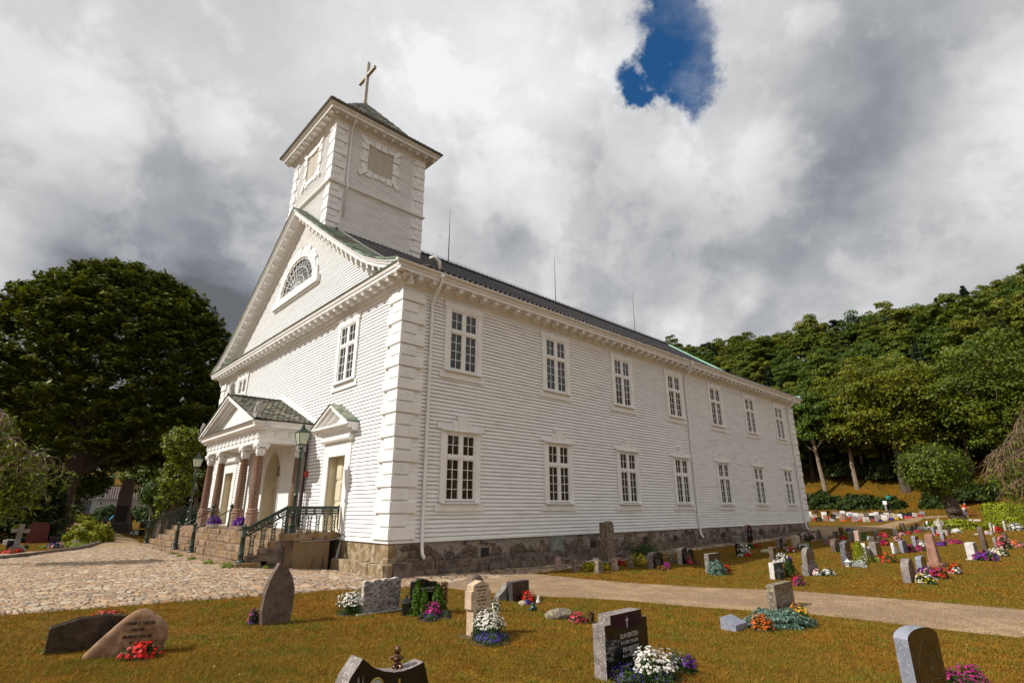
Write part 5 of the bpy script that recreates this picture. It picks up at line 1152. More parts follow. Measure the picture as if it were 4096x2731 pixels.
for p,q in zip(kp[:-1],kp[1:]):
    d=Vector((q[0]-p[0],q[1]-p[1],0)); ln=d.length; d.normalize(); nn=Vector((-d.y,d.x,0)); c=Vector(((p[0]+q[0])/2,(p[1]+q[1])/2,gz(*p)+.02)); kb.obox(c+nn*.08,d,nn,Vector((0,0,1)),ln/2-.006,.08,.13+random.uniform(-.01,.01))
kb.build('kerb',pm('kerb_granite',(.10,.08,.065),(.17,.14,.115),sc=5,rough=.9,bump=.008),bevel=.012); tag(bpy.data.objects['kerb'],'low stone kerb on the left edge of the cobbled yard',kind='structure')
# ================================================================ GRAVESTONES
GM={}
def gmat(k):
    if k in GM: return GM[k]
    D=dict(
     black=((.007,.007,.008),(.012,.011,.012),.09,None,0), dark=((.025,.018,.014),(.045,.033,.026),.22,(.07,.055,.045),0), darkgrey=((.040,.036,.034),(.065,.058,.055),.2,(.10,.09,.085),0),
     grey=((.16,.14,.125),(.24,.215,.195),.8,(.09,.08,.07),.004), greyspeck=((.15,.125,.115),(.21,.18,.165),.6,(.40,.36,.34),.002), brown=((.085,.055,.042),(.13,.09,.068),.55,(.19,.14,.11),.002),
     pale=((.34,.30,.265),(.46,.42,.37),.8,(.28,.25,.22),.005), white=((.50,.475,.45),(.62,.595,.57),.7,(.42,.38,.36),.006), bluegrey=((.17,.18,.22),(.24,.25,.30),.45,(.3,.31,.35),.001),
     pinkgrey=((.25,.19,.165),(.34,.27,.24),.5,(.16,.12,.10),.001), pink=((.34,.23,.18),(.44,.32,.26),.85,(.24,.17,.13),.01), redgranite=((.20,.085,.05),(.30,.15,.10),.75,(.42,.30,.24),.004),
     redstone=((.085,.012,.008),(.12,.02,.013),.6,(.05,.01,.008),.002), beige=((.36,.29,.20),(.48,.40,.29),.9,(.22,.17,.11),.01), rough=((.15,.11,.075),(.26,.20,.15),.95,(.07,.055,.04),.02),
     slate=((.09,.09,.105),(.15,.15,.17),.7,(.05,.05,.06),.008), moss=((.13,.11,.085),(.20,.17,.13),.9,(.35,.33,.16),.008), greyrough=((.20,.175,.16),(.34,.30,.28),.95,(.10,.085,.075),.03),
     sand=((.44,.32,.21),(.54,.41,.28),.85,(.30,.20,.12),.002), boulder=((.20,.11,.06),(.29,.17,.095),.85,None,.008))
    c1,c2,r,sp,bu=D[k]; GM[k]=pm('granite_'+k,c1,c2,sc=9,rough=r,bump=bu,bsc=16 if bu>.008 else 40,speck=sp,ssc=75 if bu<.008 else 22,st=(.60,.64),spec=.5 if r<.5 else .3); return GM[k]
gold=pm('gold_leaf',(.55,.38,.09),rough=.3,metal=.6); silver=pm('silver_lettering',(.48,.46,.43),rough=.5); dkl=pm('dark_lettering',(.045,.03,.02),rough=.8)
def text(par,s,size,x,y,z,mat,rz=0,align='CENTER',shear=0,ext_=.0015,sx=1):
    cu=bpy.data.curves.new('t','FONT'); cu.body=s; cu.size=size; cu.align_x=align; cu.extrude=ext_; cu.shear=shear; cu.space_line=1.0; cu.resolution_u=2
    t=bpy.data.objects.new('t',cu); COL.objects.link(t); bpy.context.view_layer.update()
    me=bpy.data.meshes.new_from_object(t.evaluated_get(bpy.context.evaluated_depsgraph_get())); bpy.data.objects.remove(t); me.materials.clear(); me.materials.append(mat)
    me.name='inscription'; o=link('inscription',me,par,(x,y,z)); o.rotation_euler=(R(90),0,rz); o.scale=(sx,1,1); return o
def prof(style,w,h,rnd):
    H=w/2
    A=lambda cx,cz,rx,rz,t0,t1,n=9:[(cx+rx*math.cos(t),cz+rz*math.sin(t)) for t in np.linspace(t0,t1,n)]
    if style in ('flat','twotier'): return [(-H,0),(H,0),(H,h),(-H,h*.995)]
    if style=='round': r=min(H,h*.45); return [(-H,0),(H,0)]+A(0,h-r,H,r,0,math.pi,13)
    if style=='tallround': return [(-H*1.0,0),(H,0),(H,h*.35),(H*.86,h*.37)]+A(0,h*.84,H*.84,h*.16,0,math.pi,13)+[(-H*.86,h*.37),(-H,h*.35)]
    if style=='seg': return [(-H,0),(H,0),(H,h*.82)]+A(0,h*.82,H*.98,h*.18,.25,math.pi-.25,9)+[(-H,h*.82)]
    if style=='gable': return [(-H,0),(H,0),(H,h*.8),(0,h),(-H,h*.8)]
    if style=='bevel': return [(-H,0),(H,0),(H,h*.86),(H*.72,h),(-H*.72,h),(-H,h*.86)]
    if style=='wedge': return [(-H,0),(H,0),(H,h*.72),(-H*.5,h),(-H,h*.96)]
    if style=='pointed': return [(-H*.86,0),(H*.86,0),(H*1.0,h*.3),(H*1.0,h*.55),(H*.8,h*.74),(H*.42,h*.9),(-.04,h),(-H*.3,h*.93),(-H*.68,h*.74),(-H*.9,h*.5),(-H*.98,h*.25)]
    if style=='slab': return [(-H,0),(H,0),(H,h*.93),(H*.78,h*.95),(H*.6,h*1.0),(-H*.3,h*.98),(-H*.45,h*.93),(-H*.72,h*.86),(-H,h*.80)]
    if style=='wavy': return [(-H,0),(H,0),(H,h*.9)]+[(x*H,h*(.94+.06*math.cos(x*3.1+.9))) for x in np.linspace(.95,-.8,10)]+[(-H,h*.93)]
    if style=='hollow': return [(-H,0),(H,0),(H,h)]+[(H-(2*H)*t,h*(1-.62*t**.6)) for t in np.linspace(.1,1,8)]
    if style=='lobed': return [(-H*.95,0),(H*.9,0),(H,h*.7)]+A(H*.45,h*.74,H*.54,h*.16,.2,math.pi*.8,7)+A(-H*.42,h*.80,H*.56,h*.20,math.pi*.3,math.pi,8)
    if style=='obelisk': return [(-H,0),(H,0),(H*.62,h*.82),(0,h),(-H*.62,h*.82)]
    if style=='lean': return [(-H*.75,0),(H*.8,0),(H*.95,h*.35),(H*.7,h*.7),(H*.2,h*.96),(-H*.4,h),(-H*.85,h*.9),(-H*.9,h*.5)]
    if style=='wave': return [(-H,0),(H,0),(H,h*.8)]+[(H-(2*H)*t,h*(.80-.10*math.sin(t*4)+.28*t**3)) for t in np.linspace(.08,.95,10)]+[(-H,h*.9)]
    if style=='slate': return [(-H*.9,0),(H*.95,0),(H,h*.5),(H*.8,h*.86),(H*.3,h),(-H*.4,h*.97),(-H*.85,h*.9),(-H*.95,h*.4)]
    if style=='wing': return [(-H,0),(H,0),(H*.7,h*.18),(H*.1,h*.5),(-H*.5,h*.85),(-H*.86,h),(-H,h*.8)]
    if style=='coffin': return [(-H,0),(H,0),(H,h*.78),(H*.72,h),(-H*.72,h),(-H,h*.78)]
    if style in('tallrough','pillar'): return [(-H,0),(H,0),(H*.95,h*.9),(H*.5,h),(-H*.2,h*.93),(-H*.8,h*.98),(-H*.9,h*.5)]
    return [(-H,0),(H,0),(H,h),(-H,h)]
rn=random.Random(77)
def roughen(o,amp,seed,sub=2,scale=.12):
    s_=o.modifiers.new('s','SUBSURF'); s_.subdivision_type='SIMPLE'; s_.levels=sub; s_.render_levels=sub
    t=bpy.data.textures.new('rough','CLOUDS'); t.noise_scale=scale; d=o.modifiers.new('d','DISPLACE'); d.texture=t; d.strength=amp; d.texture_coords='GLOBAL'
def grave(style,face,side,x,y,w,t,h,label,extra='',rz=TH,group=None,name='gravestone',lod=False):
    z=gz(x,y)-.02
    e=empty(name,(x,y,z),rz,label,'gravestone',group); e.rotation_euler=(rn.uniform(-.025,.03),rn.uniform(-.02,.02),rz+rn.uniform(-.03,.03)) if math.hypot(x,y)>9 else (0,0,rz)
    mats=[gmat(side),gmat(face)]
    if style=='twotier':
        m=MB(); m.box(-w/2,w/2,-t/2,t/2,-.05,h*.38); m.build('base_block',mats[0],e,bevel=.012)
        m=MB(); m.prism(prof('round',w*.78,h*.62,rn),'xz',-t*.38,t*.38,0,1); m.v=[(a,b,c+h*.38) for a,b,c in m.v]; m.build('headstone',mats,e,bevel=.012)
    elif style=='roughblock':
        m=MB(); nx,nz=18,14; vs=[]
        for s_,yy in ((0,-t/2),(1,t/2)):
            for k in range(nz+1):
                for i in range(nx+1):
                    top=h*(1-.05*(1-i/nx)+.02*math.sin(i*1.3)); edge=min(i,nx-i,k,nz-k)>0
                    vs.append((-w/2+w*i/nx+rn.uniform(-.006,.006),yy+(rn.uniform(-.018,.012) if edge else rn.uniform(.0,.012))*(1 if s_==0 else -1),.03+(top-.03)*k/nz+rn.uniform(-.006,.006)))
        n1=(nx+1)*(nz+1); fs=[]
        for k in range(nz):
            for i in range(nx):
                a=k*(nx+1)+i; fs.append((a,a+1,a+nx+2,a+nx+1)); fs.append((a+n1,a+n1+nx+1,a+n1+nx+2,a+n1+1))
        m.add(vs,fs,1); 
        rim=[i for i in range(nx+1)]+[k*(nx+1)+nx for k in range(1,nz+1)]+[nz*(nx+1)+i for i in range(nx-1,-1,-1)]+[k*(nx+1) for k in range(nz-1,0,-1)]
        m.f+=[(rim[i],rim[(i+1)%len(rim)],rim[(i+1)%len(rim)]+n1,rim[i]+n1) for i in range(len(rim))]; m.m+=[0]*len(rim)
        m.build('headstone',mats,e); MB().box(-w/2-.12,w/2+.06,-t/2-.06,t/2+.05,-.05,.04,j=.004).build('plinth',mats[0],e,bevel=.008)
    elif style=='roundboulder':
        m=MB(); m.ball((0,0,h*.42),w*.42,t*1.3,h*.6,n=18); o=m.build('headstone',mats[0],e,smooth=True); roughen(o,.02,3,1)
    elif style=='bentsen':
        h*=1.17; t=.165; H=w/2; m=MB(); m.prism([(-H,0),(H*.97,0),(H*.97,h*.87),(H*.73,h*.87),(H*.73,h),(-H*.74,h),(-H*.74,h*.86),(-H,h*.86)],'xz',-t/2,t/2,0,1); m.build('headstone',mats,e,bevel=.004)
        MB().box(-H-.10,H+.08,-t/2-.10,t/2+.10,-.06,.012).build('plinth',gmat('darkgrey'),e,bevel=.006)
    elif style=='stele':
        m=MB(); m.box(-w/2*.9,w/2*.9,-t*.9,t*.9,-.05,h*.13); m.build('base_block',mats[0],e,bevel=.015)
        m=MB(); a,b=w*.30,w*.20; m.add([(-a,-t*.55,h*.13),(a,-t*.55,h*.13),(a,t*.55,h*.13),(-a,t*.55,h*.13),(-b,-t*.42,h*.95),(b,-t*.42,h*.95),(b,t*.42,h*.95),(-b,t*.42,h*.95),(-b*.6,0,h),(b*.6,0,h)],[(0,1,5,4),(1,2,6,5),(2,3,7,6),(3,0,4,7),(4,5,9,8),(6,7,8,9),(5,6,9),(7,4,8)]); o=m.build('headstone',mats[0],e,bevel=.012)
    else:
        m=MB(); m.prism(prof(style,w,h,rn),'xz',-t/2,t/2,0,1); 
        o=m.build('headstone',mats,e,bevel=0 if lod else (.012 if t>.1 else .008))
        if side in('rough','white','beige','pink','slate','moss') and not lod and style not in('wing',):
            roughen(o,.022 if style!='pillar' else .05,1,3,.09 if style!='pillar' else .22)
        if style in('flat','seg','bevel','round') and w>.5 and rn.random()<.4 and not lod: MB().box(-w/2-.07,w/2+.07,-t/2-.07,t/2+.07,-.06,.035).build('plinth',mats[0],e,bevel=.006)
    yf=-t/2-.002
    if extra=='kors':
        c=MB(); c.box(-.008,.008,yf-.001,yf+.001,h*.62,h*.84); c.box(-.035,.035,yf-.0011,yf+.0011,h*.75,h*.775); c.build('engraved_cross',silver,e)
    if extra in('lines','kors'):
        # unreadable small lettering: short engraved strokes in rows
        c=MB(); zz=h*.55
        for r_ in range(4):
            xx=-w*.24
            while xx<w*.24: 
                l_=rn.uniform(.006,.012); c.box(xx,xx+l_*.55,yf-.001,yf+.001,zz-(.018 if r_%2==0 else .012),zz); xx+=l_*1.5+(.02 if rn.random()<.13 else 0)
            zz-=.045 if r_%2==0 else .055
        c.build('inscription',silver if face in('black','dark','darkgrey') else dkl,e)
    if extra=='bentsen':
        c=MB(); c.box(-.007,.007,yf-.002,yf,h*.76,h*.93); c.box(-.032,.032,yf-.0021,yf,h*.868,h*.884); c.build('engraved_cross',silver,e)
        text(e,'OLAV BENTSEN',.068,.03,yf,h*.60,silver,sx=.72); text(e,'★ 3-2-1922  † 12-3-2010',.044,.03,yf,h*.51,silver,sx=.72)
        text(e,'EVA BENTSEN',.068,.05,yf,h*.385,silver,sx=.72); text(e,'★ 8-2-1926  † 7-11-2012',.044,.05,yf,h*.30,silver,sx=.72)
    if extra=='abusdal':
        text(e,'Torbjørn Abusdal',.062,.0,yf,h*.68,silver,shear=.25,sx=.85); text(e,'★ 4-7-1945  † 24-10-2001',.036,.0,yf,h*.60,silver,sx=.85)
    if style=='coffin':
        c=MB(); 
        for k in range(7): c.box(-w*.40+k*w*.13,-w*.385+k*w*.13,yf-.003,yf,h*.06,h*.74)
        c.box(-w*.5,w*.5,yf-.003,yf,h*.775,h*.79); c.box(-w*.45,w*.45,yf-.003,yf,h*.90,h*.915); c.build('grooves',gmat('dark'),e)
    if face=='redstone' and style=='flat':
        c=MB(); 
        for k in range(9): c.box(-w*.45+k*w*.11,-w*.44+k*w*.11,yf-.003,yf,0,h*.85)
        c.build('grooves',gmat('dark'),e)
    return e
for lab,style,face,side,x,y,w,t,h,ex in ST: grave(style,face,side,x,y,w,t,h,lab,ex)
# rows of stones on the far lawn, facing the path
ORD=['first','second','third','fourth','fifth','sixth','seventh','eighth','ninth','tenth','eleventh','twelfth','thirteenth','fourteenth','fifteenth','sixteenth','seventeenth','eighteenth','nineteenth','twentieth','twenty-first','twenty-second','twenty-third']
cn_={'pinkgrey':'pink grey','redgranite':'red brown','bluegrey':'blue grey','darkgrey':'dark grey'}
sn_={'flat':'straight topped','round':'round topped','seg':'arch topped','wedge':'slant topped'}
for i,(c,st,x,y,w,t,h) in enumerate(ROW):
    fr_=i<NF; k=i if fr_ else i-NF
    grave(st,c,c if c not in('black',) else 'dark',x,y,w,t,h,f"{cn_.get(c,c)} {sn_[st]} headstone, {ORD[k]} from the church corner in the {'front' if fr_ else 'rear'} far row",'lines' if fr_ else '',rz=TH-R(90),group='headstones in the far rows',lod=True)
# boulder headstone with lettering
def blob(name,mat,par,pts,vox=.03,loc=(0,0,0)):
    """union of ellipsoids (c, r, rot) fused into one surface"""
    m=MB()
    for c,r_,ro in pts: m.ball(c,*r_,n=16,rot=ro)
    o=m.build(name,mat,par,loc); q=o.modifiers.new('r','REMESH'); q.mode='VOXEL'; q.voxel_size=vox; q.use_smooth_shade=True
    s_=o.modifiers.new('s','SMOOTH'); s_.factor=.5; s_.iterations=6
    return o
x,y,z=PT['boulder']; P0=Vector((x,y,z))
e=empty('gravestone',(x-.02,y+.02,z),R(18),'brown natural boulder gravestone with carved dark names behind red begonias','gravestone')
m=MB(); out=[(-.66,-.06),(-.64,.03),(-.48,.17),(-.30,.32),(-.15,.44),(-.02,.51),(.08,.525),(.22,.47),(.38,.37),(.47,.30),(.50,.18),(.47,.08),(.46,-.05)]
m.prism([(a*.76+.03,b*1.0) for a,b in out],'xz',-.13,.13); o=m.build('headstone',gmat('boulder'),e)
q=o.modifiers.new('r','REMESH'); q.mode='VOXEL'; q.voxel_size=.022; q.use_smooth_shade=True; s_=o.modifiers.new('s','SMOOTH'); s_.factor=.8; s_.iterations=14; roughen(o,.025,1,0,.25)
for s_,zz,sz,xx in (('LÆRER E. VÆLVIK',.355,.060,.10),('1852–1935',.285,.046,.08),('ØNFRED VÆLVIK',.205,.060,.09),('1890–1910.',.140,.046,.08),('INGRID VALVIK',.065,.060,.09)): text(e,s_,sz*.9,xx*.9+.03,-.137,zz,dkl,sx=.78,ext_=.006)
# cross-shaped sandstone with names
x,y,z=PT['kris']; a,u=au(x,y); 
cx_,cy_=wxy(a+.16,u+.075); e=empty('gravestone',(float(cx_),float(cy_),gz(cx_,cy_)-.01),TH,'tall pale sandstone headstone shaped like a stubby cross with a gabled top and carved names','gravestone')
m=MB(); m.prism([(-.15,0),(.15,0),(.15,.36),(.19,.36),(.19,.60),(.15,.60),(.15,.68),(0,.735),(-.15,.68),(-.15,.60),(-.19,.60),(-.19,.36),(-.15,.36)],'xz',-.075,.075); m.build('headstone',gmat('sand'),e,bevel=.004)
MB().box(-.28,.24,-.14,.14,-.05,.015).build('plinth',gmat('darkgrey'),e,bevel=.006)
for s_,zz,sz in (('KARL REINHOLDT',.645,.030),('KRISTIANSEN',.595,.034),('1876 - 1912',.550,.032),('KATHINKA',.505,.034),('KRISTIANSEN',.460,.034),('1880 - 1956',.410,.032),('ROLF',.355,.034),('SYVERTSEN',.312,.034),('1906 - 1990',.262,.032),('ELIDA',.212,.034)): text(e,s_,sz,.005,-.0765,zz,dkl,sx=.92)
# polished swoosh stone with angel (bottom centre): top corners lie at church coords a=-7.41..-7.0, u about -12.1
def churchxy(a,u): c=wxy(a,u); return float(c[0]),float(c[1])
x,y=churchxy(-7.17,-12.13); z=gz(x,y); e=empty('gravestone',(x,y,z),TH,'black polished headstone with a hollow curved top, gold cross and oval portrait','gravestone')
TZ0=1.262-z; TZ1=1.165-z; TL=1.138-z
import itertools
cur=[(.235,TZ1),(.16,TL+.010),(.08,TL),(.0,TL+.006),(-.07,TL+.024),(-.14,TL+.055),(-.19,TL+.085)]
m=MB(); m.prism([(-.30,0),(.40,0),(.37,.25),(.325,.48)]+cur+[(-.21,TL-.05),(-.235,.45)],'xz',-.06,.06,0,1); m.build('headstone',[gmat('greyspeck'),gmat('black')],e,bevel=.004)
m=MB(); m.prism([(-.50,0),(-.31,0),(-.245,.45),(-.222,TL-.05),(-.178,TL+.082),(-.235,TZ0),(-.31,TZ0-.09),(-.40,TZ0-.28),(-.47,.25)],'xz',-.075,.075,0,1); m.build('side_wing',[gmat('greyspeck'),gmat('black')],e,bevel=.004)
m=MB()
for k in (0,1): m.prism([(-.36+k*.06,.05),(-.335+k*.06,.05),(-.25+k*.03,TL-.02),(-.258+k*.03,TL+.03)],'xz',-.085,-.0751)
m.build('carved_ridges',gmat('greyspeck'),e)
m=MB(); m.box(.040,.054,-.064,-.06,TL-.16,TL-.038); m.box(.015,.079,-.0645,-.06,TL-.085,TL-.071); m.build('gold_cross',gold,e)
m=MB(); pc=(-.125,TL-.075); m.prism([(pc[0]+.055*math.cos(t),pc[1]+.072*math.sin(t)) for t in np.linspace(0,2*math.pi,25)[:-1]],'xz',-.066,-.06); m.build('portrait_plate',pm('portrait_background',(.30,.33,.30),(.42,.45,.40),sc=20,rough=.2),e)
m=MB(); m.tube([(pc[0]+.055*math.cos(t),-.067,pc[1]+.072*math.sin(t)) for t in np.linspace(0,2*math.pi,25)],.005,6,cap=False); m.build('portrait_rim',gold,e)
m=MB(); m.prism([(pc[0]+.006+.020*math.cos(t),pc[1]-.004+.028*math.sin(t)) for t in np.linspace(0,2*math.pi,17)[:-1]],'xz',-.0672,-.0661); m.build('portrait_face',pm('portrait_skin',(.30,.19,.13),rough=.3),e)
m=MB(); m.prism([(pc[0]+.006+.026*math.cos(t),pc[1]+.012+.024*math.sin(t)) for t in np.linspace(0,math.pi,10)],'xz',-.0679,-.0673); m.prism([(pc[0]-.035,pc[1]-.055),(pc[0]+.038,pc[1]-.055),(pc[0]+.03,pc[1]-.03),(pc[0]-.02,pc[1]-.03)],'xz',-.0679,-.0673); m.build('portrait_hair',pm('portrait_dark',(.02,.014,.012),rough=.3),e)
# bronze angel
ax_,ay_=churchxy(-7.09,-12.10); bronze=pm('bronze',(.09,.045,.028),(.14,.075,.045),sc=30,rough=.32,metal=.75)
e=empty('angel_figurine',(ax_,ay_,TL+z-.004),TH-R(20),'small bronze kneeling angel figurine praying on top of the black curved headstone','figurine')
pts=[((0,.005,.020),(.034,.028,.020),None),((-.022,-.012,.018),(.016,.026,.014),None),((.022,-.012,.018),(.016,.026,.014),None),((0,.004,.048),(.020,.016,.030),None),((0,.0,.072),(.022,.015,.018),None),((0,.0,.092),(.010,.010,.010),None),((0,-.004,.114),(.021,.022,.024),None),((0,.008,.108),(.022,.018,.032),None),((0,-.026,.110),(.004,.006,.004),None),
 ((-.022,-.006,.064),(.008,.009,.022),None),((.022,-.006,.064),(.008,.009,.022),None),((-.013,-.022,.062),(.010,.014,.008),None),((.013,-.022,.062),(.010,.014,.008),None),((0,-.027,.076),(.008,.007,.018),None),((-.014,-.034,.010),(.008,.014,.007),None),((.014,-.034,.010),(.008,.014,.007),None)]
pts=[(c,r_,ro) for c,r_,ro in pts]; blob('body',bronze,e,pts,.0035)
for s_ in (-1,1):
    m=MB()
    for k in range(6):
        t=R(20+k*20); m.tube([(s_*.006,.016,.050+.004*k),(s_*(.018+.020*math.cos(t)),.030,.040+.024*math.sin(t)+.004),(s_*(.012+.042*math.cos(t)),.036,.036+.036*math.sin(t)+.008)],[.005,.006,.003],5)
    m.build('wing',bronze,e,smooth=True)
# segment-arched polished stone at lower right
x,y=3.443,5.006; z=gz(x,y); e=empty('gravestone',(x,y,z),TH-R(15),'grey sided polished brown headstone with an arched top and engraved sun rays at lower right','gravestone')
h=1.12-z; m=MB(); m.prism([(-.225,0),(.235,0),(.235,h-.01)]+[(.23*math.cos(t),h+.0+.07*math.sin(t)) for t in np.linspace(.15,math.pi-.0,14)],'xz',-.0,.11,0,1); m.build('headstone',[gmat('bluegrey'),pm('polished_brown_face',(.05,.03,.012),(.075,.045,.02),sc=12,rough=.12,spec=.6)],e,bevel=.005)
m=MB()
for k in range(7):
    t=R(50+k*13); m.tube([(.02+.03*math.cos(t),-.003,h*.60+.03*math.sin(t)),(.02+(.07+.05*(k%2))*math.cos(t),-.003,h*.60+(.08+.06*(k%2))*math.sin(t))],.0016,4)
m.tube([(-.12,-.003,h*.42),(-.05,-.003,h*.51),(.04,-.003,h*.55),(.16,-.003,h*.54)],.002,4); m.tube([(-.18,-.003,h*.2),(-.16,-.003,h*.72),(-.02,-.003,h*1.0)],.0022,4); m.tube([(-.02,-.003,h*1.0),(.16,-.003,h*.82),(.20,-.003,h*.3)],.0022,4)
m.build('engraving',pm('engraved_tan',(.20,.13,.05),rough=.6),e)
# stone cut by the right frame edge
x,y=churchxy(*[float(v) for v in au(12.05,13.25)]); grave('round','darkgrey','greyspeck',12.02,13.05,.6,.16,.72,'speckled grey headstone at the right edge beside the path')
# ---- granite cross on its boulder (left)
x,y,z=PT['cross']; e=empty('gravestone',(x,y,z),R(20),'granite cross gravestone rising from a rounded grey boulder by the kerb','gravestone'); e.scale=(.70,.70,.72)
m=MB(); m.prism([(-.62,-.05),(.55,-.05),(.56,.12),(.40,.34),(.18,.45),(-.10,.44),(-.34,.30),(-.56,.10)],'xz',-.14,.14); m.build('base_boulder',gmat('grey'),e,bevel=.05)
m=MB(); m.box(-.11,.14,-.07,.07,.42,1.62); m.box(-.44,-.111,-.07,.07,1.14,1.36); m.box(.141,.46,-.07,.07,1.14,1.36); m.xf(Matrix.Rotation(R(2.),4,'Y')); m.build('cross',gmat('grey'),e,bevel=.012)
# ---- tall memorial stone (left) 
x,y,z=PT['bauta']; e=empty('memorial_stone',(x,y,z),R(25),'very tall slim dark memorial stone with rounded top standing in the beech shade','memorial')
m=MB(); m.add([(-1.0,-.45,-.1),(1.0,-.45,-.1),(1.0,.45,-.1),(-1.0,.45,-.1),(-.85,-.35,.7),(.85,-.35,.7),(.85,.35,.7),(-.85,.35,.7)],[(0,1,5,4),(1,2,6,5),(2,3,7,6),(3,0,4,7),(4,5,6,7)]); m.build('base',gmat('dark'),e,bevel=.06)
m=MB(); m.prism([(-.62,.7),(.62,.7),(.52,2.6),(.42,4.1)]+[(.40*math.cos(t),4.3+.38*math.sin(t)) for t in np.linspace(.1,math.pi-.1,9)]+[(-.42,4.1),(-.52,2.6)],'xz',-.24,.24); m.build('shaft',gmat('brown'),e,bevel=.05)
m=MB(); m.box(-.42,.42,-.27,-.241,.9,2.3); m.build('inscription_panel',gmat('dark'),e)
# ---- chained boulder ring
random.seed(3); chain=pm('chain_steel',(.22,.20,.18),(.38,.35,.32),sc=30,rough=.45,metal=.6)
BP=[]
for i,(x,y,w,t,h) in enumerate(BO):
    z=gz(x,y); BP.append((x,y,z+h+.05)); w=.20+.03*math.sin(i); 
    lab=['nearest left pink','second front brown','third front pinkish','fourth front dark split','fifth front split','left rear','second rear','far rear beside the pillar','far right rough','right rear beside the arched headstone'][i]
    e=empty('stone_bollard',(x,y,z),TH+random.uniform(-.3,.3),f'small rough granite post of the chained ring, {lab}','stone post','rough granite posts carrying a chain')
    m=MB(); H=w/2; m.add([(-H*1.15,-H,-.08),(H*1.15,-H,-.08),(H*1.1,H,-.08),(-H*1.1,H,-.08),(-H*.8,-H*.7,h),(H*.75,-H*.75,h*.96),(H*.8,H*.7,h*.98),(-H*.7,H*.75,h*1.02)],[(0,1,5,4),(1,2,6,5),(2,3,7,6),(3,0,4,7),(4,5,6,7),(3,2,1,0)]); o=m.build('post',gmat('rough' if i%3 else 'pink'),e,bevel=.02); roughen(o,.035,1,3,.07)
    MB().tube([(.028*math.cos(t),0,h+.035+.035*math.sin(t)) for t in np.linspace(0,2*math.pi,13)],.007,5,cap=False).build('ring',chain,e)
seq=[0,1,2,3,4,9]; pairs=list(zip(seq[:-1],seq[1:]))+[(0,5),(5,6),(6,7),(7,9),(9,8)]
for a,b in pairs:
    p,q=Vector(BP[a]),Vector(BP[b]); d=(q-p).length; n_=int(d*1.12/.034); m=MB(); sag=.13*d if d<2 else .16
    P=[p.lerp(q,k/n_)-Vector((0,0,4*sag*(k/n_)*(1-k/n_)*.9)) for k in range(n_+1)]
    for k in range(n_):
        c=(P[k]+P[k+1])/2; ax=(P[k+1]-P[k]).normalized(); s1=ax.cross(Vector((0,0,1))).normalized(); s2=ax.cross(s1); s=s1 if k%2 else s2
        m.tube([c+ax*(.024*math.cos(t))+s*(.013*math.sin(t)) for t in np.linspace(0,2*math.pi,9)],.0055,4,cap=False)
    o=m.build('chain',chain); pn_=['nearest left','second front','third front','fourth front','fifth front','left rear','second rear','pillar side','far right','right rear']; tag(o,f'sagging steel chain from the {pn_[a]} to the {pn_[b]} granite post of the ring','chain','chains between the granite posts')
# ================================================================ PLANTS
def leafmat(name,c1,c2,tr=.25,c3=None): return pm(name,c1,c2,rough=.55,spec=.3,transl=tr,attr='rnd',c3=c3,sc3=.35,thr3=(.45,.65))
LM=dict(green=leafmat('flower_foliage',(.015,.035,.006),(.06,.11,.012)),yel=leafmat('yellow_foliage',(.16,.18,.008),(.42,.36,.02)),dark=leafmat('dark_foliage',(.008,.018,.004),(.035,.06,.01)),pale=leafmat('pale_green_foliage',(.12,.18,.015),(.32,.36,.06)),silver=leafmat('silver_foliage',(.28,.30,.27),(.55,.56,.50)),gold=leafmat('golden_foliage',(.12,.16,.006),(.36,.36,.015)),dead=leafmat('dry_foliage',(.06,.03,.01),(.24,.12,.035)),blue=leafmat('blue_green_foliage',(.07,.13,.10),(.22,.33,.24)),cyp=leafmat('cypress_foliage',(.03,.07,.005),(.11,.20,.01)))
PC=dict(white=(.88,.84,.78),red=(.75,.012,.006),pink=(.75,.06,.12),magenta=(.50,.015,.22),purple=(.17,.02,.36),violet=(.10,.02,.55),orange=(.80,.16,.008),yellow=(.80,.52,.02),lightpink=(.82,.38,.42),cream=(.78,.68,.45),brownf=(.25,.09,.01))
def petm(k): c=PC[k]; return leafmat('petals_'+k,tuple(v*.62 for v in c),c,.2)
RS=np.random.RandomState(5)
def quads(C,N,S,asp=1.6,RS=RS,curl=0):
    """leaf quads: centres C, normals N, sizes S"""
    n=len(C); N=N/(np.linalg.norm(N,axis=1)[:,None]+1e-9); T=RS.normal(size=(n,3)); T-=N*(T*N).sum(1)[:,None]; T/=np.linalg.norm(T,axis=1)[:,None]+1e-9; B=np.cross(N,T)
    s=S[:,None]; V=np.stack([C-T*s*asp*.5,C-B*s*.42+T*s*.1*asp,C+T*s*asp*.5,C+B*s*.42+T*s*.1*asp],1).reshape(-1,3)
    return V,np.arange(n*4).reshape(-1,4)
def petals(C,N,r,k=6,RS=RS):
    """small many-petalled heads: k kite petals around each centre"""
    n=len(C); N=N/(np.linalg.norm(N,axis=1)[:,None]+1e-9); T=RS.normal(size=(n,3)); T-=N*(T*N).sum(1)[:,None]; T/=np.linalg.norm(T,axis=1)[:,None]; B=np.cross(N,T); Vs=[]
    for i in range(k):
        t=2*math.pi*i/k; d=T*math.cos(t)+B*math.sin(t); e=T*-math.sin(t)+B*math.cos(t); rr=r[:,None]
        Vs.append(np.stack([C,C+d*rr*.6+e*rr*.36+N*rr*.12,C+d*rr+N*rr*.02,C+d*rr*.6-e*rr*.36+N*rr*.12],1))
    V=np.concatenate(Vs,1).reshape(-1,3); return V,np.arange(n*k*4).reshape(-1,4)
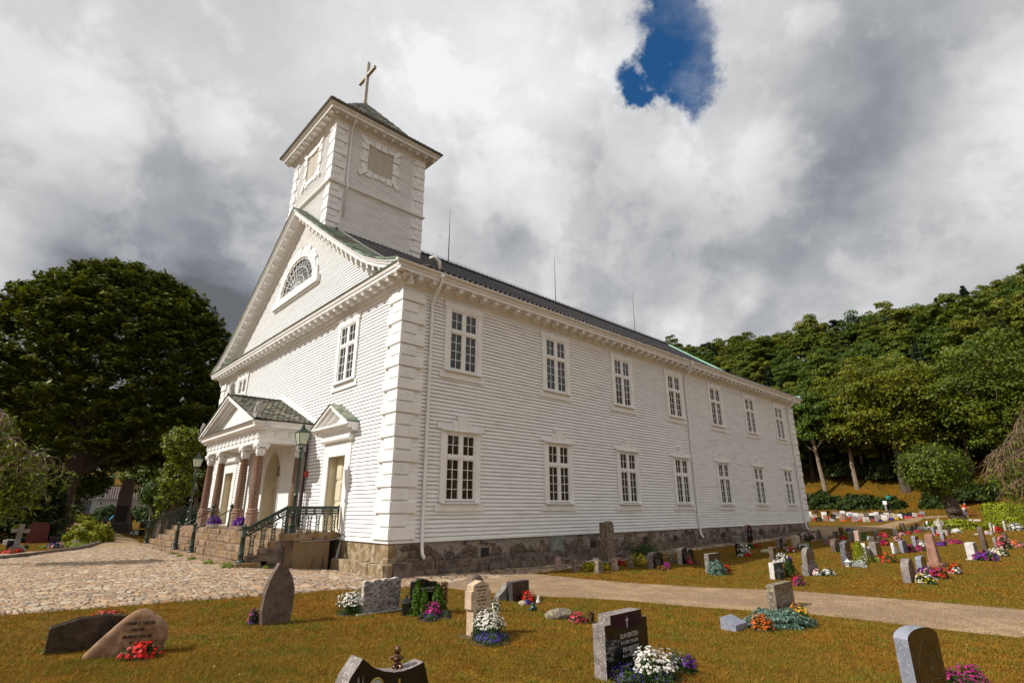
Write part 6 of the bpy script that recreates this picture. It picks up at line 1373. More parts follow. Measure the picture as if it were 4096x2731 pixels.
def leafobj(name,V,F,mat,par=None,loc=(0,0,0),per=1,rs=RS):
    nf=len(F); g=rs.uniform(0,1,(nf+per-1)//per).repeat(per)[:nf]
    return link(name,npmesh(name,V,F,mat,{'rnd':('FACE',g)}),par,loc)
soilm=pm('bed_soil',(.035,.022,.012),(.08,.05,.028),sc=20,rough=.95,bump=.01,bsc=40)
def plant(x,y,r,h,label,cols,kind='flower'):
    z=gz(x,y); h=max(h*.9,.10); r=max(r*.80,.08); dist=math.hypot(x,y); D=max(1,dist)
    e=empty('flower_bed' if cols else 'shrub',(x,y,z),0,label,'flowers' if cols else 'shrub')
    ls=max(.022,.0016*D)*(1 if kind!='leafy' else 2.0); rs=np.random.RandomState(int(abs(x*131+y*71))%9999)
    nleaf=int(min(4200,400+8000*(r*r+r*h)/(ls/.03)**1.3)); ph=rs.uniform(0,2*math.pi,nleaf); q=rs.uniform(0,1,nleaf)**.45; el=np.arccos(rs.uniform(0,1,nleaf))
    lump=1+.22*np.sin(ph*3+x)+.15*np.sin(ph*5+y); R_=r*q*(1-np.cos(el)**3)**.5*lump; top=h*(.90 if cols else 1.)
    C=np.stack([R_*np.cos(ph),R_*np.sin(ph),top*q*np.cos(el)*lump*.95+.01],1); Nn=C/np.array([r,r,h])+rs.normal(0,.5,(nleaf,3))+[0,0,.3]
    km={'leafy':'yel','dead':'dead','silver':'silver','goldbush':'gold','pale':'pale','bush':'green'}.get(kind,'green')
    if kind=='dead': C[:,2]=rs.uniform(0,1,nleaf)*h; C[:,:2]*=.8
    V,F=quads(C,Nn,rs.uniform(.6,1.3,nleaf)*ls,2.2 if kind in('silver','dead') else 1.6,rs)
    leafobj('foliage',V,F,LM[km],e,rs=rs)
    if dist<24 and kind!='pale':
        m=MB(); m.lathe([(r*1.18,-.02),(r*1.1,.012),(r*.5,.03),(0,.035)],(0,0,0),14,sq=.85); m.v=[(a+rs.uniform(-.02,.02),b+rs.uniform(-.02,.02),c) for a,b,c in m.v]; m.build('soil',soilm,e,smooth=True)
    # stems for wispy shrubs
    if kind in('dead',) or 'wispy' in label or 'climbing' in label:
        m=MB()
        for k in range(9): t=rs.uniform(0,6.28); m.tube([(0,0,0),(r*.4*math.cos(t),r*.4*math.sin(t),h*.55),(r*.8*math.cos(t+.3),r*.8*math.sin(t+.3),h*rs.uniform(.8,1.1))],[.008,.006,.003],4)
        m.build('stems',LM['dead' if kind=='dead' else 'green'],e)
    if kind in('dead','pale','silver','goldbush','bush'): return e
    cols_=cols; big=any(w_ in label for w_ in ('marguerite','hydrangea','rose','geranium','begonia'))
    fs=max(.017 if 'marguerite' in label or not big else .026,.0017*D); tot=int(min(420,60+ (1.3 if kind!='leafy' else .15)*r*(r+h)/(fs*fs)*.55))
    if 'lobelia' in label: fs=max(.009,.0013*D); tot=int(min(900,1.1*r*(r+h*.6)/(fs*fs)*.35))
    if 'violet' in label or 'straggly' in label: fs*=.8
    for ci,c in enumerate(cols_):
        n=tot//len(cols_)+4; ph=rs.uniform(0,2*math.pi,n); cosel=rs.uniform(.42 if ('marguerite' in label) else .12 if 'bush' not in label else 0,1,n); el=np.arccos(cosel)
        if len(cols_)>1 and ci: ph=rs.normal(ci*2.2,1.1,n)
        lump=1+.22*np.sin(ph*3+x)+.15*np.sin(ph*5+y); rr=rs.uniform(.86,1.08,n); sn=(1-cosel**3)**.5; C=np.stack([r*sn*rr*np.cos(ph)*lump,r*sn*rr*np.sin(ph)*lump,np.maximum(.02,h*cosel*rr*(.7+.3*lump)*.96)],1)
        Nn=C/np.array([r,r,h])+rs.normal(0,.25,(n,3))+[0,-.15,.5]
        k=5 if D>12 else 7; V,F=petals(C,Nn,rs.uniform(.7,1.2,n)*fs,k,rs); leafobj('blossoms',V,F,petm(c),e,per=k,rs=rs)
        if c=='white' and D<14:
            V,F=quads(C+Nn/np.linalg.norm(Nn,axis=1)[:,None]*fs*.2,Nn,np.full(n,fs*.45),1.,rs); leafobj('flower_centres',V,F,petm('yellow'),e,rs=rs)
    return e
for lab,cols,kind,x,y,r,h in FL:
    if 'silver' in cols: cols=[]
    if kind!='flower' and cols==['brownf']: cols=['brownf'] if kind=='flower' else []
    plant(x,y,r,h,lab,cols,kind)
for i,(c,x,y,r,h) in enumerate(RF): plant(x,y-.3,r*.8,h*.75,f"{dict(lightpink='light pink').get(c,c)} grave flowers in the far rows, {['front','rear'][i>17]} row near the {ORD[min(i,22)]} headstone",[c])
def rock(name,x,y,sx,sy,sz,mat,label,amp=.02,rz=0,cat='rock'):
    o=blob(name,mat,None,[((0,0,sz*.35),(sx,sy,sz*.75),None),((sx*.3,0,sz*.3),(sx*.6,sy*.8,sz*.6),None)],max(.012,sx*.07),(x,y,gz(x,y))); o.rotation_euler=(0,0,rz); roughen(o,amp,1,0,.1); tag(o,label,cat); return o
x,y,z=PT['flatrock']; rock('grave_rock',x,y+.1,.30,.16,.17,gmat('moss'),'flat lichen covered rock lying beside the heather bed',.04,.3,'gravestone')
x,y,z=PT['brock']; rock('small_rock',x,y,.28,.16,.16,gmat('beige'),'small beige rock on the lawn between headstones',.03)
x,y,z=PT['wrock']; rock('white_stone',x,y,.13,.08,.11,gmat('white'),'small white stone beside the dark red roses')
x,y,z=PT['wrock2']; rock('pale_boulder',x,y,.45,.25,.32,gmat('pale'),'low pale boulder grave marker by the far path',.03,0,'gravestone')
x,y,z=PT['rock3']; rock('flat_pale_rock',x,y,.28,.16,.12,gmat('beige'),'flat pale rock left of the white and pink flowers')
x,y,z=PT['beige_rock']; rock('beige_stone',x,y-.1,.10,.07,.09,gmat('beige'),'smooth beige stone under the red geraniums')
x,y,z=PT['bird']; e=empty('bird_ornament',(x,y,z),.4,'white stone bird ornament beside the red geraniums','ornament'); blob('body',gmat('white'),e,[((0,0,.05),(.05,.06,.05),None),((0,-.01,.11),(.035,.04,.05),None),((0,-.02,.16),(.025,.028,.028),None),((0,.06,.04),(.02,.05,.015),None)],.008)
x,y,z=PT['drop']; e=empty('drop_ornament',(x,y,z),0,'dark green drop shaped grave ornament on the lawn','ornament'); blob('body',pm('dark_green_glaze',(.008,.03,.022),rough=.3),e,[((0.02,0,.06),(.075,.07,.06),None),((0.01,0,.12),(.045,.045,.05),None),((-.05,-.02,.03),(.05,.05,.03),None)],.01)
def lantern(key,s,mat,label,roofm=None):
    x,y,z=PT[key]; e=empty('grave_lantern',(x,y,z),TH*.5,label,'lantern')
    m=MB(); m.box(-.06*s,.06*s,-.06*s,.06*s,0,.02*s)
    for a in (-1,1):
        for b_ in (-1,1): m.tube([(a*.05*s,b_*.05*s,.02*s),(a*.065*s,b_*.065*s,.17*s)],.006*s,4)
        m.tube([(a*.06*s,-.06*s,.1*s),(a*.06*s,.06*s,.1*s)],.003*s,4)
    m.build('frame',mat,e); r_=MB(); r_.lathe([(.125*s,0),(.11*s,.015*s),(.03*s,.075*s),(.02*s,.09*s),(.025*s,.1*s),(0,.115*s)],(0,0,.17*s),4,ph=math.pi/4); r_.tube([(.03*s*math.cos(t),0,.29*s+.025*s*math.sin(t)) for t in np.linspace(0,2*math.pi,9)],.003*s,4,cap=False); r_.build('lantern_roof',roofm or mat,e)
    g=MB(); g.lathe([(.062*s,.02*s),(.08*s,.168*s)],(0,0,0),4,ph=math.pi/4,cap=False); g.build('lantern_glass',pm('lantern_glass',(.45,.42,.36),rough=.15,transl=.5) if mat!=ironk else pm('dark_lantern_glass',(.10,.09,.07),rough=.1,transl=.5),e)
    MB().lathe([(.03*s,.02*s),(.03*s,.09*s),(.0,.10*s)],(0,0,0),10).build('candle',gmat('white'),e)
wpl=pm('white_enamel',(.75,.72,.70),rough=.4)
lantern('lantern_black',1.1,ironk,'black metal lantern left of the two small cypresses'); lantern('wlantern',.95,wpl,'white lantern at the foot of the tall slate headstone'); lantern('dlantern',1.3,ironk,'dark lantern before the white rough sided headstone'); lantern('wlant',1.0,wpl,'small white lantern between white marguerites and the granite block')
x,y,z=PT['candle']; e=empty('grave_candle',(x,y,z),0,'white grave candle with amber top before the stepped black headstone','candle'); MB().lathe([(.032,0),(.034,.01),(.034,.13),(.03,.135)],n=14).build('cup',wpl,e,smooth=True,sharp=True); MB().lathe([(.012,.135),(.014,.15),(0,.185)],n=10).build('flame_cap',pm('amber',(.6,.25,.03),rough=.3),e,smooth=True)
def conifer_small(key,hh,r,mat,label,dx=0,dy=0):
    x,y,z=PT[key]; x+=dx;y+=dy; e=empty('conifer_shrub',(x,y,gz(x,y)),0,label,'conifer'); rs=np.random.RandomState(int(abs(x*99))%999); n=1500; t=rs.uniform(0,1,n)**.8; ph=rs.uniform(0,6.28,n); R_=r*(1-t)**.7*rs.uniform(.4,1.05,n)*(1+.2*np.sin(ph*4+t*9)); C=np.stack([R_*np.cos(ph),R_*np.sin(ph),t*hh],1)
    Nn=np.stack([np.cos(ph),np.sin(ph),rs.uniform(-.5,.3,n)],1); V,F=quads(C,Nn+rs.normal(0,.4,(n,3)),np.full(n,max(.03,.0016*y)),2.2,rs); leafobj('foliage',V,F,LM[mat],e,rs=rs); MB().tube([(0,0,0),(0,0,hh*.6)],.015,5).build('stem',gmat('brown'),e)
conifer_small('cyp1',.55,.13,'cyp','bright green cypress shrub, left one before the black script headstone'); conifer_small('cyp2',.42,.11,'cyp','smaller bright green cypress touching the left cypress',.05); conifer_small('cyp3',.46,.16,'cyp','bright green cypress shrub before the right half of the black script headstone')
conifer_small('conifer',.50,.30,'green','dark green bushy conifer between the white rough sided stone and red roses'); conifer_small('yew',.75,.45,'gold','olive green spreading yew behind the silver ragwort')
def ballbush(x,y,r,rz,mat,label,n=3500,ls=.05,name='shrub',cat='shrub',flat=1):
    e=empty(name,(x,y,gz(x,y)),0,label,cat); rs=np.random.RandomState(int(abs(x*77+y))%999); d=rs.normal(size=(n,3)); d/=np.linalg.norm(d,axis=1)[:,None]; d[:,2]=np.abs(d[:,2])*1.0-.05; lump=1+.12*np.sin(d[:,0]*9+x)+.12*np.sin(d[:,1]*11+d[:,2]*7); q=rs.uniform(.6,1.02,n)**.6*lump
    C=d*q[:,None]*[r,r*flat,rz]+[0,0,.02]; V,F=quads(C,d+rs.normal(0,.6,(n,3)),rs.uniform(.6,1.3,n)*ls,1.7,rs); leafobj('foliage',V,F,LM[mat],e,rs=rs); 
    m=MB(); 
    for k in range(5): t=k*1.3; m.tube([(0,0,0),(r*.4*math.cos(t),r*.4*math.sin(t),rz*.6)],[.02,.01],5)
    m.build('stems',gmat('brown'),e); return e
x,y,z=PT['ball']; ballbush(x,y-.1,.28,.42,'blue','round blue green juniper ball before the plain dark slab',ls=.035)
x,y,z=PT['juniper']; ballbush(x+.15,y+.0,.62,.26,'blue','spreading blue green juniper before the mossy dark headstone',6000,.035,flat=.55)
x,y,z=PT['plaque']; e=empty('grave_plaque',(x,y+.1,z),TH,'small tilted grey plaque stone left of the blue green juniper','gravestone'); m=MB(); m.prism([(-.14,-.05),(.14,-.05),(.14,.20),(-.14,.10)],'yz',-.22,.22); m.build('plaque',gmat('bluegrey'),e,bevel=.008)
x,y,z=PT['bush']; ballbush(x,y,1.0,1.12,'gold','leafy yellow green bush at the end of the left beds',6500,.11)
x,y,z=PT['laurel']; ballbush(x,y,2.3,.75,'gold','low yellow green laurel mat at the pollard trunk',5000,.16,flat=.6)
# bowls of purple petunias on the landing
for a,u,lab in ((-2.08,7.6,'white bowl of purple petunias between the two right porch columns'),(-2.08,11.15,'white bowl of purple petunias between the left porch columns')):
    x,y=churchxy(a,u); e=empty('flower_bowl',(x,y,1.405),0,lab,'flower bowl','bowls of purple petunias on the landing'); MB().lathe([(.12,0),(.18,.06),(.22,.16),(.24,.20),(.22,.205),(.20,.18)],n=20).build('bowl',wpl,e,smooth=True)
    rs=np.random.RandomState(int(u)); n=260; d=rs.normal(size=(n,3)); d/=np.linalg.norm(d,axis=1)[:,None]; d[:,2]=np.abs(d[:,2]); q_=rs.uniform(.78,1.15,(n,1)); C=d*q_*[.29,.29,.27]+[0,0,.18]; V,F=petals(C,d+rs.normal(0,.5,(n,3))+[0,0,.1],rs.uniform(.03,.055,n),5,rs); leafobj('blossoms',V,F,petm('purple'),e,per=5,rs=rs); V,F=quads(d*[.26,.26,.22]+[0,0,.18],d,np.full(n,.05),1.5,rs); leafobj('foliage',V,F,LM['green'],e,rs=rs)
# weeds at the stair foot
for a,u,r in ((-3.62,3.3,.22),(-3.66,5.2,.2),(-3.7,7.2,.18),(-3.7,9.0,.15),(-3.6,10.6,.12),(-2.6,2.95,.12)):
    x,y=churchxy(a,u); k_=['at the right corner of the stairs','in front of the bottom step right of the newel post','below the middle of the bottom step','below the nearer middle handrail','below the farther middle handrail','at the stair side wall'][[3.3,5.2,7.2,9.0,10.6,2.95].index(u)]
    plant(x,y,r,.22 if u==3.3 else .13,'small green weed tuft '+k_,[],'pale')
# ================================================================ TREES
bark=pm('bark',(.05,.035,.024),(.11,.08,.055),sc=4,rough=.9,bump=.03,bsc=6,stretch=(3,3,.6)); barkl=pm('pale_bark',(.17,.125,.085),(.28,.22,.16),sc=3,rough=.9,bump=.03,bsc=6,stretch=(3,3,.6))
TL=dict(a=leafmat('oak_leaves',(.030,.054,.002),(.14,.17,.004)),b=leafmat('maple_leaves',(.045,.066,.002),(.20,.20,.004)),c=leafmat('lime_leaves',(.020,.048,.003),(.10,.155,.006)),beech=leafmat('beech_leaves',(.034,.048,.002),(.165,.19,.008),.25),fir=leafmat('fir_needles',(.010,.024,.008),(.035,.058,.016),.1),pine=leafmat('pine_needles',(.008,.017,.005),(.025,.038,.010),.1),limeb=leafmat('bright_lime_leaves',(.035,.060,.004),(.13,.165,.008),.3),hedge=leafmat('hedge_leaves',(.08,.12,.004),(.42,.46,.015),.3),thuja=leafmat('thuja_sprays',(.012,.026,.004),(.055,.075,.008),.1),under=leafmat('undergrowth_leaves',(.014,.030,.004),(.055,.085,.008)))
def crownmesh(name,rad,hgt,nb,per,ls,mat,seed,low=-.35,flat=1.,spray=0):
    rs=np.random.RandomState(seed); Cs=[];Ns=[]
    for k in range(nb):
        z=rs.uniform(low,1); ph=rs.uniform(0,6.283); s=math.sqrt(max(0,1-z*z)); rr=rs.uniform(.55,.95) if rs.rand()<.8 else rs.uniform(.1,.5); c=np.array([s*math.cos(ph)*rad*rr,s*math.sin(ph)*rad*rr,z*hgt*rr]); br_=rad*rs.uniform(.18,.32)
        d=rs.normal(size=(per,3)); d/=np.linalg.norm(d,axis=1)[:,None]; d[:,2]=np.where(d[:,2]<-.35,-d[:,2]*.5,d[:,2]); q=rs.uniform(.55,1.08,per)**.7
        Cs.append(c+d*q[:,None]*br_*[1,1,.62*flat]); Ns.append(d+[0,0,.5]+rs.normal(0,.5,(per,3)))
    C=np.concatenate(Cs);Nn=np.concatenate(Ns); V,F=quads(C,Nn,rs.uniform(.6,1.35,len(C))*ls,1.5,rs)
    return npmesh(name,V,F,mat,{'rnd':('FACE',np.clip(rs.uniform(0,1,nb).repeat(per)*.55+rs.uniform(0,1,len(F))*.45,0,1))}),Cs
def limbs(h,rad,seed,r0=.28,base=0,n=7,mat=None):
    rs=random.Random(seed); m=MB(); lx=rs.uniform(-.5,.5); pts=[(0,0,-.5),(lx*.3,0,h*.3),(lx,rs.uniform(-.3,.3),h*.62),(lx*1.2,0,h*.9)]; m.tube(pts,[r0*1.25,r0,r0*.7,r0*.25],8)
    for k in range(n):
        t=rs.uniform(.35,.85); p=Vector(pts[1]).lerp(Vector(pts[3]),t); ph=rs.uniform(0,6.28); q=p+Vector((math.cos(ph)*rad*.4,math.sin(ph)*rad*.4,h*.12)); w_=q+Vector((math.cos(ph+.4)*rad*.4,math.sin(ph+.4)*rad*.4,h*.12)); m.tube([p,q,w_],[r0*.38,r0*.24,r0*.08],5)
    return m
def tree(proto,x,y,s,rz,label,cat='tree',group=None,name='tree',z=None,sz=None):
    e=empty(name,(x,y,gz(x,y)-.1 if z is None else z),rz,label,cat,group); e.scale=(s,s,sz or s)
    for nm,me in proto: link(nm,me,e)
    return e
decid=[]
for k in range(7):
    R0=4.6+.3*(k%3); cm,_=crownmesh('crown',R0,5.4+.8*(k%2),84,115,.33,TL['abc'[k%3]],20+k,low=-.75); cm.transform(Matrix.Translation((0,0,7.2))); decid.append([('crown',cm),('trunk',limbs(9.5,4.5,k,.26).mesh('trunk',bark if k%2 else barkl))])
def conif(seed,h,r,mat,n=34,per=150,ls=.32,drop=.35,bare=.12,pw=.8):
    rs=np.random.RandomState(seed); Cs=[];Ns=[]
    for k in range(n):
        t=(k+rs.rand())/n; z=h*(bare+(1-bare)*t); L_=r*(1-t)**pw+.15
        for b_ in range(6):
            ph=rs.uniform(0,6.28); m=per//6; q=rs.uniform(0,1,m)**.7; w_=(1-q)*.22*L_+.1; side=rs.normal(0,1,m)*w_
            x_=q*L_*np.cos(ph)-side*np.sin(ph); y_=q*L_*np.sin(ph)+side*np.cos(ph); zz=z-drop*q*L_+.25*L_*q**2+rs.normal(0,.06,m); Cs.append(np.stack([x_,y_,zz],1)); Ns.append(np.stack([np.cos(ph)*.4+rs.normal(0,.4,m),np.sin(ph)*.4+rs.normal(0,.4,m),rs.uniform(.4,1,m)],1))
    C=np.concatenate(Cs); V,F=quads(C,np.concatenate(Ns),rs.uniform(.6,1.3,len(C))*ls,2.2,rs); cm=npmesh('crown',V,F,mat,{'rnd':('FACE',rs.uniform(0,1,len(F)))}); tm=MB().tube([(0,0,-.4),(0,0,h*.5),(0,0,h)],[.25,.16,.03],7).mesh('trunk',bark); return [('crown',cm),('trunk',tm)]
firs=[conif(s_,13,3.0,TL['fir']) for s_ in (1,2,3)]
def pinep(seed):
    rs=np.random.RandomState(seed); Cs=[];Ns=[]; m=MB(); m.tube([(0,0,-.4),(.3,0,5),(.1,.2,10)],[.25,.18,.06],7)
    for k in range(13):
        z=rs.uniform(5.2,11); ph=rs.uniform(0,6.28); l=(11.8-z)*.42+.6; c=np.array([math.cos(ph)*l,math.sin(ph)*l,z]); d=rs.normal(size=(210,3)); d/=np.linalg.norm(d,axis=1)[:,None]; Cs.append(c+d*rs.uniform(.5,1,210)[:,None]*[1.25,1.25,.45]); Ns.append(d+[0,0,.6]); m.tube([(.15,.1,z-.8),(c[0]*.6,c[1]*.6,z-.5),tuple(c)],[.08,.06,.03],4)
    C=np.concatenate(Cs); V,F=quads(C,np.concatenate(Ns),rs.uniform(.6,1.3,len(C))*.27,2.,rs); return [('crown',npmesh('crown',V,F,TL['pine'],{'rnd':('FACE',rs.uniform(0,1,len(F)))})),('trunk',m.mesh('trunk',bark))]
pines=[pinep(s_) for s_ in (4,5,6)]
def topix(x,y,z):
    c,s=math.cos(.3054),math.sin(.3054); zz=z-2.15; yf=y*c+zz*s; zu=-y*s+zz*c
    return 2048+2126*x/yf,1365.5-2126*zu/yf
rnd=random.Random(21); cnt=0
grades=['at the foot of','low on','halfway up','high on','on top of']
def horiz(px): return 'over the roof end' if px<3000 else 'over the church corner' if px<3300 else 'over the far graves' if px<3600 else 'over the pollard' if px<3850 else 'at the right edge'
ai=0; a=99.
while a<168:
    u=-45+ (3.2 if ai%2 else 0)
    while u<95:
        aa=a+rnd.uniform(-1.8,1.8); uu=u+rnd.uniform(-2.2,2.2); x,y=churchxy(aa,uu); z=gz(x,y); px,py=topix(x,y,z+7)
        if 2480<px<4330 and y>40:
            fr=(aa-99)/66.; s_=rnd.uniform(.68,1.15)*(1.2 if aa<110 else 1.0)*( .85 if aa>150 else 1); k=rnd.random()
            if aa>146 and k<.34: pr_,nm,kd=rnd.choice(pines),'pine_tree','dark pine'; s_*=.95
            elif (px>3650 and aa>120 and k<.45) or k<.05: pr_,nm,kd=rnd.choice(firs),'fir_tree','bluish fir'; s_*=.95
            else: pr_,nm=rnd.choice(decid),'broadleaf_tree'; kd={0:'dark oak',1:'olive maple',2:'green lime'}[decid.index(pr_)%3]
            tree(pr_,x,y,s_,rnd.uniform(0,6.28),f"{kd} {grades[min(4,int(fr*5))]} the wooded hill {horiz(px)}",'tree','trees on the wooded hillside',nm,sz=s_*rnd.uniform(.9,1.15)); cnt+=1
        u+=5.9
    a+=5.6+.012*(a-99); ai+=1
print('hill trees',cnt)
bylab={}
for o in list(COL.objects):
    if o.get('group')=='trees on the wooded hillside': bylab.setdefault(o['label'],[]).append(o)
for lb,os_ in bylab.items():
    if len(os_)>1:
        os_.sort(key=lambda o:topix(*o.location)[0])
        for i,o in enumerate(os_): o['label']=lb+f", {ORD[i]} from left" 
def attree(px,py,a): 
    pass
# forest edge: leaning pale trunks and the broad olive tree
for (a,u,s_,pi,lab,lean) in ((95.5,17.,1.15,0,'slim tree with a pale bare trunk on the grassy bank nearest the church corner',-.09),(97.,12.6,1.15,2,'slim tree with pale crooked trunk in the middle of the grassy bank',-.07),(97.5,22,1.2,4,'leafy tree at the left end of the grassy bank behind the church corner',0)):
    x,y=churchxy(a,u); e=empty('bank_tree',(x,y,gz(x,y)-.2),rnd.uniform(0,6),lab,'tree'); e.rotation_euler=(0,lean,0)
    cm,_=crownmesh('crown',5.4,6.2,100,120,.30,TL['a' if pi else 'c'],60+pi,low=-.8); cm.transform(Matrix.Translation((0,0,12.5))); link('crown',cm,e)
    limbs(14,5,50+pi,.34,n=9).build('trunk',barkl,e)
x,y=churchxy(96.,5.5); e=empty('maple_tree',(x,y,gz(x,y)-.3),0,'broad olive green tree spreading over the bank behind the round pollard','tree'); cm,_=crownmesh('crown',9.8,9.2,230,150,.31,TL['b'],91,low=-.85,flat=.9); cm.transform(Matrix.Translation((-.5,0,13.))); link('crown',cm,e); limbs(17,10,92,.75,n=12).build('trunk',bark,e)
x,y=churchxy(92,-9); e=empty('ash_tree',(x,y,gz(x,y)-.3),1,'tall dark tree with long bare limbs behind the clipped hedge','tree'); cm,_=crownmesh('crown',9,9,190,130,.31,TL['a'],93,low=-.9); cm.transform(Matrix.Translation((0,0,15))); link('crown',cm,e); limbs(18,9,94,.5,n=14).build('trunk',barkl,e)
# shrub belt along the foot of the bank
for i,(a,u,r,h,lab) in enumerate(((90.5,22,3.2,2.6,'dark shrub belt behind the far rows nearest the church corner'),(90.5,16.5,3.3,2.5,'dark shrub behind the left half of the far rows'),(90.,11.,3.2,2.2,'dark shrub behind the middle of the far rows'),(89.5,6.8,2.2,1.8,'dark shrub behind the white sign of the far rows'),(90.5,1.2,2.2,2.4,'loose green bush right of the watering can post'),(93,-3,3.,2.2,'green undergrowth bush behind the pollard trunk'),(96,-8,4,3.2,'dark undergrowth behind the clipped hedge left part'),(95,-15,4.,3.5,'dark undergrowth behind the clipped hedge right part'),(99,26,4,3.5,'dark bush in the wood edge behind the church corner'),(101,14,4,3.2,'dark bush between the two pale trunks'),(100,8.5,3.6,3.2,'dark bush right of the pale crooked trunk'),(98.5,1,4,3.4,'dark bush in the shade of the broad olive tree'),(107,28,5.5,7,'tall undergrowth deep in the wood behind the church corner'),(106,20,5.5,7,'tall undergrowth in the wood above the low stone wall'),(106,12,5.5,7.5,'tall undergrowth in the wood between the pale trunks'),(106,4,5.5,7,'tall undergrowth in the wood behind the broad olive tree'),(105,-5,5.5,7,'tall undergrowth in the wood behind the pollard crown'),(104,-13,5.5,7,'tall undergrowth in the wood behind the weeping twigs'))):
    x,y=churchxy(a,u); e=ballbush(x,y,r,h,'dark',lab,5200,.30,'bank_shrub','shrub',.8)
    e.children[0].data.materials.clear(); e.children[0].data.materials.append(TL['under'])
# tall grass on the bank
rs=np.random.RandomState(4); n=52000; A_=rs.uniform(83,99,n); U_=rs.uniform(-22,34,n); X_,Y_=wxy(A_,U_); Z_=G(X_,Y_); hgt=rs.uniform(.12,.42,n); ang=rs.uniform(0,6.28,n); w_=.045
V=np.stack([np.stack([X_-w_*np.cos(ang),Y_-w_*np.sin(ang),Z_],1),np.stack([X_+w_*np.cos(ang),Y_+w_*np.sin(ang),Z_],1),np.stack([X_+rs.normal(0,.08,n),Y_+rs.normal(0,.08,n),Z_+hgt],1)],1).reshape(-1,3)
o=link('meadow_grass',npmesh('meadow_grass',V,np.arange(n*3).reshape(-1,3),blade,{'rnd':('FACE',rs.uniform(0,1,n))})); tag(o,'long dry grass on the bank under the trees','grass',kind='stuff')
# stone wall and boulders on the bank
m=MB(); rn=random.Random(6)
for k in range(14):
    u=24.5-k*.62; x_,y_=churchxy(94.6-k*.06,u); m.obox((x_,y_,gz(x_,y_)+.25),Vector((math.cos(TH+1.57),math.sin(TH+1.57),0)),Vector((math.cos(TH),math.sin(TH),0)),Vector((0,0,1)),.29,.3,rn.uniform(.35,.62))
o=m.build('stone_wall',gmat('grey'),bevel=.09); tag(o,'low wall of big stones on the grassy bank behind the church corner','wall')
for a,u,r,lab in ((93.3,15.6,.55,'pale boulder below the end of the low stone wall'),(92.2,14.3,.6,'brown boulder between the two pale trunks'),(93.2,11.4,.5,'dark boulder left of the pale crooked trunk')):
    x,y=churchxy(a,u); rock('boulder',x,y,r,r*.7,r*1.1,gmat('pale' if 'pale b' in lab else 'brown'),lab,.08)
# ---- huge beech on the left
x,y,z=PT['beech']; BX,BY=x-.2,y; e=empty('beech_tree',(BX,BY,z-.2),0,'huge dome shaped dark copper green beech left of the church','tree')
def dome(cx,cy,z0,z1,rad,nb,per,ls,mat,seed,name='crown'):
    rs=np.random.RandomState(seed); H=z1-z0; Cs=[];Ns=[];g=[]
    for k in range(nb):
        t=rs.uniform(0,1)**.9; zz=z0+H*t; prof_=np.interp(t,[0,.12,.3,.5,.7,.85,.95,1],[.86,1.0,1.0,.95,.80,.58,.33,.08]); ph=rs.uniform(0,6.283); rr=rad*prof_*(rs.uniform(.84,1.0) if rs.rand()<.8 else rs.uniform(.3,.84))
        rr*=1+.05*math.sin(ph*5+zz*.4); c=np.array([cx+rr*math.cos(ph),cy+rr*math.sin(ph),zz]); out=np.array([math.cos(ph),math.sin(ph),.15+.9*t]); out/=np.linalg.norm(out)
        L_=rs.uniform(1.0,2.0); q=rs.uniform(0,1,per); sd_=rs.normal(0,.55,per)*(1-.6*q)*L_*.55; tan=np.array([-math.sin(ph),math.cos(ph),0]); P=c+out*(q*L_-.6)[:,None]+tan*sd_[:,None]+np.array([0,0,1])*(rs.normal(0,.10,per)-.18*q*q*L_+.35*q)[:,None]
        Cs.append(P); Ns.append(np.array([0,0,1.])+out*.35+rs.normal(0,.38,(per,3))); g.append(np.full(per,rs.uniform(0,1)))
    C=np.concatenate(Cs); V,F=quads(C,np.concatenate(Ns),rs.uniform(.6,1.3,len(C))*ls,1.8,rs); return npmesh(name,V,F,mat,{'rnd':('FACE',np.clip(np.concatenate(g)*.55+rs.uniform(0,1,len(F))*.45,0,1))})
cm=dome(-2.2,5.2,5.9,23.3,10.9,2600,95,.24,TL['beech'],7); link('crown',cm,e)
m=MB(); m.tube([(0,0,-.3),(0,.1,1.2),(.25,.2,4),(-.3,1.5,8),(-1.4,4,15)],[1.0,.72,.62,.6,.3],12)
for k in range(9): t=k*.77; m.tube([(.4+.1*k*.1,.6,4.5+k*.5),(-1.5+4*math.cos(t),4+4*math.sin(t),8+k*.8),(-2.2+7*math.cos(t),5.2+7*math.sin(t),9+k*.9)],[.22,.12,.04],6)
m.build('trunk',bark,e)
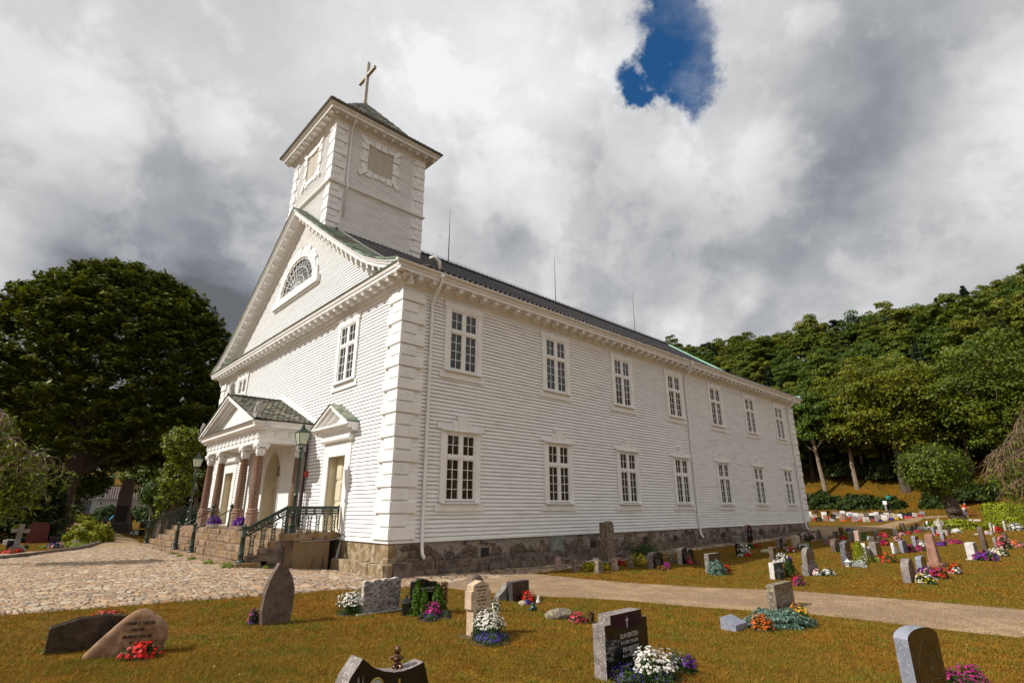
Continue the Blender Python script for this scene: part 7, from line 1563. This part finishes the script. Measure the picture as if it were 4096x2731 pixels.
# dark trees behind the beech and beside the church
for k,(px_,D_,hh,lab) in enumerate(((700,88,15,'fir nearest the beech crown behind the church front'),(775,92,21,'fir left of the church eave on the dark wooded rise'),(835,90,24,'fir touching the church eave on the dark wooded rise'),(905,96,22,'fir hidden half behind the church front'),(640,98,17,'fir further back under the beech crown'),(560,100,17,'broad dark tree behind the white house'),(470,104,17,'dark tree above the white house roof'),(380,100,17,'dark tree behind the middle of the white house'),(290,112,18,'dark tree behind the house gable'),(190,116,20,'dark tree behind the beech trunk'),(90,118,22,'dark tree at the left edge behind the conifer hedge'),(0,118,24,'dark tree beyond the left edge'),(-80,116,24,'dark tree outside the left edge'),(600,80,12,'dark bushy tree right of the tall memorial stone'),(780,70,11,'dark bushy tree behind the leafy lime'),(690,104,24,'tall dark fir far behind the lime'),(870,80,14,'dark bushy tree behind the porch'),(640,84,15,'dark bushy tree filling the gap right of the white house'),(730,98,18,'dark leafy tree behind the lime crown'),(560,112,22,'tall dark tree seen through the beech crown'),(420,116,22,'tall dark tree far behind the white house roof'))):
    X_=(px_-2048)/2126.*D_*1.0*math.cos(.3054)**-0*1.0; y=D_; x=(px_-2048)/2126.*(y*math.cos(.3054)+ (0)*math.sin(.3054)); x=(px_-2048)/2126.*y*.954
    isf='fir' in lab; pr_=firs[k%3] if isf else decid[k%7]; s_=hh/13. if isf else hh/12.2
    tree(pr_,x,y,s_,k*1.1,lab,'tree','dark trees behind the churchyard','fir_tree' if isf else 'broadleaf_tree')
# ---- pollards and lime
def leafy_col(name,x,y,label,blobs,ls,mat,n,trunk,seed):
    e=empty(name,(x,y,gz(x,y)-.05),0,label,'tree'); rs=np.random.RandomState(seed); Cs=[];Ns=[]
    tot=sum(b_[3]**2*b_[4] for b_ in blobs)
    for cx,cy,cz,r_,w_ in blobs:
        m=int(n*r_*r_*w_/tot); d=rs.normal(size=(m,3)); d/=np.linalg.norm(d,axis=1)[:,None]; lump=1+.13*np.sin(d[:,0]*8+d[:,2]*5)+.10*np.sin(d[:,1]*13+d[:,2]*4); q=rs.uniform(.35,1.05,m)**.4*lump*np.where(rs.rand(m)<.05,rs.uniform(1,1.22,m),1); Cs.append(np.array([cx,cy,cz])+d*q[:,None]*r_*[1,1,.92]); Ns.append(d+[0,0,.25]+rs.normal(0,.55,(m,3)))
    C=np.concatenate(Cs); V,F=quads(C,np.concatenate(Ns),rs.uniform(.6,1.3,len(C))*ls,1.3,rs); leafobj('crown',V,F,mat,e,rs=rs)
    trunk.build('trunk',bark,e); return e
x,y,z=PT['pollard']; x,y=43.6,54.6
t=MB(); t.tube([(0,0,-.2),(-.05,0,.6),(-.35,.1,1.3),(-.5,0,2.1),(-1.0,0,2.9)],[.85,.66,.62,.6,.45],12); t.ball((-.55,-.2,1.5),.62,.6,.42,n=10); t.tube([(-1.0,0,2.8),(-2.2,.4,4.5)],[.3,.1],6); t.tube([(-1.0,0,2.8),(-.2,.3,4.8)],[.3,.1],6)
leafy_col('pollard_tree',x,y,'round leafy pollard lime with a thick knobbly trunk by the far path',[(-1.6,0,5.5,2.8,1),(-.3,.3,5.7,2.2,.7),(-2.8,0,5.1,1.9,.7),(-1.4,0,4.3,1.7,.5)],.20,TL['limeb'] if False else leafmat('pollard_leaves',(.020,.042,.002),(.15,.19,.010),.25),9000,t,3)
t=MB(); t.tube([(0,0,-.2),(0,0,1.8),(.3,0,4),(.6,0,6)],[.75,.55,.3,.12],10)
leafy_col('lime_tree',-21.9,35.6,'tall columnar lime clothed in leaves left of the church stairs',[(.25,0,6.1,1.25,1.1),(.0,.2,4.7,.85,.8),(.1,0,3.6,.95,.8),(-.1,0,2.6,.85,.7),(.7,0,6.3,.85,.6),(-.2,0,6.3,.85,.6),(-.3,0,1.8,.6,.5)],.17,leafmat('lime_column_leaves',(.045,.075,.003),(.22,.25,.010),.3),8500,t,4)
x,y,z=PT['spoll']; t=MB(); t.tube([(0,0,-.2),(0,0,1.2),(.3,0,3),(.5,0,4)],[.45,.32,.25,.1],10)
leafy_col('small_pollard',x,y,'small pollard tree with ivy clad trunk before the white house',[(.9,0,4.2,1.7,1),(1.9,0,4.0,1.2,.6),(-.2,0,3.9,1.3,.6),(.4,0,1.8,.75,.4)],.2,TL['c'],4200,t,5)
x=-(2048-612)/2126.*.954*66; t=MB(); t.tube([(0,0,-.2),(0,0,2),(.2,0,3.6)],[.4,.3,.12],8)
leafy_col('small_pollard',x,66,'second small pollard tree right of the tall memorial stone',[(.2,0,3.8,1.9,1),(1.2,0,3.2,1.3,.5),(-.8,0,3.2,1.1,.5)],.2,TL['c'],3600,t,6)
# clipped hedge at right
rs=np.random.RandomState(9); p0=Vector((42.2,50.,0)); p1=Vector((48.5,43.5,0)); d=(p1-p0); ln=d.length; d.normalize(); nn=Vector((-d.y,d.x,0)); n=30000
s_=rs.uniform(0,ln,n); f=rs.uniform(0,1,n); dep=1.5; hh=1.95
yy=np.where(f<.5,0+rs.normal(0,.06,n),np.where(f<.8,rs.uniform(0,dep,n),dep*rs.uniform(0,1,n))); zz=np.where(f<.5,rs.uniform(0,hh,n),np.where(f<.8,hh+rs.normal(0,.06,n),rs.uniform(0,hh,n))); s_=np.where(f>=.8,rs.normal(0,.06,n),s_)
zz=zz+.10*np.sin(s_*1.7)+.05*np.sin(s_*4.1); yy=yy+.08*np.sin(s_*2.3+zz*3)
P=np.stack([p0.x+d.x*s_-nn.x*(-yy),p0.y+d.y*s_+nn.y*yy,zz],1); P[:,2]+=G(P[:,0],P[:,1]); Nn=np.where((f<.5)[:,None],np.array([-nn.x,-nn.y,.5]),np.array([0,0,1.]))+rs.normal(0,.55,(n,3)); V,F=quads(P,Nn,rs.uniform(.6,1.3,n)*.115,1.4,rs)
e=empty('clipped_hedge',(0,0,0),0,'long clipped bright yellow green hedge at the right edge','hedge'); leafobj('foliage',V,F,TL['hedge'],e,rs=rs)
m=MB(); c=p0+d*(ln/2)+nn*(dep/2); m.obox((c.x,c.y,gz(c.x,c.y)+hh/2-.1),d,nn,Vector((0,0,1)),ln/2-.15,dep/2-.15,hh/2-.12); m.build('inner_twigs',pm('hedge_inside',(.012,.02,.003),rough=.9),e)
# conifer hedge bottom-left and other shrubs near the house
def conehedge(x,y,r,h,label,seed,mat=TL['thuja'],n=11000,ls=.14):
    e=empty('conifer_hedge',(x,y,gz(x,y)),0,label,'conifer'); rs=np.random.RandomState(seed); t=rs.uniform(0,1,n); ph=rs.uniform(0,6.28,n); rr=r*(1-t**2.2*.75)*rs.uniform(.78,1.05,n)*(1+.09*np.sin(ph*6+t*14)+.07*np.sin(t*40)); C=np.stack([rr*np.cos(ph),rr*np.sin(ph),t*h],1); V,F=quads(C,np.stack([np.cos(ph)*.3,np.sin(ph)*.3,np.full(n,.9)],1)+rs.normal(0,.3,(n,3)),rs.uniform(.6,1.3,n)*ls,2.,rs); leafobj('foliage',V,F,mat,e,rs=rs); MB().tube([(0,0,0),(0,0,h*.8)],[.25,.05],6).build('trunk',bark,e)
conehedge(-28.6,33.2,1.7,5.3,'tall dark conifer behind the red stones at the left edge',1); conehedge(-31.4,36.4,1.4,4.6,'dark conifer between the red grooved slab and the beech trunk',2); conehedge(-31.8,32.6,2.6,6.2,'dark conifer at the far left edge',3)
for i,(px_,D_,r_,h_,lab) in enumerate(((430,77,1.7,1.5,'rounded shrub against the white house wall left of the memorial stone'),(565,77,2.4,1.6,'rounded shrub against the white house wall right of the memorial stone'),(640,72,2.2,1.8,'dark shrub right of the white house'),(315,64,1.3,.8,'clipped green mound beside the small pollard'),(245,68,1.3,1.4,'small bush at the foot of the house gable'),(380,70,2.0,.5,'low clipped hedge before the garage door'),(720,60,2.6,2.1,'dark shrub behind the lime trunk'),(820,56,2.5,2.0,'dark shrub behind the left stair railing'))):
    x=(px_-2048)/2126.*D_*.954; e=ballbush(x,D_,r_,h_,'green' if i!=3 else 'gold',lab,3200,.17)
# ---- weeping branches reaching in at both edges
tan=pm('bare_twig_bark',(.15,.09,.05),(.25,.16,.095),sc=4,rough=.8)
# right: crown to the right of the frame, branches hang in from px 3870..4096, py 1650..1950 at about 24 m
def weep2(bx,by,label,seed,tips,leafp,mat,trunk):
    e=empty('weeping_tree',(bx,by,gz(bx,by)),0,label,'tree'); rs=np.random.RandomState(seed); m=MB(); tw=MB(); P=[]; B0=Vector((bx,by,gz(bx,by)))
    tr=[Vector(t_) for t_ in trunk]; m.tube(tr,[.34,.27,.2,.12][:len(tr)],8)
    for (p,q,nn_) in tips:
        p=Vector(p)-B0; q=Vector(q)-B0; m.tube([tr[-1],(tr[-1]+p)/2+Vector((0,0,.5)),p,(p+q)/2+Vector((0,0,.1)),q],[.09,.07,.05,.035,.015],5)
        for k in range(nn_):
            s=p.lerp(q,rs.uniform(-.3,1)); dr=(q-p).normalized()*rs.uniform(.1,.9)+Vector((rs.normal(0,.3),rs.normal(0,.3),rs.uniform(-.8,.15))); l=rs.uniform(.4,1.2); mid=s+dr*l*.5+Vector((0,0,.06)); en_=s+dr*l+Vector((0,0,-.22*l)); tw.tube([s,mid,en_],[.013,.009,.004],4,cap=False)
            for j in range(3): a_=mid.lerp(en_,rs.uniform(0,1)); tw.tube([a_,a_+Vector((rs.normal(0,.18),rs.normal(0,.18),-rs.uniform(.1,.4)))],[.007,.003],3,cap=False)
            if rs.rand()<leafp:
                for j in range(22): P.append(list(mid.lerp(en_,rs.uniform(.2,1.3))+Vector((rs.normal(0,.15),rs.normal(0,.15),rs.normal(-.35,.28)))))
    m.build('trunk',bark,e); tw.build('twigs',tan,e); P=np.array(P); V,F=quads(P,rs.normal(0,1,(len(P),3))+[0,0,.2],rs.uniform(.6,1.3,len(P))*.09,2.6,rs); leafobj('foliage',V,F,mat,e,rs=rs)
def at(px,py,D):
    X=(px-2048)/2126.;Zv=(1365.5-py)/2126.; c,s=math.cos(.3054),math.sin(.3054); y=c-Zv*s; return (X/y*D,D,2.15+(s+Zv*c)/y*D)
weep2(29.5,26.5,'weeping tree whose bare brown twigs hang in from the right edge',11,[(at(4150,1700,25),at(3960,1830,25),60),(at(4180,1760,24.5),at(3980,1870,24.5),70),(at(4160,1640,25.5),at(4010,1780,25.5),60),(at(4160,1560,25),at(4060,1700,25),40),(at(4180,1850,25),at(4030,1900,25),60),(at(4180,1900,24),at(4060,1930,24),45)],.30,leafmat('weeping_leaves',(.05,.08,.005),(.17,.20,.012),.3),[(0,0,-.3),(-.2,0,3.),(-.8,-.3,6.)])
weep2(-21.8,17.,'weeping tree whose drooping leafy branches enter from the left edge',12,[(at(-60,1600,18.5),at(50,1680,18.5),34),(at(-60,1700,18),at(60,1760,18),40),(at(-40,1790,18.5),at(180,1815,18.5),34),(at(-60,1850,18),at(110,1860,18),60),(at(-60,1900,18.2),at(100,1900,18.2),50)],.8,leafmat('left_weeping_leaves',(.040,.070,.004),(.17,.20,.010),.25),[(0,0,-.3),(.1,0,2.4),(.3,0,4.6)])
# ================================================================ WHITE HOUSE (left)
hw=pm('house_white',(.76,.76,.78),(.82,.82,.83),sc=2,rough=.7); hroof=pm('house_tiles',(.055,.035,.03),(.11,.075,.06),sc=3,rough=.6,bump=.01)
hx,hy,_=at(372,2062,84); hz=gz(hx,hy); print('house z',hz, topix(hx,hy,hz))
e=empty('white_house',(hx,hy,2.15-.75),R(36),'low white wooden house with brown tiled roof and grey garage door behind the beech','house')
m=MB(); s1=siding(0,8.6,0,2.5,[],exp=.16,seed=5); m.add(s1.v,s1.f); m.box(0,8.6,.0,5,-1,2.5); s1=siding(-4.4,-.25,-.0,2.4,[(-3.8,-.6,-.1,2.1)],exp=.16,seed=6); m.add(s1.v,s1.f); m.box(-4.4,-.0,.01,5,-1,2.4); m.build('wall',hw,e)
m=MB()
for x0,x1,off in ((.0,8.7,.0),(-4.5,-.3,-.08)):
    n_=int((x1-x0)/.05); vs=[]; 
    for i in range(n_+1):
        a=x0+(x1-x0)*i/n_; w_=.035*math.sin(2*math.pi*a/.3); vs+=[(a,-.35,2.5+off+w_),(a,2.55,4.35+off+w_)]
    m.add(vs,[(2*i,2*i+2,2*i+3,2*i+1) for i in range(n_)]); m.add([(x0,2.56,4.34+off),(x1,2.56,4.34+off),(x1,5.4,2.5+off),(x0,5.4,2.5+off)],[(0,1,2,3)])
m.build('roof',hroof,e)
m=MB(); 
for x0 in (.0,8.6): m.obox((x0,1.1,3.42),Vector((0,2.9,1.85)).normalized(),Vector((1,0,0)),Vector((0,-1.85,2.9)).normalized(),1.75,.07,.12)
m.box(-.0,8.7,-.42,-.36,2.38,2.50); m.box(-4.5,-.1,-.42,-.36,2.3,2.4); m.box(-.15,0,-.05,.0,0,2.5); m.box(8.5,8.6,-.06,0,0,2.5); m.build('bargeboards',hw,e)
m=MB(); m.box(-3.8,-.6,-.03,.02,-.1,2.1)
for i in range(2):
    for k in range(4): m.box(-3.75+i*1.6,-2.25+i*1.6,-.05,-.03,-.05+k*.54,.44+k*.54)
m.build('garage_door',pm('garage_grey',(.22,.235,.27),(.27,.285,.32),sc=3,rough=.5),e)
m=MB(); m.lathe([(.02,0),(.09,.05),(.06,.3),(.02,.33)],(.55,-.16,1.6),6); m.box(.5,.6,-.1,0,1.75,1.8); m.build('wall_lamp',ironk,e)
gx_,gy_,_=at(246,2065,78); e=empty('white_barn',(gx_,gy_,gz(gx_,gy_)),R(48),'white wooden gable end partly hidden behind the beech trunk','building')
m=MB(); s1=siding(-5.2,.6,0,5.5,[],exp=.18,seed=7,clip=lambda z:(-5.2,.6)); m.add(s1.v,s1.f); m.box(-5.2,.6,.01,6,-1,5.4); m.build('wall',hw,e); MB().box(-5.4,.8,-.3,6.2,5.5,5.65).build('roof',hroof,e)
# ================================================================ PEOPLE
skin=pm('skin',(.45,.27,.19),rough=.6); hairm=pm('brown_hair',(.06,.035,.02),rough=.6); redc=pm('red_cloth',(.55,.012,.008),rough=.8); bluec=pm('blue_cloth',(.04,.25,.45),rough=.8); jeans=pm('blue_jeans',(.12,.16,.24),rough=.85); whitecl=pm('white_cloth',(.70,.68,.66),rough=.8); greyh=pm('grey_hair',(.30,.27,.24),rough=.7); dkc=pm('dark_trousers',(.02,.02,.03),rough=.8)
def body(e,leg,torso,arm,skinm,bend=0,walk=.15,armout=.3):
    J=lambda *p:Vector(p); hip=J(0,0,.92); ch=J(0,-math.sin(bend)*.48,.92+math.cos(bend)*.48); nk=J(0,-math.sin(bend)*.58,.92+math.cos(bend)*.58); hd=nk+J(0,-.03-.06*math.sin(bend),.14 if bend<.6 else .05)
    m=MB(); seg=lambda p,q,a,b,n=8:[m.ball(p.lerp(q,t),a+(b-a)*t,n=10) for t in np.linspace(0,1,n)]
    for s_ in (-1,1):
        kn=J(s_*.10,-.10-walk*s_*.5,.50); an=J(s_*.10,.02-walk*s_,.09); seg(J(s_*.09,0,.90),kn,.092,.062); seg(kn,an,.062,.042); seg(an,an+J(0,-.15,-.045),.045,.035,4)
        sh=ch+J(s_*.19,0,0); el=sh+J(s_*armout*.4,-.12-bend*.05,-.24); wr=el+J(-s_*.02,-.22,.02 if bend<.6 else -.22); seg(sh,el,.052,.042); seg(el,wr,.040,.028); m.ball(wr+J(0,-.05,0),.032,.05,.022,n=8)
    seg(hip,ch,.135,.15,7); m.ball(ch,.19,.11,.10); seg(ch,nk,.07,.055,3); m.ball(hd,.078,.095,.115,n=14); m.ball(hd+J(0,-.095,-.01),.014,.02,.02,n=6)
    o=m.build('body',skinm,e); q=o.modifiers.new('r','REMESH'); q.mode='VOXEL'; q.voxel_size=.018; q.use_smooth_shade=True
    m=MB(); seg(hip,ch,.150,.165,7); m.ball(ch,.205,.125,.11)
    for s_ in (-1,1):
        sh=ch+J(s_*.19,0,0); el=sh+J(s_*armout*.4,-.12-bend*.05,-.24); seg(sh,el,.063,.054); 
        if arm!='short': wr=el+J(-s_*.02,-.22,.02 if bend<.6 else -.22); seg(el,wr,.052,.042)
    o=m.build('shirt',torso,e); q=o.modifiers.new('r','REMESH'); q.mode='VOXEL'; q.voxel_size=.022; q.use_smooth_shade=True
    m=MB(); m.ball(hip,.155,.135,.12)
    for s_ in (-1,1): kn=J(s_*.10,-.10-walk*s_*.5,.50); an=J(s_*.10,.02-walk*s_,.14); seg(J(s_*.09,0,.90),kn,.105,.078); seg(kn,an,.076,.062)
    o=m.build('trousers',leg,e); q=o.modifiers.new('r','REMESH'); q.mode='VOXEL'; q.voxel_size=.022; q.use_smooth_shade=True
    return hd
x,y=churchxy(88.5,-4.6); x,y,_=at(3856,2049,72); e=empty('person',(x,y,gz(x,y)),R(40),'person in a red and white top and jeans pushing a bicycle uphill by the hedge','person'); hd=body(e,jeans,redc,'short',skin,.25); MB().ball(hd+Vector((0,.012,.03)),.088,.10,.105,n=12).build('hair',greyh,e,smooth=True)
print('person',x,y,gz(x,y),topix(x,y,gz(x,y)))
m=MB(); m.tube([(0,0,1.20),(0,-.02,.95)],[.175,.16],12); m.build('white_shirt_hem',whitecl,e)
e=empty('bicycle',(x+.45,y-.1,gz(x,y)),R(40),'bicycle being pushed by the person in red beside the hedge','bicycle')
for yy in (-.52,.52):
    m=MB(); m.tube([(0,yy+.33*math.cos(t),.34+.33*math.sin(t)) for t in np.linspace(0,2*math.pi,25)],.022,6,cap=False)
    for k in range(6): t=k*math.pi/6; m.tube([(0,yy+.32*math.cos(t),.34+.32*math.sin(t)),(0,yy-.32*math.cos(t),.34-.32*math.sin(t))],.004,3)
    m.build('wheel',ironk,e)
m=MB(); m.tube([(0,-.52,.34),(0,-.38,.95)],.018,6); m.tube([(0,-.40,.85),(0,.12,.80)],.018,6); m.tube([(0,-.42,.7),(0,.05,.32)],.018,6); m.tube([(0,.15,.9),(0,.05,.32)],.018,6); m.tube([(0,.05,.32),(0,.52,.34)],.014,6); m.tube([(0,.13,.78),(0,.52,.34)],.012,6); m.build('frame',redc,e); MB().tube([(-.28,-.34,1.0),(0,-.40,.98),(.28,-.34,1.0)],.014,6).build('handlebar',steel,e); MB().ball((0,.17,.93),.07,.13,.03,n=8).build('saddle',ironk,e)
x,y,z=PT['pman']; e=empty('person',(x,y,gz(x,y)-.02),R(150),'person in a light blue jacket bending over a grave in the shade','person'); hd=body(e,dkc,bluec,'long',skin,.75,.08); MB().ball(hd+Vector((0,.012,.03)),.088,.10,.105,n=12).build('hair',hairm,e,smooth=True)
# watering can on a post, sign, name plates
x,y,z=PT['can']; e=empty('watering_can_post',(x,y,z),TH,'turquoise watering can hung on a dark post behind the far rows','watering can'); MB().tube([(0,0,-.1),(0,0,1.9)],.05,6).build('post',ironk,e)
tq=pm('turquoise_plastic',(.02,.32,.28),rough=.5); m=MB(); m.lathe([(.17,0),(.26,.05),(.28,.25),(.22,.42),(.10,.45)],(0,0,1.85),12); m.tube([(-.2,0,1.95),(-.5,0,2.3),(-.55,0,2.42)],[.05,.04,.07],6); m.tube([(.2,0,2.25),(.42,0,2.3),(.40,0,2.0),(.22,0,1.95)],.025,5); m.build('watering_can',tq,e)
x,y,z=PT['sign']; e=empty('notice_board',(x,y,z),TH-R(90),'small white notice board on a grey post behind the far rows','sign'); MB().box(-.14,.14,-.04,.04,0,1.05).build('post',gmat('grey'),e); MB().box(-.26,.26,-.06,.06,1.055,1.55).build('board',wpl,e,bevel=.03)
x,y,z=PT['plates']; m=MB()
e=empty('grave_slabs',(x,y,gz(x,y)),TH-R(90),'flat pale grave plates lying left of the clipped hedge','gravestone')
for k in range(4): m=MB(); m.prism([(-.3,0),(.3,0),(.3,.25),(-.3,.10)],'yz',-1.6+k*.8,-.9+k*.8); m.build('plate',gmat('pale'),e,bevel=.02)
x,y,z=PT['angelst']; e=empty('angel_headstone',(x,y,z),TH-R(60),'pale worn angel shaped headstone between small red flowers','gravestone'); MB().box(-.3,.3,-.2,.2,-.05,.35).build('base',gmat('pale'),e,bevel=.02); blob('figure',gmat('pale'),e,[((0,0,.55),(.16,.12,.28),None),((0,0,.85),(.12,.1,.14),None),((0,0,1.02),(.08,.08,.09),None),((-.2,.05,.75),(.12,.05,.2),None),((.2,.05,.75),(.12,.05,.2),None)],.03)
# bird in the sky
bx,by,bz=at(1761,948,40); e=empty('bird',(bx,by,bz),.5,'small dark bird flying beside the first lightning rod','bird'); blob('body',ironk,e,[((0,0,0),(.05,.16,.05),None),((0,-.15,.02),(.035,.05,.035),None)],.02); m=MB(); m.add([(.03,-.05,.02),(.30,-.02,.14),(.33,.05,.13),(.03,.08,.02)],[(0,1,2,3)]); m.add([(-.03,-.05,.02),(-.30,-.02,.14),(-.33,.05,.13),(-.03,.08,.02)],[(0,1,2,3)]); m.build('wings',ironk,e); e.scale=(.4,.4,.4)
# red bench far left behind the stairs
bx,by,_=at(765,2025,62); e=empty('bench',(bx,by,gz(bx,by)),R(20),'dark red bench on the slope behind the left stairs','bench'); rb=pm('bench_red',(.10,.02,.015),rough=.7); MB().box(-.9,.9,-.2,.2,.42,.46).build('seat',rb,e); MB().box(-.9,.9,.2,.24,.5,.9).build('backrest',rb,e)
for s_ in (-.8,.8): MB().box(s_-.04,s_+.04,-.18,.2,0,.42).build('leg',rb,e)
# ================================================================ LAWN GRASS
def inpoly(x,y,P):
    ins=np.zeros(x.shape,bool); n=len(P); j=n-1
    for i in range(n):
        xi,yi=P[i];xj,yj=P[j]; c=((yi>y)!=(yj>y))&(x<(xj-xi)*(y-yi)/((yj-yi) if yj!=yi else 1e-9)+xi); ins^=c; j=i
    return ins
rs=np.random.RandomState(2); BL=[]
def sow(n,d0,d1,hh,ww):
    px=rs.uniform(-60,4160,n); az=np.arctan((px-2048)/2126./.9537); r=np.sqrt(rs.uniform(d0*d0,d1*d1,n)); x=r*np.sin(az); y=r*np.cos(az); keep=np.ones(n,bool)
    a,u=au(x,y); keep&=~((a>-.45)&(a<L+.4)&(u>-.45)&(u<W+.4)); keep&=~((a>-3.7)&(a<.2)&(u>3)&(u<18.3))
    for M in MASK:
        k=np.nonzero(keep)[0]; ins=inpoly(x[k],y[k],M); keep[k[ins]]=False
    # worn bare patches
    pat=np.sin(x*1.3+2*np.sin(y*.9))*np.sin(y*1.7+1.3*np.sin(x*.7)); keep&=rs.uniform(0,1,n)<np.where(pat>.86,.45,1.)
    for cx,cy,rr_ in ((2.6,6.9,.55),(3.1,6.6,.6)): keep&=(np.hypot(x-cx,y-cy)>rr_)|(rs.uniform(0,1,n)<.25)
    x,y=x[keep],y[keep]; m=len(x); z=G(x,y)-.004; h_=rs.uniform(.45,1.2,m)*hh*(1+.5*np.maximum(0,pat[keep]*-1)); w_=rs.uniform(.6,1.2,m)*ww; t=rs.uniform(0,6.283,m); lx,ly=rs.normal(0,.45,m)*h_,rs.normal(0,.45,m)*h_; lx+=.25*h_
    V=np.stack([np.stack([x-w_*np.cos(t),y-w_*np.sin(t),z],1),np.stack([x+w_*np.cos(t),y+w_*np.sin(t),z],1),np.stack([x+lx,y+ly,z+h_],1)],1).reshape(-1,3); BL.append(V)
# scattered greener tufts and weeds
nt=3600; az=rs.uniform(-.85,.85,nt); r=3+rs.uniform(0,1,nt)**1.3*30; tx,ty=r*np.sin(az),r*np.cos(az); kp_=np.ones(nt,bool)
for M in MASK: kp_&=~inpoly(tx,ty,M)
a_,u_=au(tx,ty); kp_&=~((a_>-3.8)&(a_<L+1)&(u_>-.6)&(u_<W+1)); tx,ty=tx[kp_],ty[kp_]; nt=len(tx); m=34; sz=rs.uniform(.03,.12,nt)*(1+np.hypot(tx,ty)/25)
x=(tx[:,None]+rs.normal(0,1,(nt,m))*sz[:,None]).ravel(); y=(ty[:,None]+rs.normal(0,1,(nt,m))*sz[:,None]).ravel(); z=G(x,y)-.003; h_=rs.uniform(.3,1.3,nt*m)*.052; w_=.0022+.0005*np.hypot(x,y); t=rs.uniform(0,6.28,nt*m)
V=np.stack([np.stack([x-w_*np.cos(t),y-w_*np.sin(t),z],1),np.stack([x+w_*np.cos(t),y+w_*np.sin(t),z],1),np.stack([x+rs.normal(0,.5,nt*m)*h_,y+rs.normal(0,.5,nt*m)*h_,z+h_],1)],1).reshape(-1,3)
g_=np.where(rs.rand(nt)<.45,.95,rs.uniform(.3,.8,nt)).repeat(m); o=link('grass_tufts',npmesh('grass_tufts',V,np.arange(len(V)).reshape(-1,3),blade,{'rnd':('FACE',g_)})); tag(o,'greener tufts of grass and clover scattered in the dry lawn','grass',kind='stuff')
n_=1500; x=rs.uniform(-12,16,n_); y=rs.uniform(3,24,n_); C=np.stack([x,y,G(x,y)+.03],1); V,F=quads(C,np.array([0,0,1.])+rs.normal(0,.35,(n_,3)),rs.uniform(.010,.026,n_),1.4,rs); o=leafobj('fallen_leaves',V,F,leafmat('fallen_leaf',(.10,.05,.015),(.50,.34,.12),.2),rs=rs); tag(o,'small dry leaves lying on the lawn and path','leaves',kind='stuff')
sow(330000,3.0,9.,.034,.0028); sow(330000,9.,18.,.036,.0055); sow(240000,18.,40.,.045,.012); sow(70000,40,75,.06,.03)
V=np.concatenate(BL); n=len(V)//3; o=link('lawn_grass',npmesh('lawn_grass',V,np.arange(n*3).reshape(-1,3),blade,{'rnd':('FACE',rs.uniform(0,1,n))})); tag(o,'short dry mown grass covering the churchyard lawn','grass',kind='stuff')
print('blades',n)
